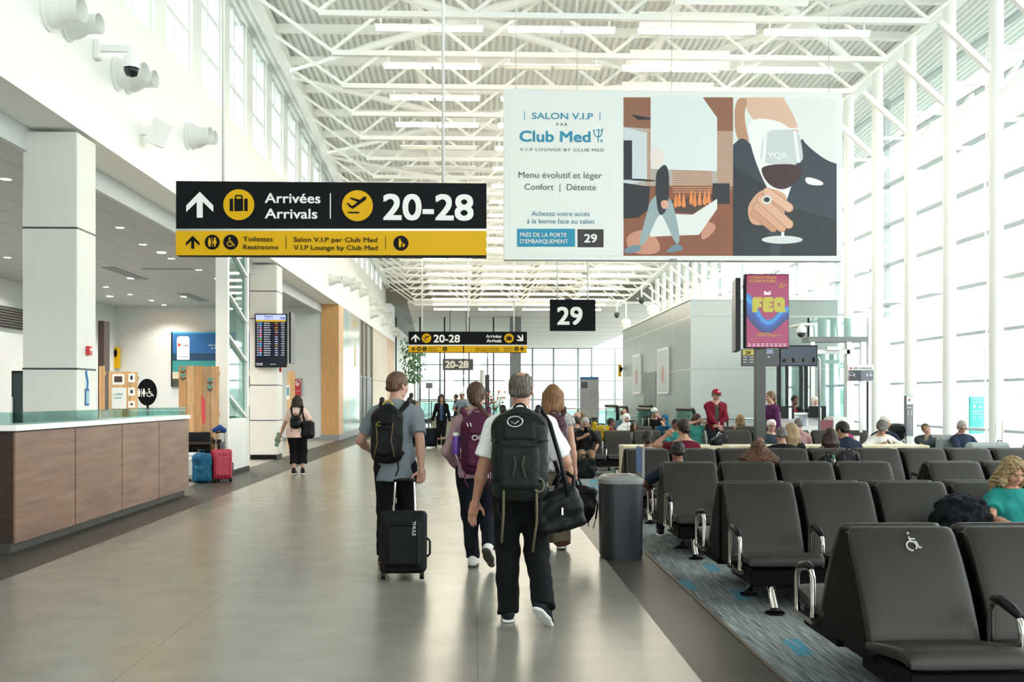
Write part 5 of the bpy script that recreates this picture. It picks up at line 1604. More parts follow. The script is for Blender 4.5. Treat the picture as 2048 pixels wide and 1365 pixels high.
def surface_nets(D, lo, h):
    n = D.shape
    S = D < 0
    acc = {}
    cells, pts, edges = [], [], []
    st = np.array([n[1] * n[2], n[2], 1])
    for a in range(3):
        s0 = [slice(None)] * 3; s1 = [slice(None)] * 3
        s0[a] = slice(0, -1); s1[a] = slice(1, None)
        I = np.argwhere(S[tuple(s0)] != S[tuple(s1)])
        if len(I) == 0: continue
        J = I.copy(); J[:, a] += 1
        d0 = D[I[:, 0], I[:, 1], I[:, 2]]; d1 = D[J[:, 0], J[:, 1], J[:, 2]]
        p = I.astype(float); p[:, a] += d0 / (d0 - d1)
        b, c = (a + 1) % 3, (a + 2) % 3
        ok = (I[:, b] > 0) & (I[:, c] > 0) & (I[:, b] < n[b] - 1) & (I[:, c] < n[c] - 1)
        I, p, d0 = I[ok], p[ok], d0[ok]
        q = []
        for ob, oc in ((-1, -1), (0, -1), (0, 0), (-1, 0)):
            C = I.copy(); C[:, b] += ob; C[:, c] += oc
            cid = C @ st
            q.append(cid); cells.append(cid); pts.append(p)
        q = np.stack(q, 1)
        q[d0 > 0] = q[d0 > 0][:, ::-1]
        edges.append(q)
    cells = np.concatenate(cells); pts = np.concatenate(pts); Q = np.concatenate(edges)
    uid, inv = np.unique(cells, return_inverse=True)
    cnt = np.bincount(inv)
    V = np.stack([np.bincount(inv, pts[:, i]) / cnt for i in range(3)], 1) * h + lo
    return V, np.searchsorted(uid, Q)

def np_mesh(name, parts, scale=1.0):
    """one mesh from several (verts, quads)"""
    V = np.concatenate([p[0] for p in parts]) * scale
    off, Fs = 0, []
    for v, f in parts:
        Fs.append(f + off); off += len(v)
    Q = np.concatenate(Fs)
    me = bpy.data.meshes.new(name)
    me.vertices.add(len(V)); me.vertices.foreach_set('co', V.astype(np.float32).ravel())
    me.loops.add(Q.size); me.loops.foreach_set('vertex_index', Q.astype(np.int32).ravel())
    me.polygons.add(len(Q)); me.polygons.foreach_set('loop_start', np.arange(0, Q.size, 4, dtype=np.int32))
    me.polygons.foreach_set('use_smooth', np.ones(len(Q), bool))
    me.update(calc_edges=True)
    return me
def blob_obj(name, parts, m, parent=None, scale=1.0):
    if isinstance(parts, tuple): parts = [parts]
    return link_mesh(name, np_mesh(name, parts, scale), m, parent)

# ------------------------------------------------------------------ people
def skin(h):
    h = dim(h, .88)
    return mat('skin_' + h.strip('#'), h, .5, var=(30, .06), bump=(180, .05))
def dim(h, k):
    c = [int(h.strip('#')[i:i + 2], 16) for i in (0, 2, 4)]
    if sum(c) > 570: return h
    return '#' + ''.join('%02x' % int(x * k) for x in c)
def cloth(h, pat=None, rough=.85):
    h = dim(h, .76)
    if pat: return mat('cloth_%s_%s' % (h.strip('#'), pat[0].strip('#')), h, rough, var=(pat[1], .1), col2=pat[0], spec=.2)
    return mat('cloth_' + h.strip('#'), h, rough, var=(9, .08), bump=(350, .15), spec=.2)
def hairm(h, h2=None):
    h = dim(h, .68); h2 = dim(h2, .74) if h2 else None
    return mat('hair_' + h.strip('#'), h, .5, var=(28, .3), col2=h2, stretch=(3, 3, .35), bump=(90, .35), spec=.35)
FAIR, TAN, BROWN, DEEP = '#d3a58c', '#bd8a6c', '#8d5c44', '#75503f'
V3 = lambda *a: np.array(a, float)
def rotm(yaw=0, pitch=0, roll=0):
    """turn left by yaw, nod down by pitch, lean right by roll (degrees)"""
    return np.array(Matrix.Rotation(math.radians(yaw), 3, 'Z') @ Matrix.Rotation(math.radians(-pitch), 3, 'X') @ Matrix.Rotation(math.radians(roll), 3, 'Y'))
def ik(A, T, l1, l2, pole):
    d = T - A
    L = np.linalg.norm(d)
    if L > (l1 + l2) * .998:
        T = A + d / L * (l1 + l2) * .998; d = T - A; L = np.linalg.norm(d)
    u = d / L
    a = (l1 * l1 - l2 * l2 + L * L) / (2 * L)
    hh = math.sqrt(max(1e-6, l1 * l1 - a * a))
    p = np.array(pole, float); p = p - u * p.dot(u); p /= max(1e-6, np.linalg.norm(p))
    return A + u * a + p * hh, T
def unit(v):
    v = np.array(v, float); return v / max(1e-9, np.linalg.norm(v))

def hand_blob(w, u, th, side, curl, h, spread=1.0, k=.95):
    """w wrist, u finger direction, th thumb side, side -1 left / +1 right"""
    B = Blob()
    u = unit(u); th = unit(np.array(th) - u * np.dot(th, u))
    n = np.cross(u, th) * (-side)
    R = np.stack([u, th, n], 1)
    B.rc(w - u * .03, w + u * .02, .026, .027)
    B.bx(w + u * .05, (.05, .041, .0155), .014, R, .015)
    for off, ln, r in ((.031, .070, .0088), (.0105, .079, .0090), (-.0105, .074, .0086), (-.031, .058, .0078)):
        p = w + u * (.092 - abs(off - .005) * .12) + th * off * k
        d = unit(u + th * off * .9 * spread)
        ang = curl * .55
        for j, fr in enumerate((.45, .31, .26)):
            d2 = unit(d * math.cos(ang) + n * math.sin(ang))
            q = p + d2 * ln * fr * 1.05
            B.rc(p, q, r * (1 - .08 * j), r * (.94 - .1 * j), .004)
            p = q; ang += curl * (.75 if j == 0 else .55)
    p = w + u * .022 + th * .028 + n * .006
    d = unit(u * .62 + th * .72 + n * .3 * (1 + curl))
    q = p + d * .048; B.rc(p, q, .0135, .0108, .012)
    d = unit(u * .9 + th * .25 + n * .35 * (1 + curl)); B.rc(q, q + d * .034, .0105, .0085, .004)
    return B.mesh(h)

STAND_L, STAND_R = V3(-.10, 0, .08), V3(.10, 0, .08)
def person(label, loc, rz, S=1.0, fem=False, wt=1.0, pel=(0, 0, .925), tor=(3, 0, 0), head=(0, 0, 0), LH=None, RH=None, LF=None, RF=None,
           top=None, bot=None, shoe='#222222', hair=None, sk=FAIR, res=1.0, face=False, group='people in the terminal', toes=(0, 0), sole=None, cap=None, glasses=None, belt=None):
    """joints are laid out in metres for a 1.75 m adult that faces +y, then scaled by S; rz turns the figure"""
    top = dict(dict(m='#888888', sleeve=.45, hem=-.10, loose=.012, collar=0, wr=.005, neck=.0), **(top or {}))
    bot = dict(dict(m='#1b1d24', leg=1.0, loose=.015, wr=.004), **(bot or {}))
    P = V3(*pel)
    R = rotm(tor[2], tor[0], tor[1])
    Rh = R @ rotm(0, -tor[0], -tor[1]) @ rotm(head[0], head[1], head[2])
    X, Yv, Z = V3(1, 0, 0), V3(0, 1, 0), V3(0, 0, 1)
    loc_ = lambda x, y, z: P + R @ V3(x, y, z)
    sw = .158 if fem else .182
    bw = wt
    shL, shR = loc_(-sw, 0, .436), loc_(sw, 0, .436)
    nb = loc_(0, -.012, .525)
    hb = nb + (R @ V3(0, .018, .07) + Rh @ V3(0, 0, .015))
    Hc = hb + Rh @ V3(0, .022, .088)
    hl = lambda x, y, z: Hc + Rh @ V3(x, y, z)
    hipz = -.03
    Rp = rotm(tor[2] * .4)
    hL, hR = P + Rp @ V3(-.088, 0, hipz), P + Rp @ V3(.088, 0, hipz)
    LF = dict(dict(t=STAND_L, pole=(0, 1, 0), pitch=0, yaw=-6), **(LF or {})); RF = dict(dict(t=STAND_R, pole=(0, 1, 0), pitch=0, yaw=6), **(RF or {}))
    kL, aL = ik(hL, V3(*LF['t']), .43, .425, LF['pole']); kR, aR = ik(hR, V3(*RF['t']), .43, .425, RF['pole'])
    LH = dict(dict(t=(-.25, .04, .82), pole=(-.3, -1, 0), curl=.5, th=(0, 1, 0), u=None), **(LH or {})); RH = dict(dict(t=(.25, .04, .82), pole=(.3, -1, 0), curl=.5, th=(0, 1, 0), u=None), **(RH or {}))
    eL, wL = ik(shL, V3(*LH['t']), .285, .255, LH['pole']); eR, wR = ik(shR, V3(*RH['t']), .285, .255, RH['pole'])
    hB, hC, hH, hF = .015 * res, .0125 * res, .0068 * res, min(.0085, .0058 * res)
    fs = .92 if fem else 1.0
    # ---- body
    def torso(B, o, wr=0, low=-.02):
        cw = (.135 if fem else .152) * bw + o; ww = (.118 if fem else .14) * bw + o; pw = (.158 if fem else .15) * bw + o
        B.el(loc_(0, .0, .36), (cw, .10 * bw + o, .19 + o), R)
        if fem:
            for s_ in (-1, 1): B.el(loc_(s_ * .07, .075 * bw, .33), (.062 + o * .5, .055 + o * .5, .062), R, .04)
        B.el(loc_(0, .006, .17), (ww, (.093 + .05 * max(0, bw - 1)) * bw + o, .16), R, .05)
        B.el(loc_(0, -.01, .02), (pw, .108 * bw + o, .13), R, .05)
        B.rc(shL + R @ V3(.03, 0, -.005), shR + R @ V3(-.03, 0, -.005), .056 + o * .7, .056 + o * .7, .05)
        for s_ in (shL, shR): B.rc(nb + R @ V3(0, 0, .0), s_ + R @ V3(0, 0, .0), .05 + o * .6, .046 + o * .6, .05)
    B = Blob(); torso(B, 0)
    am = .93 if fem else 1.0
    for sh, e, w in ((shL, eL, wL), (shR, eR, wR)):
        B.rc(sh, e, .053 * am * (.5 + .5 * bw), .041 * am, .03); B.rc(e, e + (w - e) * .35, .041 * am, .042 * am, .02); B.rc(e + (w - e) * .3, w, .042 * am, .027 * am, .02)
    for hp, kn, an in ((hL, kL, aL), (hR, kR, aR)):
        B.rc(hp, kn, .088 * (.4 + .6 * bw), .056, .04); B.rc(kn, kn + (an - kn) * .4, .055, .056, .03); B.rc(kn + (an - kn) * .35, an, .056, .037, .03)
    B.rc(loc_(0, 0, .47), hb + Rh @ V3(0, 0, .03), .058 * fs, .054 * fs, .04)
    parts = [B.mesh(hB)]
    # ---- head
    H = Blob()
    H.rc(loc_(0, .0, .50), hb + Rh @ V3(0, 0, .03), .057 * fs, .054 * fs, .03)
    H.el(hl(0, -.014, .028), (.074, .094, .09), Rh); H.el(hl(0, .024, -.032), (.058, .064, .082), Rh, .03)
    H.rc(hl(-.032, .025, -.085), hl(.032, .025, -.085), .024, .024, .03); H.rc(hl(0, .05, -.096), hl(0, .056, -.098), .02, .018, .02)
    H.rc(hl(0, .084, .004), hl(0, .104, -.036), .008, .0125, .01); H.rc(hl(-.012, .09, -.040), hl(.012, .09, -.040), .009, .009, .008)
    H.rc(hl(-.035, .073, .022), hl(.035, .073, .022), .011, .011, .015)
    for s_ in (-1, 1):
        H.el(hl(s_ * .031, .094, .002), (.017, .014, .011), Rh, .01, 's'); H.el(hl(s_ * .042, .055, -.035), (.022, .022, .025), Rh, .02)
        H.el(hl(s_ * .076, -.008, -.012), (.010, .020, .031), Rh @ rotm(s_ * 18), .006); H.el(hl(s_ * .083, .0, -.010), (.006, .009, .016), Rh, .004, 's')
    H.el(hl(0, .086, -.066), (.024, .010, .009), Rh, .006); H.el(hl(0, .1, -.066), (.022, .006, .0022), Rh, .003, 's')
    parts.append(H.mesh(hH))
    for side, e, w, hd in ((-1, eL, wL, LH), (1, eR, wR, RH)):
        u = unit(hd['u']) if hd['u'] is not None else unit(w - e)
        parts.append(hand_blob(w, u, hd['th'], side, hd['curl'], hF))
    root = blob_obj('person', parts, skin(sk), None, S)
    root.location = loc; root.rotation_euler = (0, 0, rz)
    tag(root, label, 'person', group)
    # ---- top
    if top['m'] is not None:
        tm = top['m'] if not isinstance(top['m'], str) else cloth(top['m'])
        o = top['loose'] + .008
        T = Blob(); torso(T, o)
        if top['hem'] < -.06:
            T.rc(loc_(0, -.004, .05), loc_(0, -.004, top['hem'] - .1), (.125 if fem else .12) * bw + o, (.13 if fem else .125) * bw + o, .06)
            T.rc(loc_(-.06, -.004, .05), loc_(-.06, -.004, top['hem'] - .1), .09 * bw + o, .095 * bw + o, .05); T.rc(loc_(.06, -.004, .05), loc_(.06, -.004, top['hem'] - .1), .09 * bw + o, .095 * bw + o, .05)
        T.cut(loc_(0, 0, top['hem']), R @ V3(0, 0, -1))
        T.cut(loc_(0, .0, .545 + top['neck']), R @ V3(0, .35, 1))
        for sh, e, w in ((shL, eL, wL), (shR, eR, wR)):
            sl = top['sleeve']
            if sl > 0:
                q = sh + (e - sh) * min(1, sl * 2)
                T.rc(sh + R @ V3(0, 0, -.006), q, .051 * am * (.5 + .5 * bw) + o * .7, (.046 * am + o * 1.3) if sl < .5 else .042 * am + o * .8, .035, flat=sl < .5)
                if sl > .5:
                    q2 = e + (w - e) * (sl - .5) * 2
                    T.rc(e, q2, .042 * am + o * .8, .03 + o * .7, .02, flat=True)
            else:
                T.el(sh + R @ V3(0, 0, -.0), (.012, .012, .012), R, .01)
        if top['collar']:
            T.rc(nb + R @ V3(0, -.01, .0), nb + R @ V3(0, .008, .04 * top['collar']), .072 * fs, .064 * fs, .01, flat=True)
        T.el(hb + Rh @ V3(0, .012, .035), (.054 * fs, .056 * fs, .1), R, .004, 's')
        if top.get('open'):
            T.bx(loc_(0, .16, .22), (.045, .09, .34), .01, R, .01, 's')
        T.wrinkle(top['wr'], ph=len(label) * .7); T.wrinkle(top['wr'] * .55, (2.6, 2.6, 1.9), ph=len(label) * .4)
        so = blob_obj(top.get('name', 'shirt'), T.mesh(hC), tm, root, S)
        if top.get('open'):
            T2 = Blob(); torso(T2, .012); T2.cut(loc_(0, 0, -.05), R @ V3(0, 0, -1)); T2.cut(loc_(0, .0, .52), R @ V3(0, .5, 1))
            for s_ in (shL, shR): T2.el(s_, (.09, .2, .2), R, .02, 's')
            blob_obj('undershirt', T2.mesh(hC), cloth(top['open']), root, S)
    # ---- trousers
    if bot['m'] is not None:
        bm_ = bot['m'] if not isinstance(bot['m'], str) else cloth(bot['m'])
        o = bot['loose']
        T = Blob()
        T.el(loc_(0, -.01, .02), ((.158 if fem else .15) * bw + o * .8, .108 * bw + o * .8, .14), R)
        T.cut(loc_(0, 0, .11), R @ V3(0, 0, 1))
        for hp, kn, an in ((hL, kL, aL), (hR, kR, aR)):
            lg = bot['leg']
            wide = bot.get('wide', 0)
            f1 = min(1, lg * 2)
            T.rc(hp, hp + (kn - hp) * f1, .09 * (.4 + .6 * bw) + o, .06 + o + wide * .4, .04, flat=lg <= .5)
            if lg > .5:
                f2 = (lg - .5) * 2
                q = kn + (an - kn) * f2
                T.rc(kn, q + unit(an - kn) * (.03 if wide else -.0), .06 + o + wide * .4, .05 - .008 * f2 + o + wide, .03, flat=True)
        T.wrinkle(bot['wr'], ph=len(label) * .3)
        blob_obj(bot.get('name', 'trousers'), T.mesh(hC), bm_, root, S)
    # ---- shoes
    if shoe:
        for an, ft, kn in ((aL, LF, kL), (aR, RF, kR)):
            Rf = rotm(ft['yaw'], ft['pitch'], 0)
            q = lambda x, y, z: an + Rf @ V3(x, y, z)
            F_ = Blob(); F_.rc(q(0, -.035, -.035), q(0, .06, -.038), .042, .044, .02); F_.rc(q(0, .06, -.04), q(0, .155, -.052), .044, .032, .03); F_.rc(q(0, -.02, -.01), q(0, -.008, .03), .044, .042, .02)
            F_.cut(q(0, 0, -.062), Rf @ V3(0, 0, -1))
            sh_o = blob_obj('shoe', F_.mesh(min(.012, hC)), cloth(shoe, rough=.6), root, S)
            if res < 1.6:
                F2 = Blob(); F2.rc(q(0, -.035, -.06), q(0, .06, -.06), .045, .047, .02); F2.rc(q(0, .06, -.06), q(0, .157, -.06), .047, .035, .03)
                F2.cut(q(0, 0, -.058), Rf @ V3(0, 0, 1)); F2.cut(q(0, 0, -.08), Rf @ V3(0, 0, -1))
                blob_obj('sole', F2.mesh(min(.009, hC)), cloth(sole or '#d9d9d4', rough=.6), sh_o, S)
    # ---- hair
    if hair:
        st, hm = hair[0], hairm(*hair[1:3]) if st_is_hair(hair[0]) else cloth(hair[1])
        hh_ = hH * 1.05
        G = Blob()
        if st in ('short', 'balding', 'fringe', 'shaved'):
            t_ = .004 if st == 'shaved' else .010
            G.el(hl(0, -.018, .03), (.076 + t_, .094 + t_, .088 + t_), Rh)
            G.rc(hl(-.04, -.075, -.03), hl(.04, -.075, -.03), .03, .03, .03)
            G.el(hl(0, .090, -.022), (.070, .060, .092), Rh, .012, 's')
            for s_ in (-1, 1): G.el(hl(s_ * .085, .004, -.050), (.030, .058, .052), Rh, .01, 's')
            G.cut(hl(0, -.06, -.062), Rh @ V3(0, .3, -1))
            if st == 'balding': G.el(hl(0, -.045, .122), (.05, .058, .035), Rh, .02, 's')
            if st == 'fringe': G.el(hl(0, .0, .12), (.075, .085, .075), Rh, .02, 's')
            G.strands(.0026, hl(0, 0, 0), 220); G.wrinkle(.0022, (5, 5, 5))
        elif st == 'hijab':
            G.el(hl(0, -.012, .02), (.094, .112, .112), Rh); G.rc(hl(0, -.01, -.06), nb + R @ V3(0, .02, .0), .088, .095, .05)
            G.el(nb + R @ V3(0, .03, -.03), (.15, .10, .07), R, .05); G.el(hl(0, .1, -.018), (.056, .075, .082), Rh, .012, 's'); G.wrinkle(.004, (1, 1, 1.4))
        else:
            G.el(hl(0, -.02, .03), (.087, .104, .1), Rh); G.rc(hl(0, -.075, .0), hl(0, -.078, -.055), .06, .05, .04)
            if st == 'pony':
                G.el(hl(0, .088, -.03), (.069, .062, .086), Rh, .012, 's'); G.cut(hl(0, -.06, -.1), Rh @ V3(0, .3, -1))
                a = hl(.02, -.115, -.085); G.rc(hl(0, -.07, -.03), a, .06, .022, .04)
                q = a
                for dx, dy, dz in ((.035, -.05, -.05), (.05, -.06, -.07), (.03, -.03, -.08), (.01, .0, -.08)):
                    p = q; q = q + R @ V3(dx, dy, dz); G.rc(p, q, .025, .024, .015)
                G.rc(q, q + R @ V3(0, 0, -.05), .022, .008, .01)
            elif st == 'bun':
                G.el(hl(0, .088, -.03), (.069, .062, .086), Rh, .012, 's'); G.cut(hl(0, -.06, -.07), Rh @ V3(0, .3, -1)); z_ = hair[3] if len(hair) > 3 else .02
                G.el(hl(.005, -.125, z_), (.048, .042, .05), Rh, .01)
            else:
                L_ = hair[3] if len(hair) > 3 else .34
                wd = (hair[4] if len(hair) > 4 else 1.6) if st == 'curly' else 1.0
                if st == 'curly': G.el(hl(0, -.022, .036), (.096, .114, .108), Rh)
                for x_ in (-.066, -.033, 0, .033, .066):
                    a = hl(x_, -.07 + abs(x_) * .45, .01); b_ = hl(x_ * 1.15 * wd, -.088 + abs(x_) * .35, -.12); c_ = b_ + R @ V3(x_ * .35 * wd, -.022, -(L_ - .13)); G.rc(a, b_, .052, .042 * wd, .025); G.rc(b_, c_, .042 * wd, .022 * wd, .025)
                for s_ in (-1, 1):
                    a = hl(s_ * .074, .01, .02); b_ = hl(s_ * .084 * wd, .022, -.085); c_ = b_ + R @ V3(s_ * .012, .01, -max(.02, L_ * .55 - .08)); G.rc(a, b_, .03, .031 * wd, .02); G.rc(b_, c_, .03 * wd, .018, .02)
                G.el(hl(0, .1, -.026), (.056, .075, .1), Rh, .015, 's')
            if st == 'curly': G.wrinkle(.007, (4.2, 4.2, 3.2)); G.wrinkle(.005, (9, 9, 7), 1.0); G.strands(.003, hl(0, 0, 0), 220, 1.6)
            else: G.strands(.0026, hl(0, 0, 0), 200, .25)
        ho = blob_obj('headscarf' if st == 'hijab' else 'hair', G.mesh(hh_), hm, root, S)
    if cap:
        G = Blob(); G.el(hl(0, -.014, .036), (.086, .104, .092), Rh); G.cut(hl(0, 0, .03), Rh @ V3(0, -.12, -1))
        co = blob_obj('cap', G.mesh(hH), cloth(cap[0]), root, S)
        if len(cap) > 1 and cap[1]:
            G = Blob(); G.el(hl(0, .1, .036), (.072, .085, .022), Rh @ rotm(0, 12)); G.cut(hl(0, .0, .03), Rh @ V3(0, 0, -1)); G.cut(hl(0, .06, 0), Rh @ V3(0, -1, 0))
            blob_obj('cap_brim', G.mesh(hH), cloth(cap[1]), co, S)
            if len(cap) > 2:
             G = Blob(); G.el(hl(0, .082, .075), (.026, .014, .02), Rh); blob_obj('cap_badge', G.mesh(hH), cloth('#dfe3e6'), co, S)
    if face:
        for s_ in (-1, 1):
            G = Blob(); G.el(hl(s_ * .031, .0835, .001), (.0122, .0055, .0045), Rh, .002); blob_obj('eye', G.mesh(.003), mat('eye_dark', '#2b211d', .2), root, S)
            G = Blob(); G.rc(hl(s_ * .018, .089, .020), hl(s_ * .045, .082, .022), .0042, .003, .004); blob_obj('eyebrow', G.mesh(.003), hairm(*hair[1:3]) if hair and st_is_hair(hair[0]) else hairm('#3a2c24'), root, S)
        G = Blob(); G.el(hl(0, .0895, -.0635), (.020, .0062, .0036), Rh, .003); G.el(hl(0, .089, -.0695), (.016, .0062, .004), Rh, .003); blob_obj('lips', G.mesh(.003), mat('lips_' + sk.strip('#'), tuple(int(sk[i:i + 2], 16) / 255 * k for i, k in ((1, .82), (3, .68), (5, .68))), .45), root, S)
    if glasses:
        b = MB()
        for s_ in (-1, 1):
            c_ = hl(s_ * .032, .1, .0); U_, W_ = Rh @ V3(1, 0, 0), Rh @ V3(0, 0, 1)
            ring = [c_ + U_ * .024 * math.cos(a) + W_ * .018 * math.sin(a) for a in np.linspace(0, 2 * math.pi, 16)[:-1]]
            if glasses == 'sun': b.add([c_ + Rh @ V3(0, .004, 0)] + ring, [(0, i + 1, (i + 1) % 15 + 1) for i in range(15)])
            b.tube(ring, .0028, 5, closed=True); b.tube([hl(s_ * .056, .098, .004), hl(s_ * .078, .03, .004), hl(s_ * .08, -.01, .0)], .0025, 5)
        b.tube([hl(-.009, .102, .004), hl(.009, .102, .004)], .0025, 5)
        g = b.build('glasses', BLACK, root, True); g.scale = (S, S, S)
    root['_'] = 0
    del root['_']
    J = dict(P=P, R=R, Rh=Rh, Hc=Hc, nb=nb, shL=shL, shR=shR, eL=eL, wL=wL, eR=eR, wR=wR, aL=aL, aR=aR, kL=kL, kR=kR, S=S, loc_=loc_, hl=hl, root=root)
    return root, J
def st_is_hair(s): return s != 'hijab'
def world_pt(J, p):
    return J['root'].matrix_basis @ Vector(tuple(np.array(p) * J['S']))
# ------------------------------------------------------------------ luggage
def bag_root(name, label, cat, base, rz=0, group=None):
    return thing(name, label, cat, base, rz, group)
def suitcase(loc, rz, w, d, h, m, label, pull=.5, hand=None, ribs=False, lean=0.0):
    t = thing('suitcase', label, 'suitcase', loc, rz, 'rolling suitcases')
    if lean: t.rotation_euler = (lean, 0, rz)
    B = Blob(); B.bx((0, 0, h / 2 + .05), (w / 2, d / 2, h / 2), .045)
    B.bx((0, -d / 2, h / 2 + .03), (w / 2 - .05, .03, h / 2 - .08), .028, None, .02)
    blob_obj('body', B.mesh(.011), m, t)
    if ribs:
        b = MB()
        for i in range(5): b.span((-w / 2 + .05 + i * (w - .1) / 4 - .008, -d / 2 - .036, .1), (-w / 2 + .05 + i * (w - .1) / 4 + .008, -d / 2 - .026, h))
        b.build('rib', m, t)
    for s_ in (-1, 1):
        b = MB(); b.cyl((s_ * (w / 2 - .035) - .018, -d / 2 + .02, .04), (s_ * (w / 2 - .035) + .018, -d / 2 + .02, .04), .04, n=16); b.build('wheel', BLACK, t, True, 40)
    for s_ in (-1, 1):
        b = MB(); b.cyl((s_ * w * .24, d / 2 - .04, h), (s_ * w * .21, d / 2 - .04, h + pull), .010, n=8); b.cyl((s_ * w * .24, d / 2 - .04, h), (s_ * w * .235, d / 2 - .04, h + pull * .3), .013, n=8); b.build('pull_tube', CHROME, t, True, 40)
    b = MB(); b.tube([(-w * .25, d / 2 - .04, h + pull), (-w * .1, d / 2 - .04, h + pull + .012), (w * .1, d / 2 - .04, h + pull + .012), (w * .25, d / 2 - .04, h + pull)], .015, 10); b.build('handle', BLACK, t, True)
    b = MB(); b.tube([(w / 2 + .004, -.02, h * .35), (w / 2 + .03, -.02, h * .4), (w / 2 + .03, -.02, h * .6), (w / 2 + .004, -.02, h * .65)], .01, 8); b.build('side_grip', BLACK, t, True)
    return t
def worn_pack(J, label, hx, hz, m, up=.27, depth=.11, off=-.125, strapm=None, accent=None, logo=None, name='backpack', side=0.0, pocket=True):
    """a backpack worn on the back, built in the wearer's frame"""
    R, loc_, S = J['R'], J['loc_'], J['S']
    base = J['root'].matrix_basis @ Vector(tuple(loc_(0, off - depth, up - hz) * S))
    t = thing(name, label, 'backpack', base, J['root'].rotation_euler.z, 'backpacks in the terminal')
    inv = np.array(J['root'].matrix_basis.inverted() @ base)
    def add(nm, B, mm, par=t, h=.009):
        V, Q = B.mesh(h); return blob_obj(nm, (V * S - inv, Q), mm, par)
    c = lambda x, y, z: loc_(side + x, off - depth + y, up + z)
    B = Blob()
    B.bx(c(0, 0, -.02), (hx, depth, hz - .03), .075, R); B.el(c(0, .01, hz * .45), (hx * .93, depth * 1.0, hz * .58), R, .05); B.el(c(0, -depth * .35, -hz * .25), (hx * .9, depth * .95, hz * .65), R, .05); B.wrinkle(.004, (1.6, 1.6, 1.6), hx * 9)
    add('body', B, m)
    if pocket:
        B = Blob(); B.bx(c(0, -depth * 1.05, -hz * .28), (hx * .74, .05, hz * .46), .045, R); B.wrinkle(.004, (2, 2, 2), 3)
        add('front_pocket', B, m)
        B = Blob(); B.bx(c(0, -depth * .86, hz * .50), (hx * .62, .035, hz * .22), .03, R); add('top_pocket', B, m)
    sm = strapm or m
    for s_ in (-1, 1):
        B = Blob()
        pts = [c(s_ * hx * .55, depth * .6, hz * .62), loc_(s_ * .115, -.10, .525), loc_(s_ * .125, -.01, .565), loc_(s_ * .13, .09, .50), loc_(s_ * .145, .135, .35), loc_(s_ * .17, .06, .16), c(s_ * hx * .8, depth * .7, -hz * .7)]
        for p, q in zip(pts, pts[1:]): B.rc(p, q, .022, .022, .01)
        add('shoulder_strap', B, sm, t, .008)
    b = MB(); q = [np.array(c(.045 * math.cos(a), depth * .5, hz * .95 + .05 * math.sin(a)) * S - inv) for a in np.linspace(0, math.pi, 9)]
    b.tube(q, .008 * S, 6); b.build('grab_loop', accent or sm, t, True)
    for s_ in (-1, 1):
        b = MB(); q = [np.array(p * S - inv) for p in (c(s_ * hx * .75, -depth * .3, -hz * .85), c(s_ * hx * .8, -depth * .4, -hz * 1.15), c(s_ * hx * .62, -depth * .3, -hz * 1.38))]; b.tube(q, .007, 6); b.build('hanging_strap', sm, t, True)
    return t, c, (lambda p: Vector(tuple(np.array(p) * S - inv)))

NAVY, BLK = '#141a26', '#0c0d10'
PI = math.pi
# ---- the man in the white shirt
X_ = wx(1041, 7.0)
man, J = person('man in white polo shirt and black trousers walking away, the nearest walker', (X_, 7.0, 0), 0, 1.012, False, 1.08, (0, 0, .925), (4, 0, -4), (-4, 2, 0),
    LH=dict(t=(-.315, .02, .83), th=(.75, .6, 0), curl=.28, pole=(-.5, -1, 0)), RH=dict(t=(.36, .19, .90), pole=(.7, -1, 0), curl=1.0, th=(-.2, .6, .7)),
    LF=dict(t=(-.085, .04, .08), yaw=0), RF=dict(t=(.145, -.20, .165), pitch=38, yaw=-32), top=dict(m='#e9eaea', sleeve=.40, hem=-.06, collar=1.2, loose=.02, wr=.005), bot=dict(m='#0d0f13', loose=.020, wide=.014, wr=.007),
    shoe='#1d262d', sole='#e2e4e2', hair=('balding', '#5f5348', '#8d8478'), sk='#c08a70', res=.9)
PACKG = cloth('#1d2521', rough=.6)
t, c, W = worn_pack(J, 'big dark green hiking backpack on the man in the white shirt', .185, .315, PACKG, up=.235, depth=.125, off=-.12, strapm=cloth('#15191a', rough=.6))
b = MB(); b.tube([W(c(-.025 + .05 * math.cos(a), -.206, .215 + .034 * math.sin(a))) for a in np.linspace(0, 2 * PI, 20)[:-1]], .0045, 6, closed=True); b.tube([W(c(-.05, -.207, .215)), W(c(-.025, -.209, .20)), W(c(.0, -.207, .22))], .004, 5); b.build('oval_emblem', ALU, t, True)
for s_ in (-1, 1):
    b = MB(); b.tube([W(c(s_ * .035, -.188, -.01)), W(c(s_ * .022, -.2, -.07)), W(c(s_ * .04, -.19, -.15))], .009, 6); b.build('grey_trim', cloth('#4a554c'), t, True)
for x_, l_ in ((-.10, .36), (.115, .42)):
    b = MB(); b.tube([W(c(x_, -.14, -.22)), W(c(x_ * 1.02, -.15, -.22 - l_ * .5)), W(c(x_ * .95 - .02, -.11, -.22 - l_))], .009, 6); b.build('loose_strap', cloth('#7d7558'), t, True)
b = MB(); b.tube([W(c(.13 + .035 * math.cos(a), -.15, -.20 + .045 * math.sin(a))) for a in np.linspace(0, 2 * PI, 16)[:-1]], .006, 6, closed=True); b.build('cord_ring', cloth('#8b8a76'), t, True)
for s_ in (-1, 1):
    for z_ in (.10, -.16):
        b = MB(); b.tube([W(c(s_ * .19, .03, z_)), W(c(s_ * .178, -.09, z_ - .01)), W(c(s_ * .13, -.165, z_ - .015))], .007, 6); b.build('compression_strap', cloth('#0f1313'), t, True)
    b = MB(); b.box(W(c(s_ * .165, -.125, .09)), (.03, .012, .022)); b.build('buckle', BLACK, t)
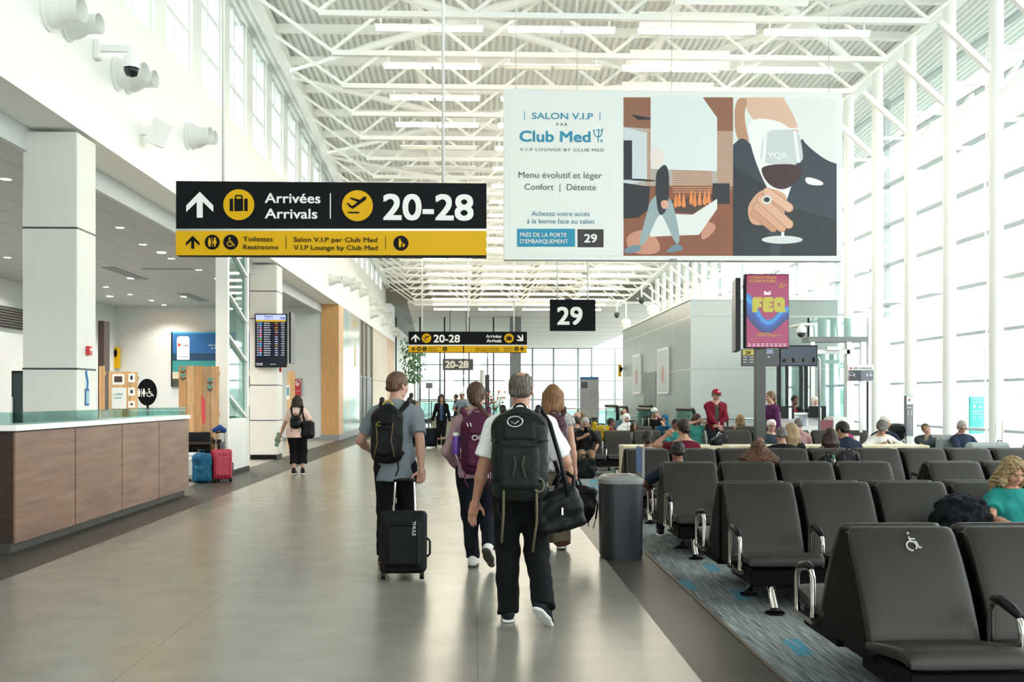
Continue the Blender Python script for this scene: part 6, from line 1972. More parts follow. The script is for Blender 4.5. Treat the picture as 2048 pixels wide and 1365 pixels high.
b = MB(); b.tube([W(c(-.17, -.10, .20)), W(c(-.12, -.155, .255)), W(c(0, -.17, .275)), W(c(.12, -.155, .255)), W(c(.17, -.10, .20))], .005, 6); b.build('zip_line', BLACK, t, True)
# duffel with shoulder strap
dl_ = thing('duffel_bag', 'black duffel bag hanging at the right hip of the man in white', 'bag', (X_ + .30, 7.03, .60), 0)
DUF = cloth('#14171a', rough=.5)
B = Blob(); B.bx((-.04, .02, .185), (.17, .22, .135), .045, rotm(0, 0, -14)); B.bx((-.02, .02, .26), (.12, .2, .09), .05, rotm(0, 0, -14), .05); B.wrinkle(.008, (1, .6, 1), 2); B.wrinkle(.005, (2.2, 1.6, 2.2), 1); blob_obj('body', B.mesh(.009), DUF, dl_)
for s_ in (-1, 1):
    b = MB(); b.tube([(s_ * .06, -.12, .34), (s_ * .05 + .02, -.09, .42), (.03, .0, .45), (s_ * .05 + .02, .1, .42), (s_ * .06, .14, .34)], .013, 8); b.build('carry_handle', DUF, dl_, True)
b = MB(); q0 = [Vector(tuple(p)) for p in ((.02, -.2, .3), (-.03, -.17, .55), (-.10, -.12, .80), (-.16, -.02, .905), (-.17, .1, .84), (-.05, .17, .55), (.02, .2, .32))]; b.tube(q0, .016, 8); b.build('shoulder_strap', DUF, dl_, True)
b = MB(); b.box((-.02, -.212, .2), (.012, .012, .05)); b.build('metal_tag', CHROME, dl_)

# ---- young man with suitcase
Y_ = 9.45; X_ = wx(791, Y_)
ym, J = person('young man in grey blue T-shirt with black backpack pulling a suitcase', (X_, Y_, 0), 0, 1.045, False, .95, (0, 0, .93), (3, 0, -3), (-42, 3, 0),
    LH=dict(t=(-.22, .26, 1.0), pole=(-.9, -.8, -.2), curl=.8, th=(.3, .3, 1)), RH=dict(t=(.245, -.20, .87), pole=(.6, -.6, .2), curl=1.25, th=(-1, .4, 0), u=(.0, -.15, -1)),
    LF=dict(t=(-.10, -.10, .10), pitch=12, yaw=6), RF=dict(t=(.08, .2, .08), yaw=-5), top=dict(m='#98a4ae', sleeve=.36, hem=-.17, loose=.016), bot=dict(m='#0c0e12', loose=.022, wr=.006),
    shoe='#3a352b', sole='#b8935f', hair=('short', '#6d5038', '#8d6a4a'), sk='#c99a82', res=.95, face=True)
t, c, W = worn_pack(J, 'slim black backpack on the young man in the grey T-shirt', .135, .265, cloth('#0c0e10', rough=.6), up=.245, depth=.085, side=-.05, accent=mat('yellow_cord', '#b99a2e', .5))
b = MB(); [b.tube([W(c(s_ * .075, -.155, .10)), W(c(s_ * .06, -.16, -.06)), W(c(s_ * .09, -.15, -.2))], .005, 5) for s_ in (-1, 1)]; b.build('tan_trim', cloth('#8a7750'), t, True)
b = MB(); b.tube([W(c(-.05 + .014 * math.cos(a), -.151, .09 + .018 * math.sin(a))) for a in np.linspace(0.3, 2 * PI - .3, 12)], .004, 5); b.build('logo', cloth('#a7b12e'), t, True)
sY = 8.72
case = suitcase((wx(807, sY), sY, 0), 0, .40, .24, .54, cloth('#0e1114', rough=.6), 'black soft suitcase with white brand lettering pulled by the young man', pull=.31, lean=-.10)
o = text('lettering', 'THULE', .03, (0, 0, 0), SIGNWHT, case, 'LEFT', 0, M=Matrix.Translation((.085, -.151, .50)) @ Matrix.Rotation(PI / 2, 4, 'Y') @ Matrix.Rotation(PI / 2, 4, 'X'))

# ---- girl with the purple backpack
Y_ = 9.25; X_ = wx(952, Y_)
g_, J = person('girl in pink long sleeved top with a ponytail walking beside the men', (X_, Y_, 0), 0, .99, True, 1.0, (0, 0, .925), (3, 0, 3), (-8, 4, 0),
    LH=dict(t=(-.20, .20, .95), pole=(-.7, -1, -.1), curl=.8), RH=dict(t=(.2, .22, .97), pole=(.7, -1, 0), curl=.8), LF=dict(t=(-.03, .05, .08), yaw=-6), RF=dict(t=(.12, -.20, .215), pitch=48, yaw=-22),
    top=dict(m='#d6aeb6', sleeve=.97, hem=-.08, loose=.008, collar=.6), bot=dict(m='#161c28', loose=.02, wr=.006), shoe='#dcdcd8', sole='#6a6056', hair=('pony', '#523524', '#6d4a33'), sk='#d0a08a', res=.95)
PUR = cloth('#5c1c40', rough=.6)
t, c, W = worn_pack(J, 'purple backpack on the girl with the ponytail', .145, .285, PUR, up=.235, depth=.09, strapm=cloth('#6b2248', rough=.6))
b = MB(); [b.tube([W(c(x_ + .024 * math.cos(a), -.172, .055 + .02 * math.sin(a))) for a in np.linspace(0, 2 * PI, 14)[:-1]], .0045, 5, closed=True) for x_ in (-.03, .03)]; b.build('buckle', cloth('#cfc9cb', rough=.4), t, True)
b = MB(); [b.tube([W(c(x_, -.14, .19)), W(c(x_ + .01, -.15, .155))], .006, 5) for x_ in (-.1, -.07)]; b.build('zip_pull', cloth('#cfc9cb', rough=.4), t, True)
bo = thing('water_bottle', 'purple and white bottle in the side pocket of the purple backpack', 'bottle', (X_ - .18, Y_ - .13, 1.06), 0)
b = MB(); b.lathe([(.034, 0), (.036, .02), (.036, .13), (.028, .15), (.028, .17)], 14); b.build('body', mat('purple_bottle', '#6a3fa0', .4), bo, True, 40); b = MB(); b.lathe([(.03, .171), (.03, .2), (.0, .205)], 14); b.build('lid', WHITE, bo, True, 40)
b = MB(); b.lathe([(.02, -.012), (.03, 0), (.02, .012)], 14, tuple(J['root'].matrix_basis @ Vector(tuple((J['hl'](.02, -.118, -.09)) * J['S'])))); o = b.build('hair_tie', cloth('#141414'), None, True); o.parent = J['root']; o.matrix_parent_inverse = J['root'].matrix_basis.inverted()

# ---- woman with long straight hair
Y_ = 10.4; X_ = wx(1106, Y_)
w_, J = person('woman with long light brown hair and patterned sleeveless top beside the man in white', (X_, Y_, 0), 0, .985, True, 1.05, (0, 0, .925), (2, 0, 0), (4, 2, 0),
    LH=dict(t=(-.25, .05, .84)), RH=dict(t=(.24, .02, .80), curl=1.1, th=(0, 1, 0)), LF=dict(t=(-.08, .1, .08)), RF=dict(t=(.09, -.08, .09), pitch=10), top=dict(m=cloth('#cfcfca', ('#26262a', 60)), sleeve=.08, hem=-.10, loose=.014),
    bot=dict(m='#8a7e69', loose=.03, wide=.02), shoe='#7a4e35', hair=('long', '#8a5a33', '#b5814f', .47), sk='#c9977d')
t, c, W = worn_pack(J, 'small plum rucksack on the woman with long hair', .125, .2, cloth('#54303f', rough=.6), up=.30, depth=.07)
hb_ = thing('handbag', 'black rucksack carried low in the hand of the long haired woman', 'bag', tuple(J['root'].matrix_basis @ Vector((.31, -.02, .30))), 0)
B = Blob(); B.bx((0, 0, .17), (.12, .09, .19), .06, rotm(0, 0, 14)); B.el((0, -.03, .13), (.12, .1, .14), rotm(0, 0, 14), .04); B.wrinkle(.008, (1.5, 1.5, 1.5)); blob_obj('body', B.mesh(.01), cloth('#0f1013', rough=.55), hb_)
b = MB(); b.tube([(-.06, 0, .34), (-.07, .02, .42), (-.05, .03, .44), (-.01, .02, .36)], .012, 8); b.tube([(.1, -.05, .28), (.15, -.06, .16), (.13, -.06, .02)], .01, 6); b.tube([(.13, -.06, .02), (.10, -.07, -.08)], .005, 5); b.tube([(.06, -.06, .02), (.05, -.07, -.06)], .005, 5); b.build('strap', cloth('#0f1013', rough=.55), hb_, True)

# ---- woman in pink on the left
Y_ = 20.7; X_ = wx(594, Y_)
w_, J = person('woman in pale pink T-shirt and black cropped trousers walking by the far pillar', (X_, Y_, 0), 0, .935, True, 1.33, (0, 0, .925), (3, 0, 0), (-15, 4, 0),
    LH=dict(t=(-.37, .05, .86), pole=(-.8, -1, 0), curl=1.1), RH=dict(t=(.34, .1, .9), pole=(.8, -1, 0), curl=.9), LF=dict(t=(-.07, .0, .08)), RF=dict(t=(.12, .03, .08)), top=dict(m='#ddbcb1', sleeve=.38, hem=-.12, loose=.02),
    bot=dict(m='#101215', leg=.78, loose=.03, wide=.02), shoe='#17171a', hair=('long', '#2f211b', '#4a342a', .15), sk='#c8967c', res=1.2)
t, c, W = worn_pack(J, 'small black leather rucksack on the woman in pale pink', .115, .15, cloth('#0e0f11', rough=.45), up=.22, depth=.06, off=-.15)
db = thing('handbag', 'round black shoulder bag at the right hip of the woman in pale pink', 'bag', (X_ + .235, Y_ - .1, .72), 0)
B = Blob(); B.bx((0, 0, .2), (.145, .1, .19), .09); B.wrinkle(.006, (1.5, 1.5, 1.5)); blob_obj('body', B.mesh(.012), cloth('#0e0f11', rough=.5), db); b = MB(); b.tube([(-.06, 0, .36), (-.1, -.02, .55), (-.12, -.01, .68), (-.1, .1, .55)], .02, 6); b.build('strap', cloth('#0e0f11', rough=.5), db, True)
cl = Blob(); cl.bx((0, 0, .12), (.05, .035, .14), .03, rotm(0, 0, 12)); cl.wrinkle(.02, (2, 2, 2)); o = blob_obj('cloth_bundle', cl.mesh(.01), cloth('#a9bfa8')); o.location = (X_ - .40, Y_ + .05, .60); tag(o, 'pale green cloth held low in the left hand of the woman in pink', 'cloth')

# ---- far walkers
Y_ = 31.0; X_ = wx(883, Y_)
w_, J = person('woman in black cardigan and blue top walking towards the camera with a suitcase', (X_, Y_, 0), PI, .975, True, .95, (0, 0, .925), (2, 0, 0), (5, 22, 0),
    RH=dict(t=(.30, -.12, .83), curl=1.2), LH=dict(t=(-.27, .05, .84)), LF=dict(t=(-.06, .16, .08)), RF=dict(t=(.07, -.12, .11), pitch=18), top=dict(m='#121418', sleeve=.95, hem=-.16, open='#4d6a96', name='cardigan'), bot=dict(m='#0f1217', loose=.006),
    shoe='#d6d6d2', hair=('long', '#241a17', '#3a2a24', .34), sk='#c6967c', res=1.5, face=True)
suitcase((X_ - .34, Y_ + .28, 0), 0, .40, .24, .58, cloth('#10182a', rough=.6), 'navy suitcase rolled by the woman in the black cardigan', pull=.34)
person('man in light blue shirt and white cap standing at the far gate', (wx(925, 37), 37, 0), PI - .5, 1.04, False, 1.05, LH=dict(t=(-.1, .28, 1.08), pole=(-1, -.3, -.3)), RH=dict(t=(.12, .28, 1.05), pole=(1, -.3, -.3)), top=dict(m='#a9bfd2', sleeve=.4, hem=-.14, collar=1), bot=dict(m='#c5bda8'), shoe='#555555', hair=('short', '#6a5a4c'), cap=('#dcdfe0', '#dcdfe0'), sk=TAN, res=1.7, face=True)
person('person in dark tank top standing with a hand on the hip near the glass wall', (wx(822, 41), 41, 0), -.3, 1.02, False, 1.05, RH=dict(t=(.19, .0, 1.0), pole=(1, -.5, 0), th=(-1, 0, 0)), top=dict(m='#4b4b4b', sleeve=.0, hem=-.12), bot=dict(m='#3b3f46', leg=.6), shoe='#333333', hair=('short', '#2a211c'), sk=TAN, res=1.8)
person('person in black shirt standing beyond the long haired woman', (wx(1187, 41), 41, 0), PI / 2, .98, True, 1.0, top=dict(m='#141416', sleeve=.4, hem=-.1), bot=dict(m='#22242a'), hair=('short', '#171210'), sk=BROWN, res=1.8)
person('dark haired traveller half hidden behind the man in light blue', (wx(914, 46), 46, 0), PI * .6, 1.0, False, 1.0, top=dict(m='#2c3038', sleeve=.4), bot=dict(m='#22242a'), hair=('short', '#171210'), sk=BROWN, res=1.9)

# ------------------------------------------------------------------ seated and standing travellers in the waiting area
def seated(label, px, Y, away=False, S=.95, turn=0.0, pz=.475, lean=-14, feet=.40, **k):
    S *= .95; lean -= 6
    k.setdefault('LF', dict(t=(-.11, feet, .08), pole=(0, .3, 1))); k.setdefault('RF', dict(t=(.11, feet, .08), pole=(0, .3, 1)))
    k.setdefault('LH', dict(t=(-.13, .30, .60), pole=(-1, -.4, -.2), curl=.6)); k.setdefault('RH', dict(t=(.13, .30, .60), pole=(1, -.4, -.2), curl=.6))
    k.setdefault('head', (0, 16, 0)); k.setdefault('res', 1.3); k.setdefault('face', not away)
    return person(label, (wx(px, Y), Y, 0), (0 if away else PI) + turn, S, pel=(0, 0, pz), tor=(lean, 0, 0), **k)
# rear bench of the third row
seated('man with black hair in navy shirt at the end seat behind the recycling bin', 1350, 11.0, True, .92, lean=-14, wt=1.15, top=dict(m='#27384c', sleeve=.42, collar=1), bot=dict(m='#1d2733'), hair=('short', '#12100f', '#221d1b'), sk=BROWN, LH=dict(t=(-.30, .16, .62), pole=(-1, -.5, 0)), head=(0, 8, 0), res=1.1)
seated('woman with long curly brown hair and sunglasses on top sitting in the third row', 1508, 11.0, True, .92, lean=-16, fem=True, top=dict(m='#17181b', sleeve=.4), hair=('curly', '#3a2417', '#8a5a35', .36, 2.0), sk=TAN, head=(0, 8, 0), res=1.0)
# rear bench of the fourth row, at the cream table
seated('woman with dark ponytail and black and white patterned top at the cream table', 1293, 13.75, True, .93, lean=-6, fem=True, top=dict(m=cloth('#d8d8d4', ('#2a2a2c', 70)), sleeve=.5, loose=.025), hair=('bun', '#1a1412', '#2d221d', -.06), sk=BROWN, head=(-12, 8, 0), res=1.2)
seated('woman with hair bun in maroon off-shoulder top leaning on the cream table', 1368, 13.75, True, 1.05, lean=8, fem=True, wt=1.05, top=dict(m='#7c1f33', sleeve=.22, neck=-.06), hair=('bun', '#2a1c17', '#3f2c24', -.045), sk='#c08d72', head=(14, 4, 0), LH=dict(t=(-.20, .22, 1.06), pole=(-1, .1, -.6), curl=1.2, th=(1, 0, 0)), res=1.1)
seated('man with grey buzz cut in black T-shirt sitting at the cream table', 1562, 13.75, True, .96, lean=0, wt=1.3, top=dict(m='#121316', sleeve=.42, loose=.018), hair=('shaved', '#6f6a66', '#8f8a86'), sk='#b98a74', head=(0, 14, 0), res=1.0)
seated('woman with long blonde hair in black vest beside the grey haired buzz cut man', 1583, 14.3, True, .99, lean=4, fem=True, turn=.2, top=dict(m='#15161a', sleeve=.05, neck=-.03), hair=('long', '#c2a06a', '#d9bd8c', .36), sk='#cf9f86', head=(10, 6, 0), LH=dict(t=(-.36, .25, .95), pole=(-1, 0, -.5)))
seated('woman with long straight dark brown hair seated left of the black backpacks', 1656, 13.75, True, .95, lean=-4, fem=True, top=dict(m='#8c8d78', sleeve=.45), hair=('long', '#2f1a15', '#4a2a20', .36), sk=TAN, head=(6, 6, 0))
seated('man with black hair in navy shirt bending over the cream table', 1708, 14.0, True, 1.04, lean=26, turn=.35, top=dict(m='#1d2c44', sleeve=.45, loose=.02), hair=('short', '#141110', '#241d1a'), sk='#b98a70', head=(18, 10, 0))
# across the table, facing the camera
seated('man in white T-shirt and grey cap looking down at the cream table', 1762, 16.1, False, 1.0, lean=6, top=dict(m='#d5d2cb', sleeve=.48, loose=.024), hair=('short', '#1c1715'), cap=('#8a8784', '#8a8784'), sk='#c49a80', head=(-14, 26, 0), LH=dict(t=(-.12, .25, .86), pole=(-1, -.2, -.4)), RH=dict(t=(.12, .25, .86), pole=(1, -.2, -.4)), res=1.0, glasses='clear')
o_ = []
seated('elderly man with glasses and white hair facing the camera behind the blonde woman', 1545, 17.2, False, .99, lean=-4, wt=1.1, top=dict(m='#3f4b5c', sleeve=.45, collar=1), hair=('balding', '#d5d2cc', '#e6e4df'), sk='#cf9f88', head=(0, 6, 0), glasses='clear', LH=dict(t=(-.24, .22, .75)))
seated('white haired woman in pink top facing the camera behind the navy shirt man', 1689, 17.2, False, .99, lean=-2, fem=True, top=dict(m='#c2427f', sleeve=.5), hair=('short', '#dedbd6', '#efedea'), sk='#d2a892', head=(0, 8, 0))
seated('grey haired man in pale pink shirt seen from behind near the gate counter', 1596, 18.4, True, .98, lean=0, top=dict(m='#d9a6a6', sleeve=.45, collar=1), hair=('short', '#7d7b78', '#a5a3a0'), sk='#c79a84', head=(0, 4, 0))
seated('person in navy jacket hidden behind the man in the grey cap', 1772, 17.6, False, 1.03, lean=-6, top=dict(m='#1f2b40', sleeve=.9), hair=('short', '#c9c6c0', '#e3e1dc'), sk='#cfa58f', head=(30, 10, 0))
seated('young man asleep in the grey armchair with crossed arms', 1850, 18.75, False, .98, turn=math.radians(-35), lean=-32, feet=.5, top=dict(m='#3d4a4f', sleeve=.9, loose=.03, open='#b9a98a', name='jacket'), bot=dict(m='#15171a', loose=.03), hair=('short', '#6b5140', '#8a6a50'), sk='#cf9f86', head=(10, -6, 24), shoe='#cfc8b8', LH=dict(t=(.06, .26, .72), pole=(-1, .2, -.3)), RH=dict(t=(-.06, .24, .70), pole=(1, .2, -.3)))
seated('grey haired man in navy shirt with glasses reading by the glazing', 1932, 17.5, False, .98, turn=.15, lean=-10, top=dict(m='#33435c', sleeve=.5, collar=1), hair=('short', '#a3a19d', '#c4c2be'), sk='#cf9f86', head=(-14, 22, 0), glasses='clear')
# second row, facing the camera
seated('blonde woman with curly hair in turquoise top looking down in the second row', 2034, 7.48, False, .93, lean=-12, turn=-.15, fem=True, wt=1.08, top=dict(m='#2fa9a3', sleeve=.3, loose=.02), bot=dict(m='#2f3f55'), hair=('curly', '#b8935c', '#dcc08a', .2, 1.25), sk='#c98f76', head=(16, 20, 0), LH=dict(t=(-.05, .28, .70), pole=(-1, -.2, -.3), curl=.8), RH=dict(t=(.1, .3, .70), pole=(1, -.2, -.3), curl=.8), res=.95)
# benches beyond the table
seated('grey haired woman in black top and khaki shorts looking at her phone', 1170, 20.2, False, .97, lean=2, fem=True, wt=1.25, top=dict(m='#141518', sleeve=.7, loose=.02), bot=dict(m='#8f8468', leg=.5, loose=.03), shoe='#d43f8a', hair=('short', '#9a9894', '#c9c7c3'), sk='#b9876c', head=(4, 24, 0), RH=dict(t=(.06, .30, .86), pole=(1, -.2, -.5), curl=.9, th=(0, -.3, 1), u=(-.5, .6, .5)), LH=dict(t=(-.20, .36, .60), pole=(-1, -.3, 0), curl=.5), res=1.0)
seated('dark haired boy in red seen from the side between the grey seats', 1228, 22.0, False, .93, turn=PI / 2, lean=-4, top=dict(m='#a5203a', sleeve=.45), hair=('shaved', '#1c1513', '#2f2420'), sk=BROWN, head=(0, 6, 0))
seated('girl with headphones and striped top holding a drink behind the seats', 1270, 21.8, False, .86, lean=-6, fem=True, top=dict(m=cloth('#c9b29d', ('#5a3d35', 30)), sleeve=.4), hair=('long', '#2a1b16', '#40291f', .26), sk=BROWN, head=(0, 10, 0))
seated('woman in white headscarf looking down behind the boy in red', 1253, 23.1, False, 1.0, lean=-4, fem=True, top=dict(m='#d9dddc', sleeve=.9), hair=('hijab', '#e9eae8'), sk='#d3a890', head=(0, 16, 0))
seated('man with brown hair in denim blue shirt reading behind the white headscarf', 1248, 25.4, False, 1.06, lean=2, top=dict(m='#5f8a9c', sleeve=.5, collar=1), hair=('fringe', '#4f372a', '#6d4d3a'), sk='#cc9c84', head=(0, 22, 0))
seated('boy in white and teal cap resting his chin on one hand', 1309, 25.0, False, 1.09, lean=4, top=dict(m='#1a1b1e', sleeve=.4), hair=('short', '#2a1f1a'), cap=('#d5dfe0', '#6fb3c0', 1), sk='#d2a68e', head=(4, 14, 6), LH=dict(t=(-.04, .2, 1.08), pole=(-1, .2, -.6), curl=1.0, th=(1, 0, 0), u=(.2, -.1, 1)))
seated('woman in blue headscarf drinking from a clear bottle', 1329, 23.1, False, .97, turn=-.35, lean=-4, fem=True, top=dict(m='#1c5d86', sleeve=.9), hair=('hijab', '#2a78a8'), sk='#cf9d80', head=(-10, 4, 0), glasses='clear', LH=dict(t=(-.02, .22, 1.02), pole=(-1, .2, -.6), curl=1.0, th=(.3, 0, 1), u=(.4, .2, .8)))
seated('child with short black hair behind the woman in maroon', 1352, 20.1, False, .95, lean=-6, top=dict(m='#3a9a94', sleeve=.4), hair=('shaved', '#171210', '#2a211d'), sk=BROWN, head=(20, 10, 0))
seated('girl with brown hair stretching her arms in a turquoise top', 1393, 22.4, False, 1.0, lean=0, fem=True, turn=.3, top=dict(m='#57c2b4', sleeve=.2), hair=('long', '#3f2a20', '#5a3d2e', .25), sk='#c99a7e', head=(20, 20, 0), LH=dict(t=(-.02, .24, 1.08), pole=(-1, .2, .2)), RH=dict(t=(.1, .22, 1.10), pole=(1, .3, .2)))
seated('blonde bobbed woman seen from behind near the standing man in red', 1478, 24.1, True, .96, lean=-6, fem=True, top=dict(m='#d9b89a', sleeve=.3), hair=('long', '#a9824f', '#c9a870', .16), sk='#cf9f86', head=(8, 0, 0))
seated('bald man seen from the side behind the long haired woman', 1141, 24.4, False, 1.03, turn=-PI / 2.4, top=dict(m='#4b4f55', sleeve=.45), hair=None, sk='#d0a28c', head=(0, 4, 0))
seated('person in grey knitted beanie behind the woman with the phone', 1152, 22.4, True, .97, top=dict(m='#5a5c60', sleeve=.9), hair=('short', '#3a2c24'), cap=('#55585c', None), head=(20, 6, 0))
seated('woman with blonde bun behind the woman with the phone', 1163, 25.2, True, 1.02, fem=True, top=dict(m='#cf9f88', sleeve=.1), hair=('bun', '#a88a5c', '#c4a676', .06), sk='#cf9f86', head=(0, 0, 0))
# standing people
person('standing man in red jacket, red cap and sunglasses', (wx(1430, 22.3), 22.3, 0), PI + .1, 1.02, False, 1.12, LH=dict(t=(.0, .24, .98), pole=(-1, -.3, 0), curl=.9, th=(.3, 0, 1)), RH=dict(t=(.02, .27, .93), pole=(1, -.3, 0), curl=.9, th=(-.3, 0, 1)), top=dict(m='#941f36', sleeve=.97, hem=-.10, loose=.02, wr=.008, open='#5e615c', name='jacket', collar=1), bot=dict(m='#2c3038', loose=.025), shoe='#333333', hair=('short', '#8f8b86'), cap=('#c4253f', '#c4253f', 1), sk='#d0a08a', head=(12, 6, 0), res=1.1, face=True, glasses='sun')
person('woman in purple fleece standing behind the screen post', (wx(1545, 21.0), 21.0, 0), PI / 2 + .3, .985, True, 1.12, top=dict(m='#6b2f66', sleeve=.97, hem=-.1, loose=.02, collar=1), bot=dict(m='#2a2d36'), hair=('pony', '#7d5a3c', '#b58a5c'), sk='#d2a48c', head=(0, 2, 0), res=1.2, face=True)
person('smiling gate agent with dark hair and red scarf behind the counter', (wx(1588, 22.95), 22.95, 0), PI, .94, True, 1.0, top=dict(m='#1c2028', sleeve=.95, hem=-.05, open='#b5283f', name='jacket', collar=1), bot=dict(m='#1c2028'), hair=('bun', '#15100f', '#241b18', .05), sk=DEEP, head=(0, 6, 0), res=1.2, face=True)
person('gate agent in white headscarf behind the counter monitor', (wx(1628, 22.95), 22.95, 0), PI, .92, True, 1.0, top=dict(m='#1c2028', sleeve=.95, hem=-.05), bot=dict(m='#1c2028'), hair=('hijab', '#e4e2dc'), sk='#d2a890', head=(0, 10, 0), res=1.2, face=True)

# ------------------------------------------------------------------ loose bags and small things
def rucksack(loc, rz, label, m, s=1.0, lean=0.0, trim=None):
    t = thing('backpack', label, 'backpack', loc, rz, 'backpacks in the terminal')
    R = rotm(0, lean, 0)
    B = Blob(); B.bx((0, 0, .25 * s), (.16 * s, .1 * s, .25 * s), .07 * s, R); B.el((0, -.02 * s, .4 * s), (.15 * s, .1 * s, .12 * s), R, .05); B.bx((0, -.11 * s, .16 * s), (.12 * s, .05 * s, .13 * s), .04 * s, R, .02); B.wrinkle(.006, (1.6, 1.6, 1.6), len(label)); blob_obj('body', B.mesh(.012), m, t)
    b = MB(); [b.tube([(x_ * s, .08 * s, .46 * s), (x_ * 1.2 * s, .14 * s, .36 * s), (x_ * 1.2 * s, .14 * s, .16 * s), (x_ * s, .09 * s, .05 * s)], .02 * s, 7) for x_ in (-.09, .09)]; b.build('shoulder_strap', trim or m, t, True)
    b = MB(); b.tube([(-.04 * s, .05 * s, .5 * s), (-.03 * s, .04 * s, .56 * s), (.03 * s, .04 * s, .56 * s), (.04 * s, .05 * s, .5 * s)], .01, 6); b.build('grab_loop', trim or m, t, True)
    return t
DKC = cloth('#111318', rough=.6)
zs = .44
rucksack((wx(1690, 12.72), 12.62, .43), PI, 'black and grey backpack standing on a seat beside the woman with brown hair', cloth('#2a2830', rough=.6), .92)
rucksack((wx(1652, 12.72), 12.66, .43), PI, 'black rucksack leaning on the backpack in the fourth row', DKC, .8)
bt = thing('water_bottle', 'small clear bottle with green cap in the side of the grey backpack', 'bottle', (wx(1667, 12.4), 12.4, .66), 0); b = MB(); b.lathe([(.03, 0), (.033, .05), (.033, .13), (.015, .17)], 12); b.build('body', FROST, bt, True); b = MB(); b.lathe([(.016, .17), (.016, .19), (0, .192)], 12); b.build('cap', mat('green_cap', '#3fae5a', .4), bt, True)
cu = thing('paper_cup', 'white paper cup on the cream table beside the man in the grey cap', 'cup', (wx(1713, 15), 15.0, .86), 0); b = MB(); b.lathe([(.035, 0), (.045, .13), (.048, .135), (.044, .135), (.034, .01), (0, .01)], 16); b.build('cup_body', WHITE, cu, True)
bg = thing('handbag', 'small black bag on the cream table behind the woman in maroon', 'bag', (wx(1438, 14.95), 14.95, .86), .5); B = Blob(); B.bx((0, 0, .07), (.15, .08, .07), .05, rotm(0, 0, -22)); B.wrinkle(.006, (2, 2, 2)); blob_obj('body', B.mesh(.01), DKC, bg); b = MB(); b.tube([(-.1, 0, .06), (0, 0, .2), (.12, 0, .1)], .01, 6); b.build('strap', cloth('#c9c9c4'), bg, True)
jk = thing('jacket_pile', 'crumpled dark navy jacket lying on a bag on the third seat of the second row', 'jacket', (wx(1905, 7.5), 7.46, .43), .2)
B = Blob(); B.bx((0, 0, .17), (.17, .13, .16), .08, rotm(10, -10, 8)); B.el((.05, -.02, .30), (.16, .14, .11), rotm(0, 0, 20), .06); B.el((.16, -.05, .2), (.1, .1, .16), rotm(0, 0, 15), .05); B.wrinkle(.016, (1.4, 1.4, 2.0), 1); B.wrinkle(.010, (3, 3, 2.2), 2); B.wrinkle(.005, (6, 5, 4), 3); blob_obj('jacket', B.mesh(.009), cloth('#14181f'), jk)
B = Blob(); B.bx((.03, -.02, .06), (.19, .16, .07), .05); B.wrinkle(.008, (2, 2, 2)); blob_obj('bag_under', B.mesh(.011), DKC, jk)
bl = thing('carry_bag', 'black soft bag on the floor by the legs of the woman with the phone', 'bag', (wx(1172, 19.3), 19.45, 0), 0); B = Blob(); B.bx((0, 0, .2), (.2, .15, .2), .08); B.wrinkle(.012, (1.2, 1.2, 1.2)); blob_obj('body', B.mesh(.014), DKC, bl); b = MB(); b.tube([(-.08, 0, .38), (-.06, 0, .46), (.06, 0, .46), (.08, 0, .38)], .014, 6); b.build('handle', DKC, bl, True)
ph = MB(); ph.box((0, 0, 0), (.07, .012, .14), M=Matrix.Rotation(.5, 4, 'X')); o = ph.build('phone', BLACK); o.location = (wx(1172, 19.85), 19.86, .93); tag(o, 'black phone in the hand of the grey haired woman', 'phone')
yb_ = thing('yellow_bag', 'yellow jacket draped over the grey seats behind the woman with the phone', 'jacket', (wx(1200, 21.9), 21.9, .52), 0); B = Blob(); B.bx((0, 0, .3), (.2, .1, .16), .09); B.el((-.1, 0, .44), (.07, .07, .09), None, .05); B.wrinkle(.02, (1.4, 1.4, 1.4)); blob_obj('jacket', B.mesh(.014), cloth('#d9b81f'), yb_); B = Blob(); B.bx((0, .02, .06), (.16, .08, .07), .04); blob_obj('lining', B.mesh(.014), cloth('#b89a1a'), yb_)
for k, (px, Y, top_, lab) in enumerate(((1203, 21.5, 848, 'white handled suitcase beside the woman with the phone'), (1264, 21.4, 842, 'dark suitcase with tall chrome handle in front of the girl with headphones'), (1293, 24.6, 834, 'suitcase with black handle standing by the boy in the cap'), (1190, 24.9, 836, 'grey suitcase with tall handle standing near the yellow jacket'))):
    hh_ = wz(px, top_, Y); suitcase((wx(px, Y), Y, 0), .1, .36, .22, hh_ - .44, cloth(('#c9c9c6', '#23262b', '#1b1d22', '#6a6e72')[k], rough=.5), lab, pull=.42)
suitcase((wx(1891, 17.9), 17.9, 0), .3, .34, .2, .50, cloth('#a81f3c', rough=.5), 'red suitcase standing by the knees of the sleeping man', pull=.08)
rucksack((wx(1992, 16.7), 16.62, .35), PI, 'dark rucksack strapped on a trolley at the glazing side', cloth('#33373a', rough=.6), .9)
tr_ = thing('luggage_trolley', 'small luggage trolley with twin chrome poles under the dark rucksack', 'trolley', (wx(1998, 16.9), 16.9, 0), 0); b = MB(); [b.cyl((x_, 0, .1), (x_, 0, 1.17), .014, n=8) for x_ in (-.06, .06)]; b.build('pole', CHROME, tr_, True); b = MB(); b.span((-.2, -.4, .30), (.2, .02, .35)); b.build('platform', ALU, tr_); b = MB(); [b.cyl((x_ - .015, 0, .05), (x_ + .015, 0, .05), .05, n=14) for x_ in (-.16, .16)]; b.build('wheel', BLACK, tr_, True, 40); b = MB(); [b.span((x_ - .015, -.38, 0), (x_ + .015, -.35, .3)) for x_ in (-.15, .15)]; b.build('front_leg', ALU, tr_)
st_ = thing('stroller', 'black folding pushchair hood behind the man in the grey cap', 'pushchair', (wx(1795, 19.9), 19.9, 0), .3)
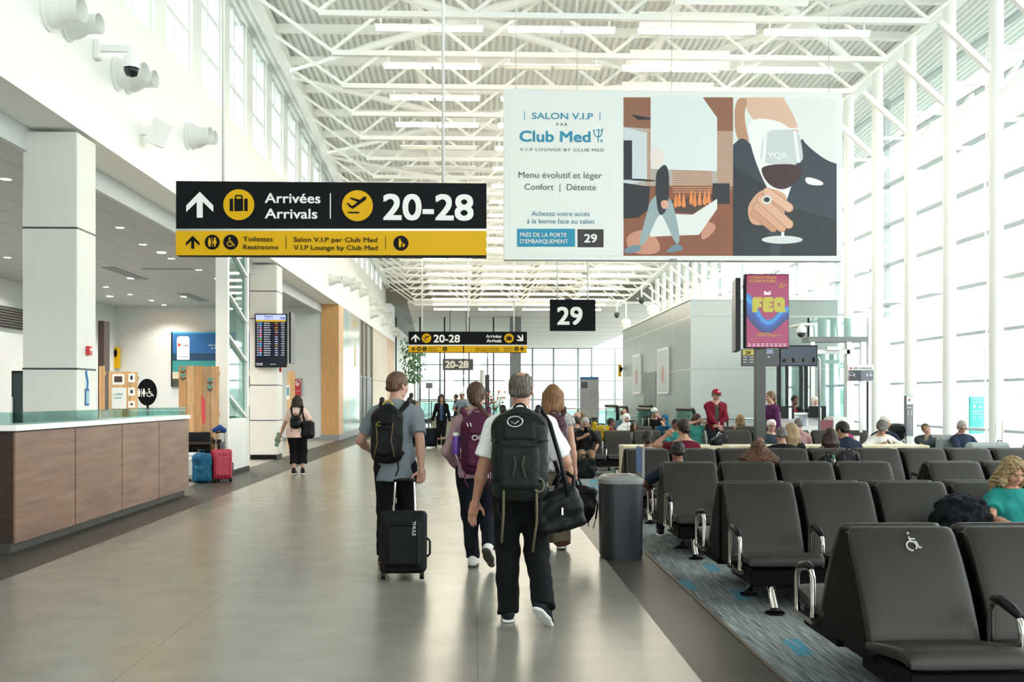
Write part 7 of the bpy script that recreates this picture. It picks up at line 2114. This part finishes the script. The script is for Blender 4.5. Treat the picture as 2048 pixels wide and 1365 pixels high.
B = Blob(); B.el((0, 0, .78), (.26, .32, .28)); B.cut((0, 0, .78), (0, -.5, -1)); B.bx((0, .05, .5), (.2, .22, .16), .08, None, .05); blob_obj('hood_and_seat', B.mesh(.018), DKC, st_)
b = MB(); [b.tube([(s_ * .24, -.3, .05), (s_ * .24, .0, .5), (s_ * .24, .3, .98), (s_ * .22, .34, 1.02)], .016, 6) for s_ in (-1, 1)]; b.tube([(-.22, .34, 1.02), (.22, .34, 1.02)], .018, 6); [b.tube([(s_ * .24, .3, .05), (s_ * .24, .0, .5)], .014, 6) for s_ in (-1, 1)]; b.build('frame', SATIN, st_, True)
for x_, y_ in ((-.24, -.3), (.24, -.3), (-.24, .3), (.24, .3)): b = MB(); b.cyl((x_ - .02, y_, .07), (x_ + .02, y_, .07), .07, n=16); b.build('wheel', BLACK, st_, True, 40)
# left: red suitcase, blue backpack, chairs and desk behind the counter
suitcase((wx(443, 18.9), 18.9, 0), .5, .36, .22, .56, mat('red_shell', '#a3243c', .3), 'glossy red suitcase with tall handle standing beside the slim white pylon', pull=.36, ribs=True)
np_ = Blob(); np_.rc((-.09, 0, 0), (.0, .03, .05), .045, .045, .03); np_.rc((0, .03, .05), (.09, 0, 0), .045, .045, .03); o = blob_obj('neck_pillow', np_.mesh(.01), cloth('#2a4f9c')); o.location = (wx(440, 18.9), 18.85, .97); tag(o, 'blue travel pillow hung on the handle of the red suitcase', 'pillow')
rucksack((wx(404, 18.7), 18.7, 0), .3, 'bright blue hiking backpack on the floor beside the counter end', cloth('#2480b0', ('#123a52', 12), .6), 1.08)
cr = suitcase((wx(388, 18.95), 18.95, 0), -.2, .30, .2, .5, mat('pale_shell', '#c5ccce', .3), 'pale suitcase half hidden behind the end of the wood counter', pull=.12)
def office_chair(px, Y, lab, rz):
    t = thing('office_chair', lab, 'chair', (wx(px, Y), Y, 0), rz, 'black chairs at the pallet desk')
    b = MB(); b.span((-.23, -.23, .43), (.23, .23, .48), bev=.02); b.build('seat', BLACK, t)
    B = Blob(); B.bx((0, .23, .72), (.22, .025, .2), .024); blob_obj('backrest', B.mesh(.012), BLACK, t)
    for x_ in (-1, 1):
        for y_ in (-1, 1): b = MB(); b.cyl((x_ * .2, y_ * .2, 0), (x_ * .19, y_ * .19, .43), .014, n=8); b.build('leg', SATIN, t, True, 40)
    b = MB(); [b.cyl((s_ * .17, .215, .46), (s_ * .17, .23, .6), .012, n=6) for s_ in (-1, 1)]; b.build('back_support', SATIN, t)
    return t
office_chair(400, 19.55, 'black office chair behind the blue hiking backpack', PI * 1.05); office_chair(432, 19.95, 'black office chair against the desk behind the red suitcase', PI * .9)
t = thing('desk', 'dark desk with a telephone in front of the tall pallet board', 'desk', (wx(420, 19.0), 19.1, 0)); b = MB(); b.span((-.5, -.15, .70), (.2, .22, .73)); b.build('desk_top', mat('dark_walnut', '#33211b', .45), t)
for x_ in (-.47, .17): b = MB(); b.span((x_ - .02, -.12, 0), (x_ + .02, .2, .70)); b.build('leg', SATIN, t)
tp = thing('desk_phone', 'black desk telephone on the dark desk', 'telephone', (wx(430, 19.0), 19.1, .73), .3); b = MB(); b.box((0, 0, .03), (.18, .16, .05), bev=.01); b.build('base', BLACK, tp); b = MB(); b.tube([(-.07, -.06, .075), (-.07, 0, .085), (-.07, .06, .075)], .018, 8); b.build('handset', BLACK, tp, True)
# hanging plant tree and flowers at the far gate
random.seed(21)
pl = thing('indoor_tree', 'slender indoor tree with drooping green leaves before the dark framed glass', 'plant', (wx(832, 50), 50, 0))
b = MB(); b.tube([(-.1 + .04 * math.sin(z), .03 * math.cos(z * 1.3), z) for z in np.linspace(0, 4.4, 14)], .03, 6); b.cyl((-.1, 0, 0), (-.1, 0, .4), .25, .3, 14); b.build('trunk', mat('grey_bark', '#8a8d80', .8), pl, True)
b = MB()
for i in range(330):
    a, r_, z_ = random.uniform(0, 2 * PI), random.random() ** .5 * .75, random.uniform(2.4, 4.6)
    r_ *= .45 + .55 * min(1, (z_ - 2.2) / 1.4)
    p = Vector((-.1 + r_ * math.cos(a), r_ * math.sin(a), z_)); d = Vector((math.cos(a) * .6, math.sin(a) * .6, -.8)) * random.uniform(.14, .25); s_ = Vector((-math.sin(a), math.cos(a), 0)) * .075
    b.add([p, p + d * .5 + s_, p + d, p + d * .5 - s_], [(0, 1, 2, 3)])
fo = b.build('foliage', mat('leaf_green', '#4f7a52', .5, var=(3, .2)), pl); fo['kind'] = 'stuff'
fl_ = thing('flower_vase', 'tall glass vase of red and orange flowers on the far counter', 'flowers', (wx(990, 36), 36, .92)); b = MB(); b.lathe([(.09, 0), (.1, .02), (.07, .1), (.1, .3), (.11, .32), (.09, .3), (.06, .1), (0, .03)], 14); b.build('vase', FROST, fl_, True)
for i in range(26):
    a, r_ = random.uniform(0, 2 * PI), random.random() ** .5 * .42
    p = Vector((r_ * math.cos(a), r_ * math.sin(a), .45 + random.random() * .45)); b = MB(); b.lathe([(0, -.04), (.034, -.012), (.04, .02), (.014, .04), (0, .04)], 8, p); b.tube([(0, 0, .2), tuple(p)], .006, 4); b.build('flower', mat(('petal_red', 'petal_orange', 'petal_green')[i % 3], ('#c23a3f', '#d9825a', '#6f8a5c')[i % 3], .5), fl_, True)
t = thing('gate_desk', 'pale olive desk at the far gate behind the walking woman', 'desk', (wx(970, 36), 36, 0)); b = MB(); b.span((-1.9, -.3, 0), (1.0, .3, .88)); b.build('body', mat('olive_panel', '#9a9f8e', .5), t); b = MB(); b.span((-1.95, -.35, .881), (1.05, .35, .92)); b.build('desk_top', DARKGREY, t)
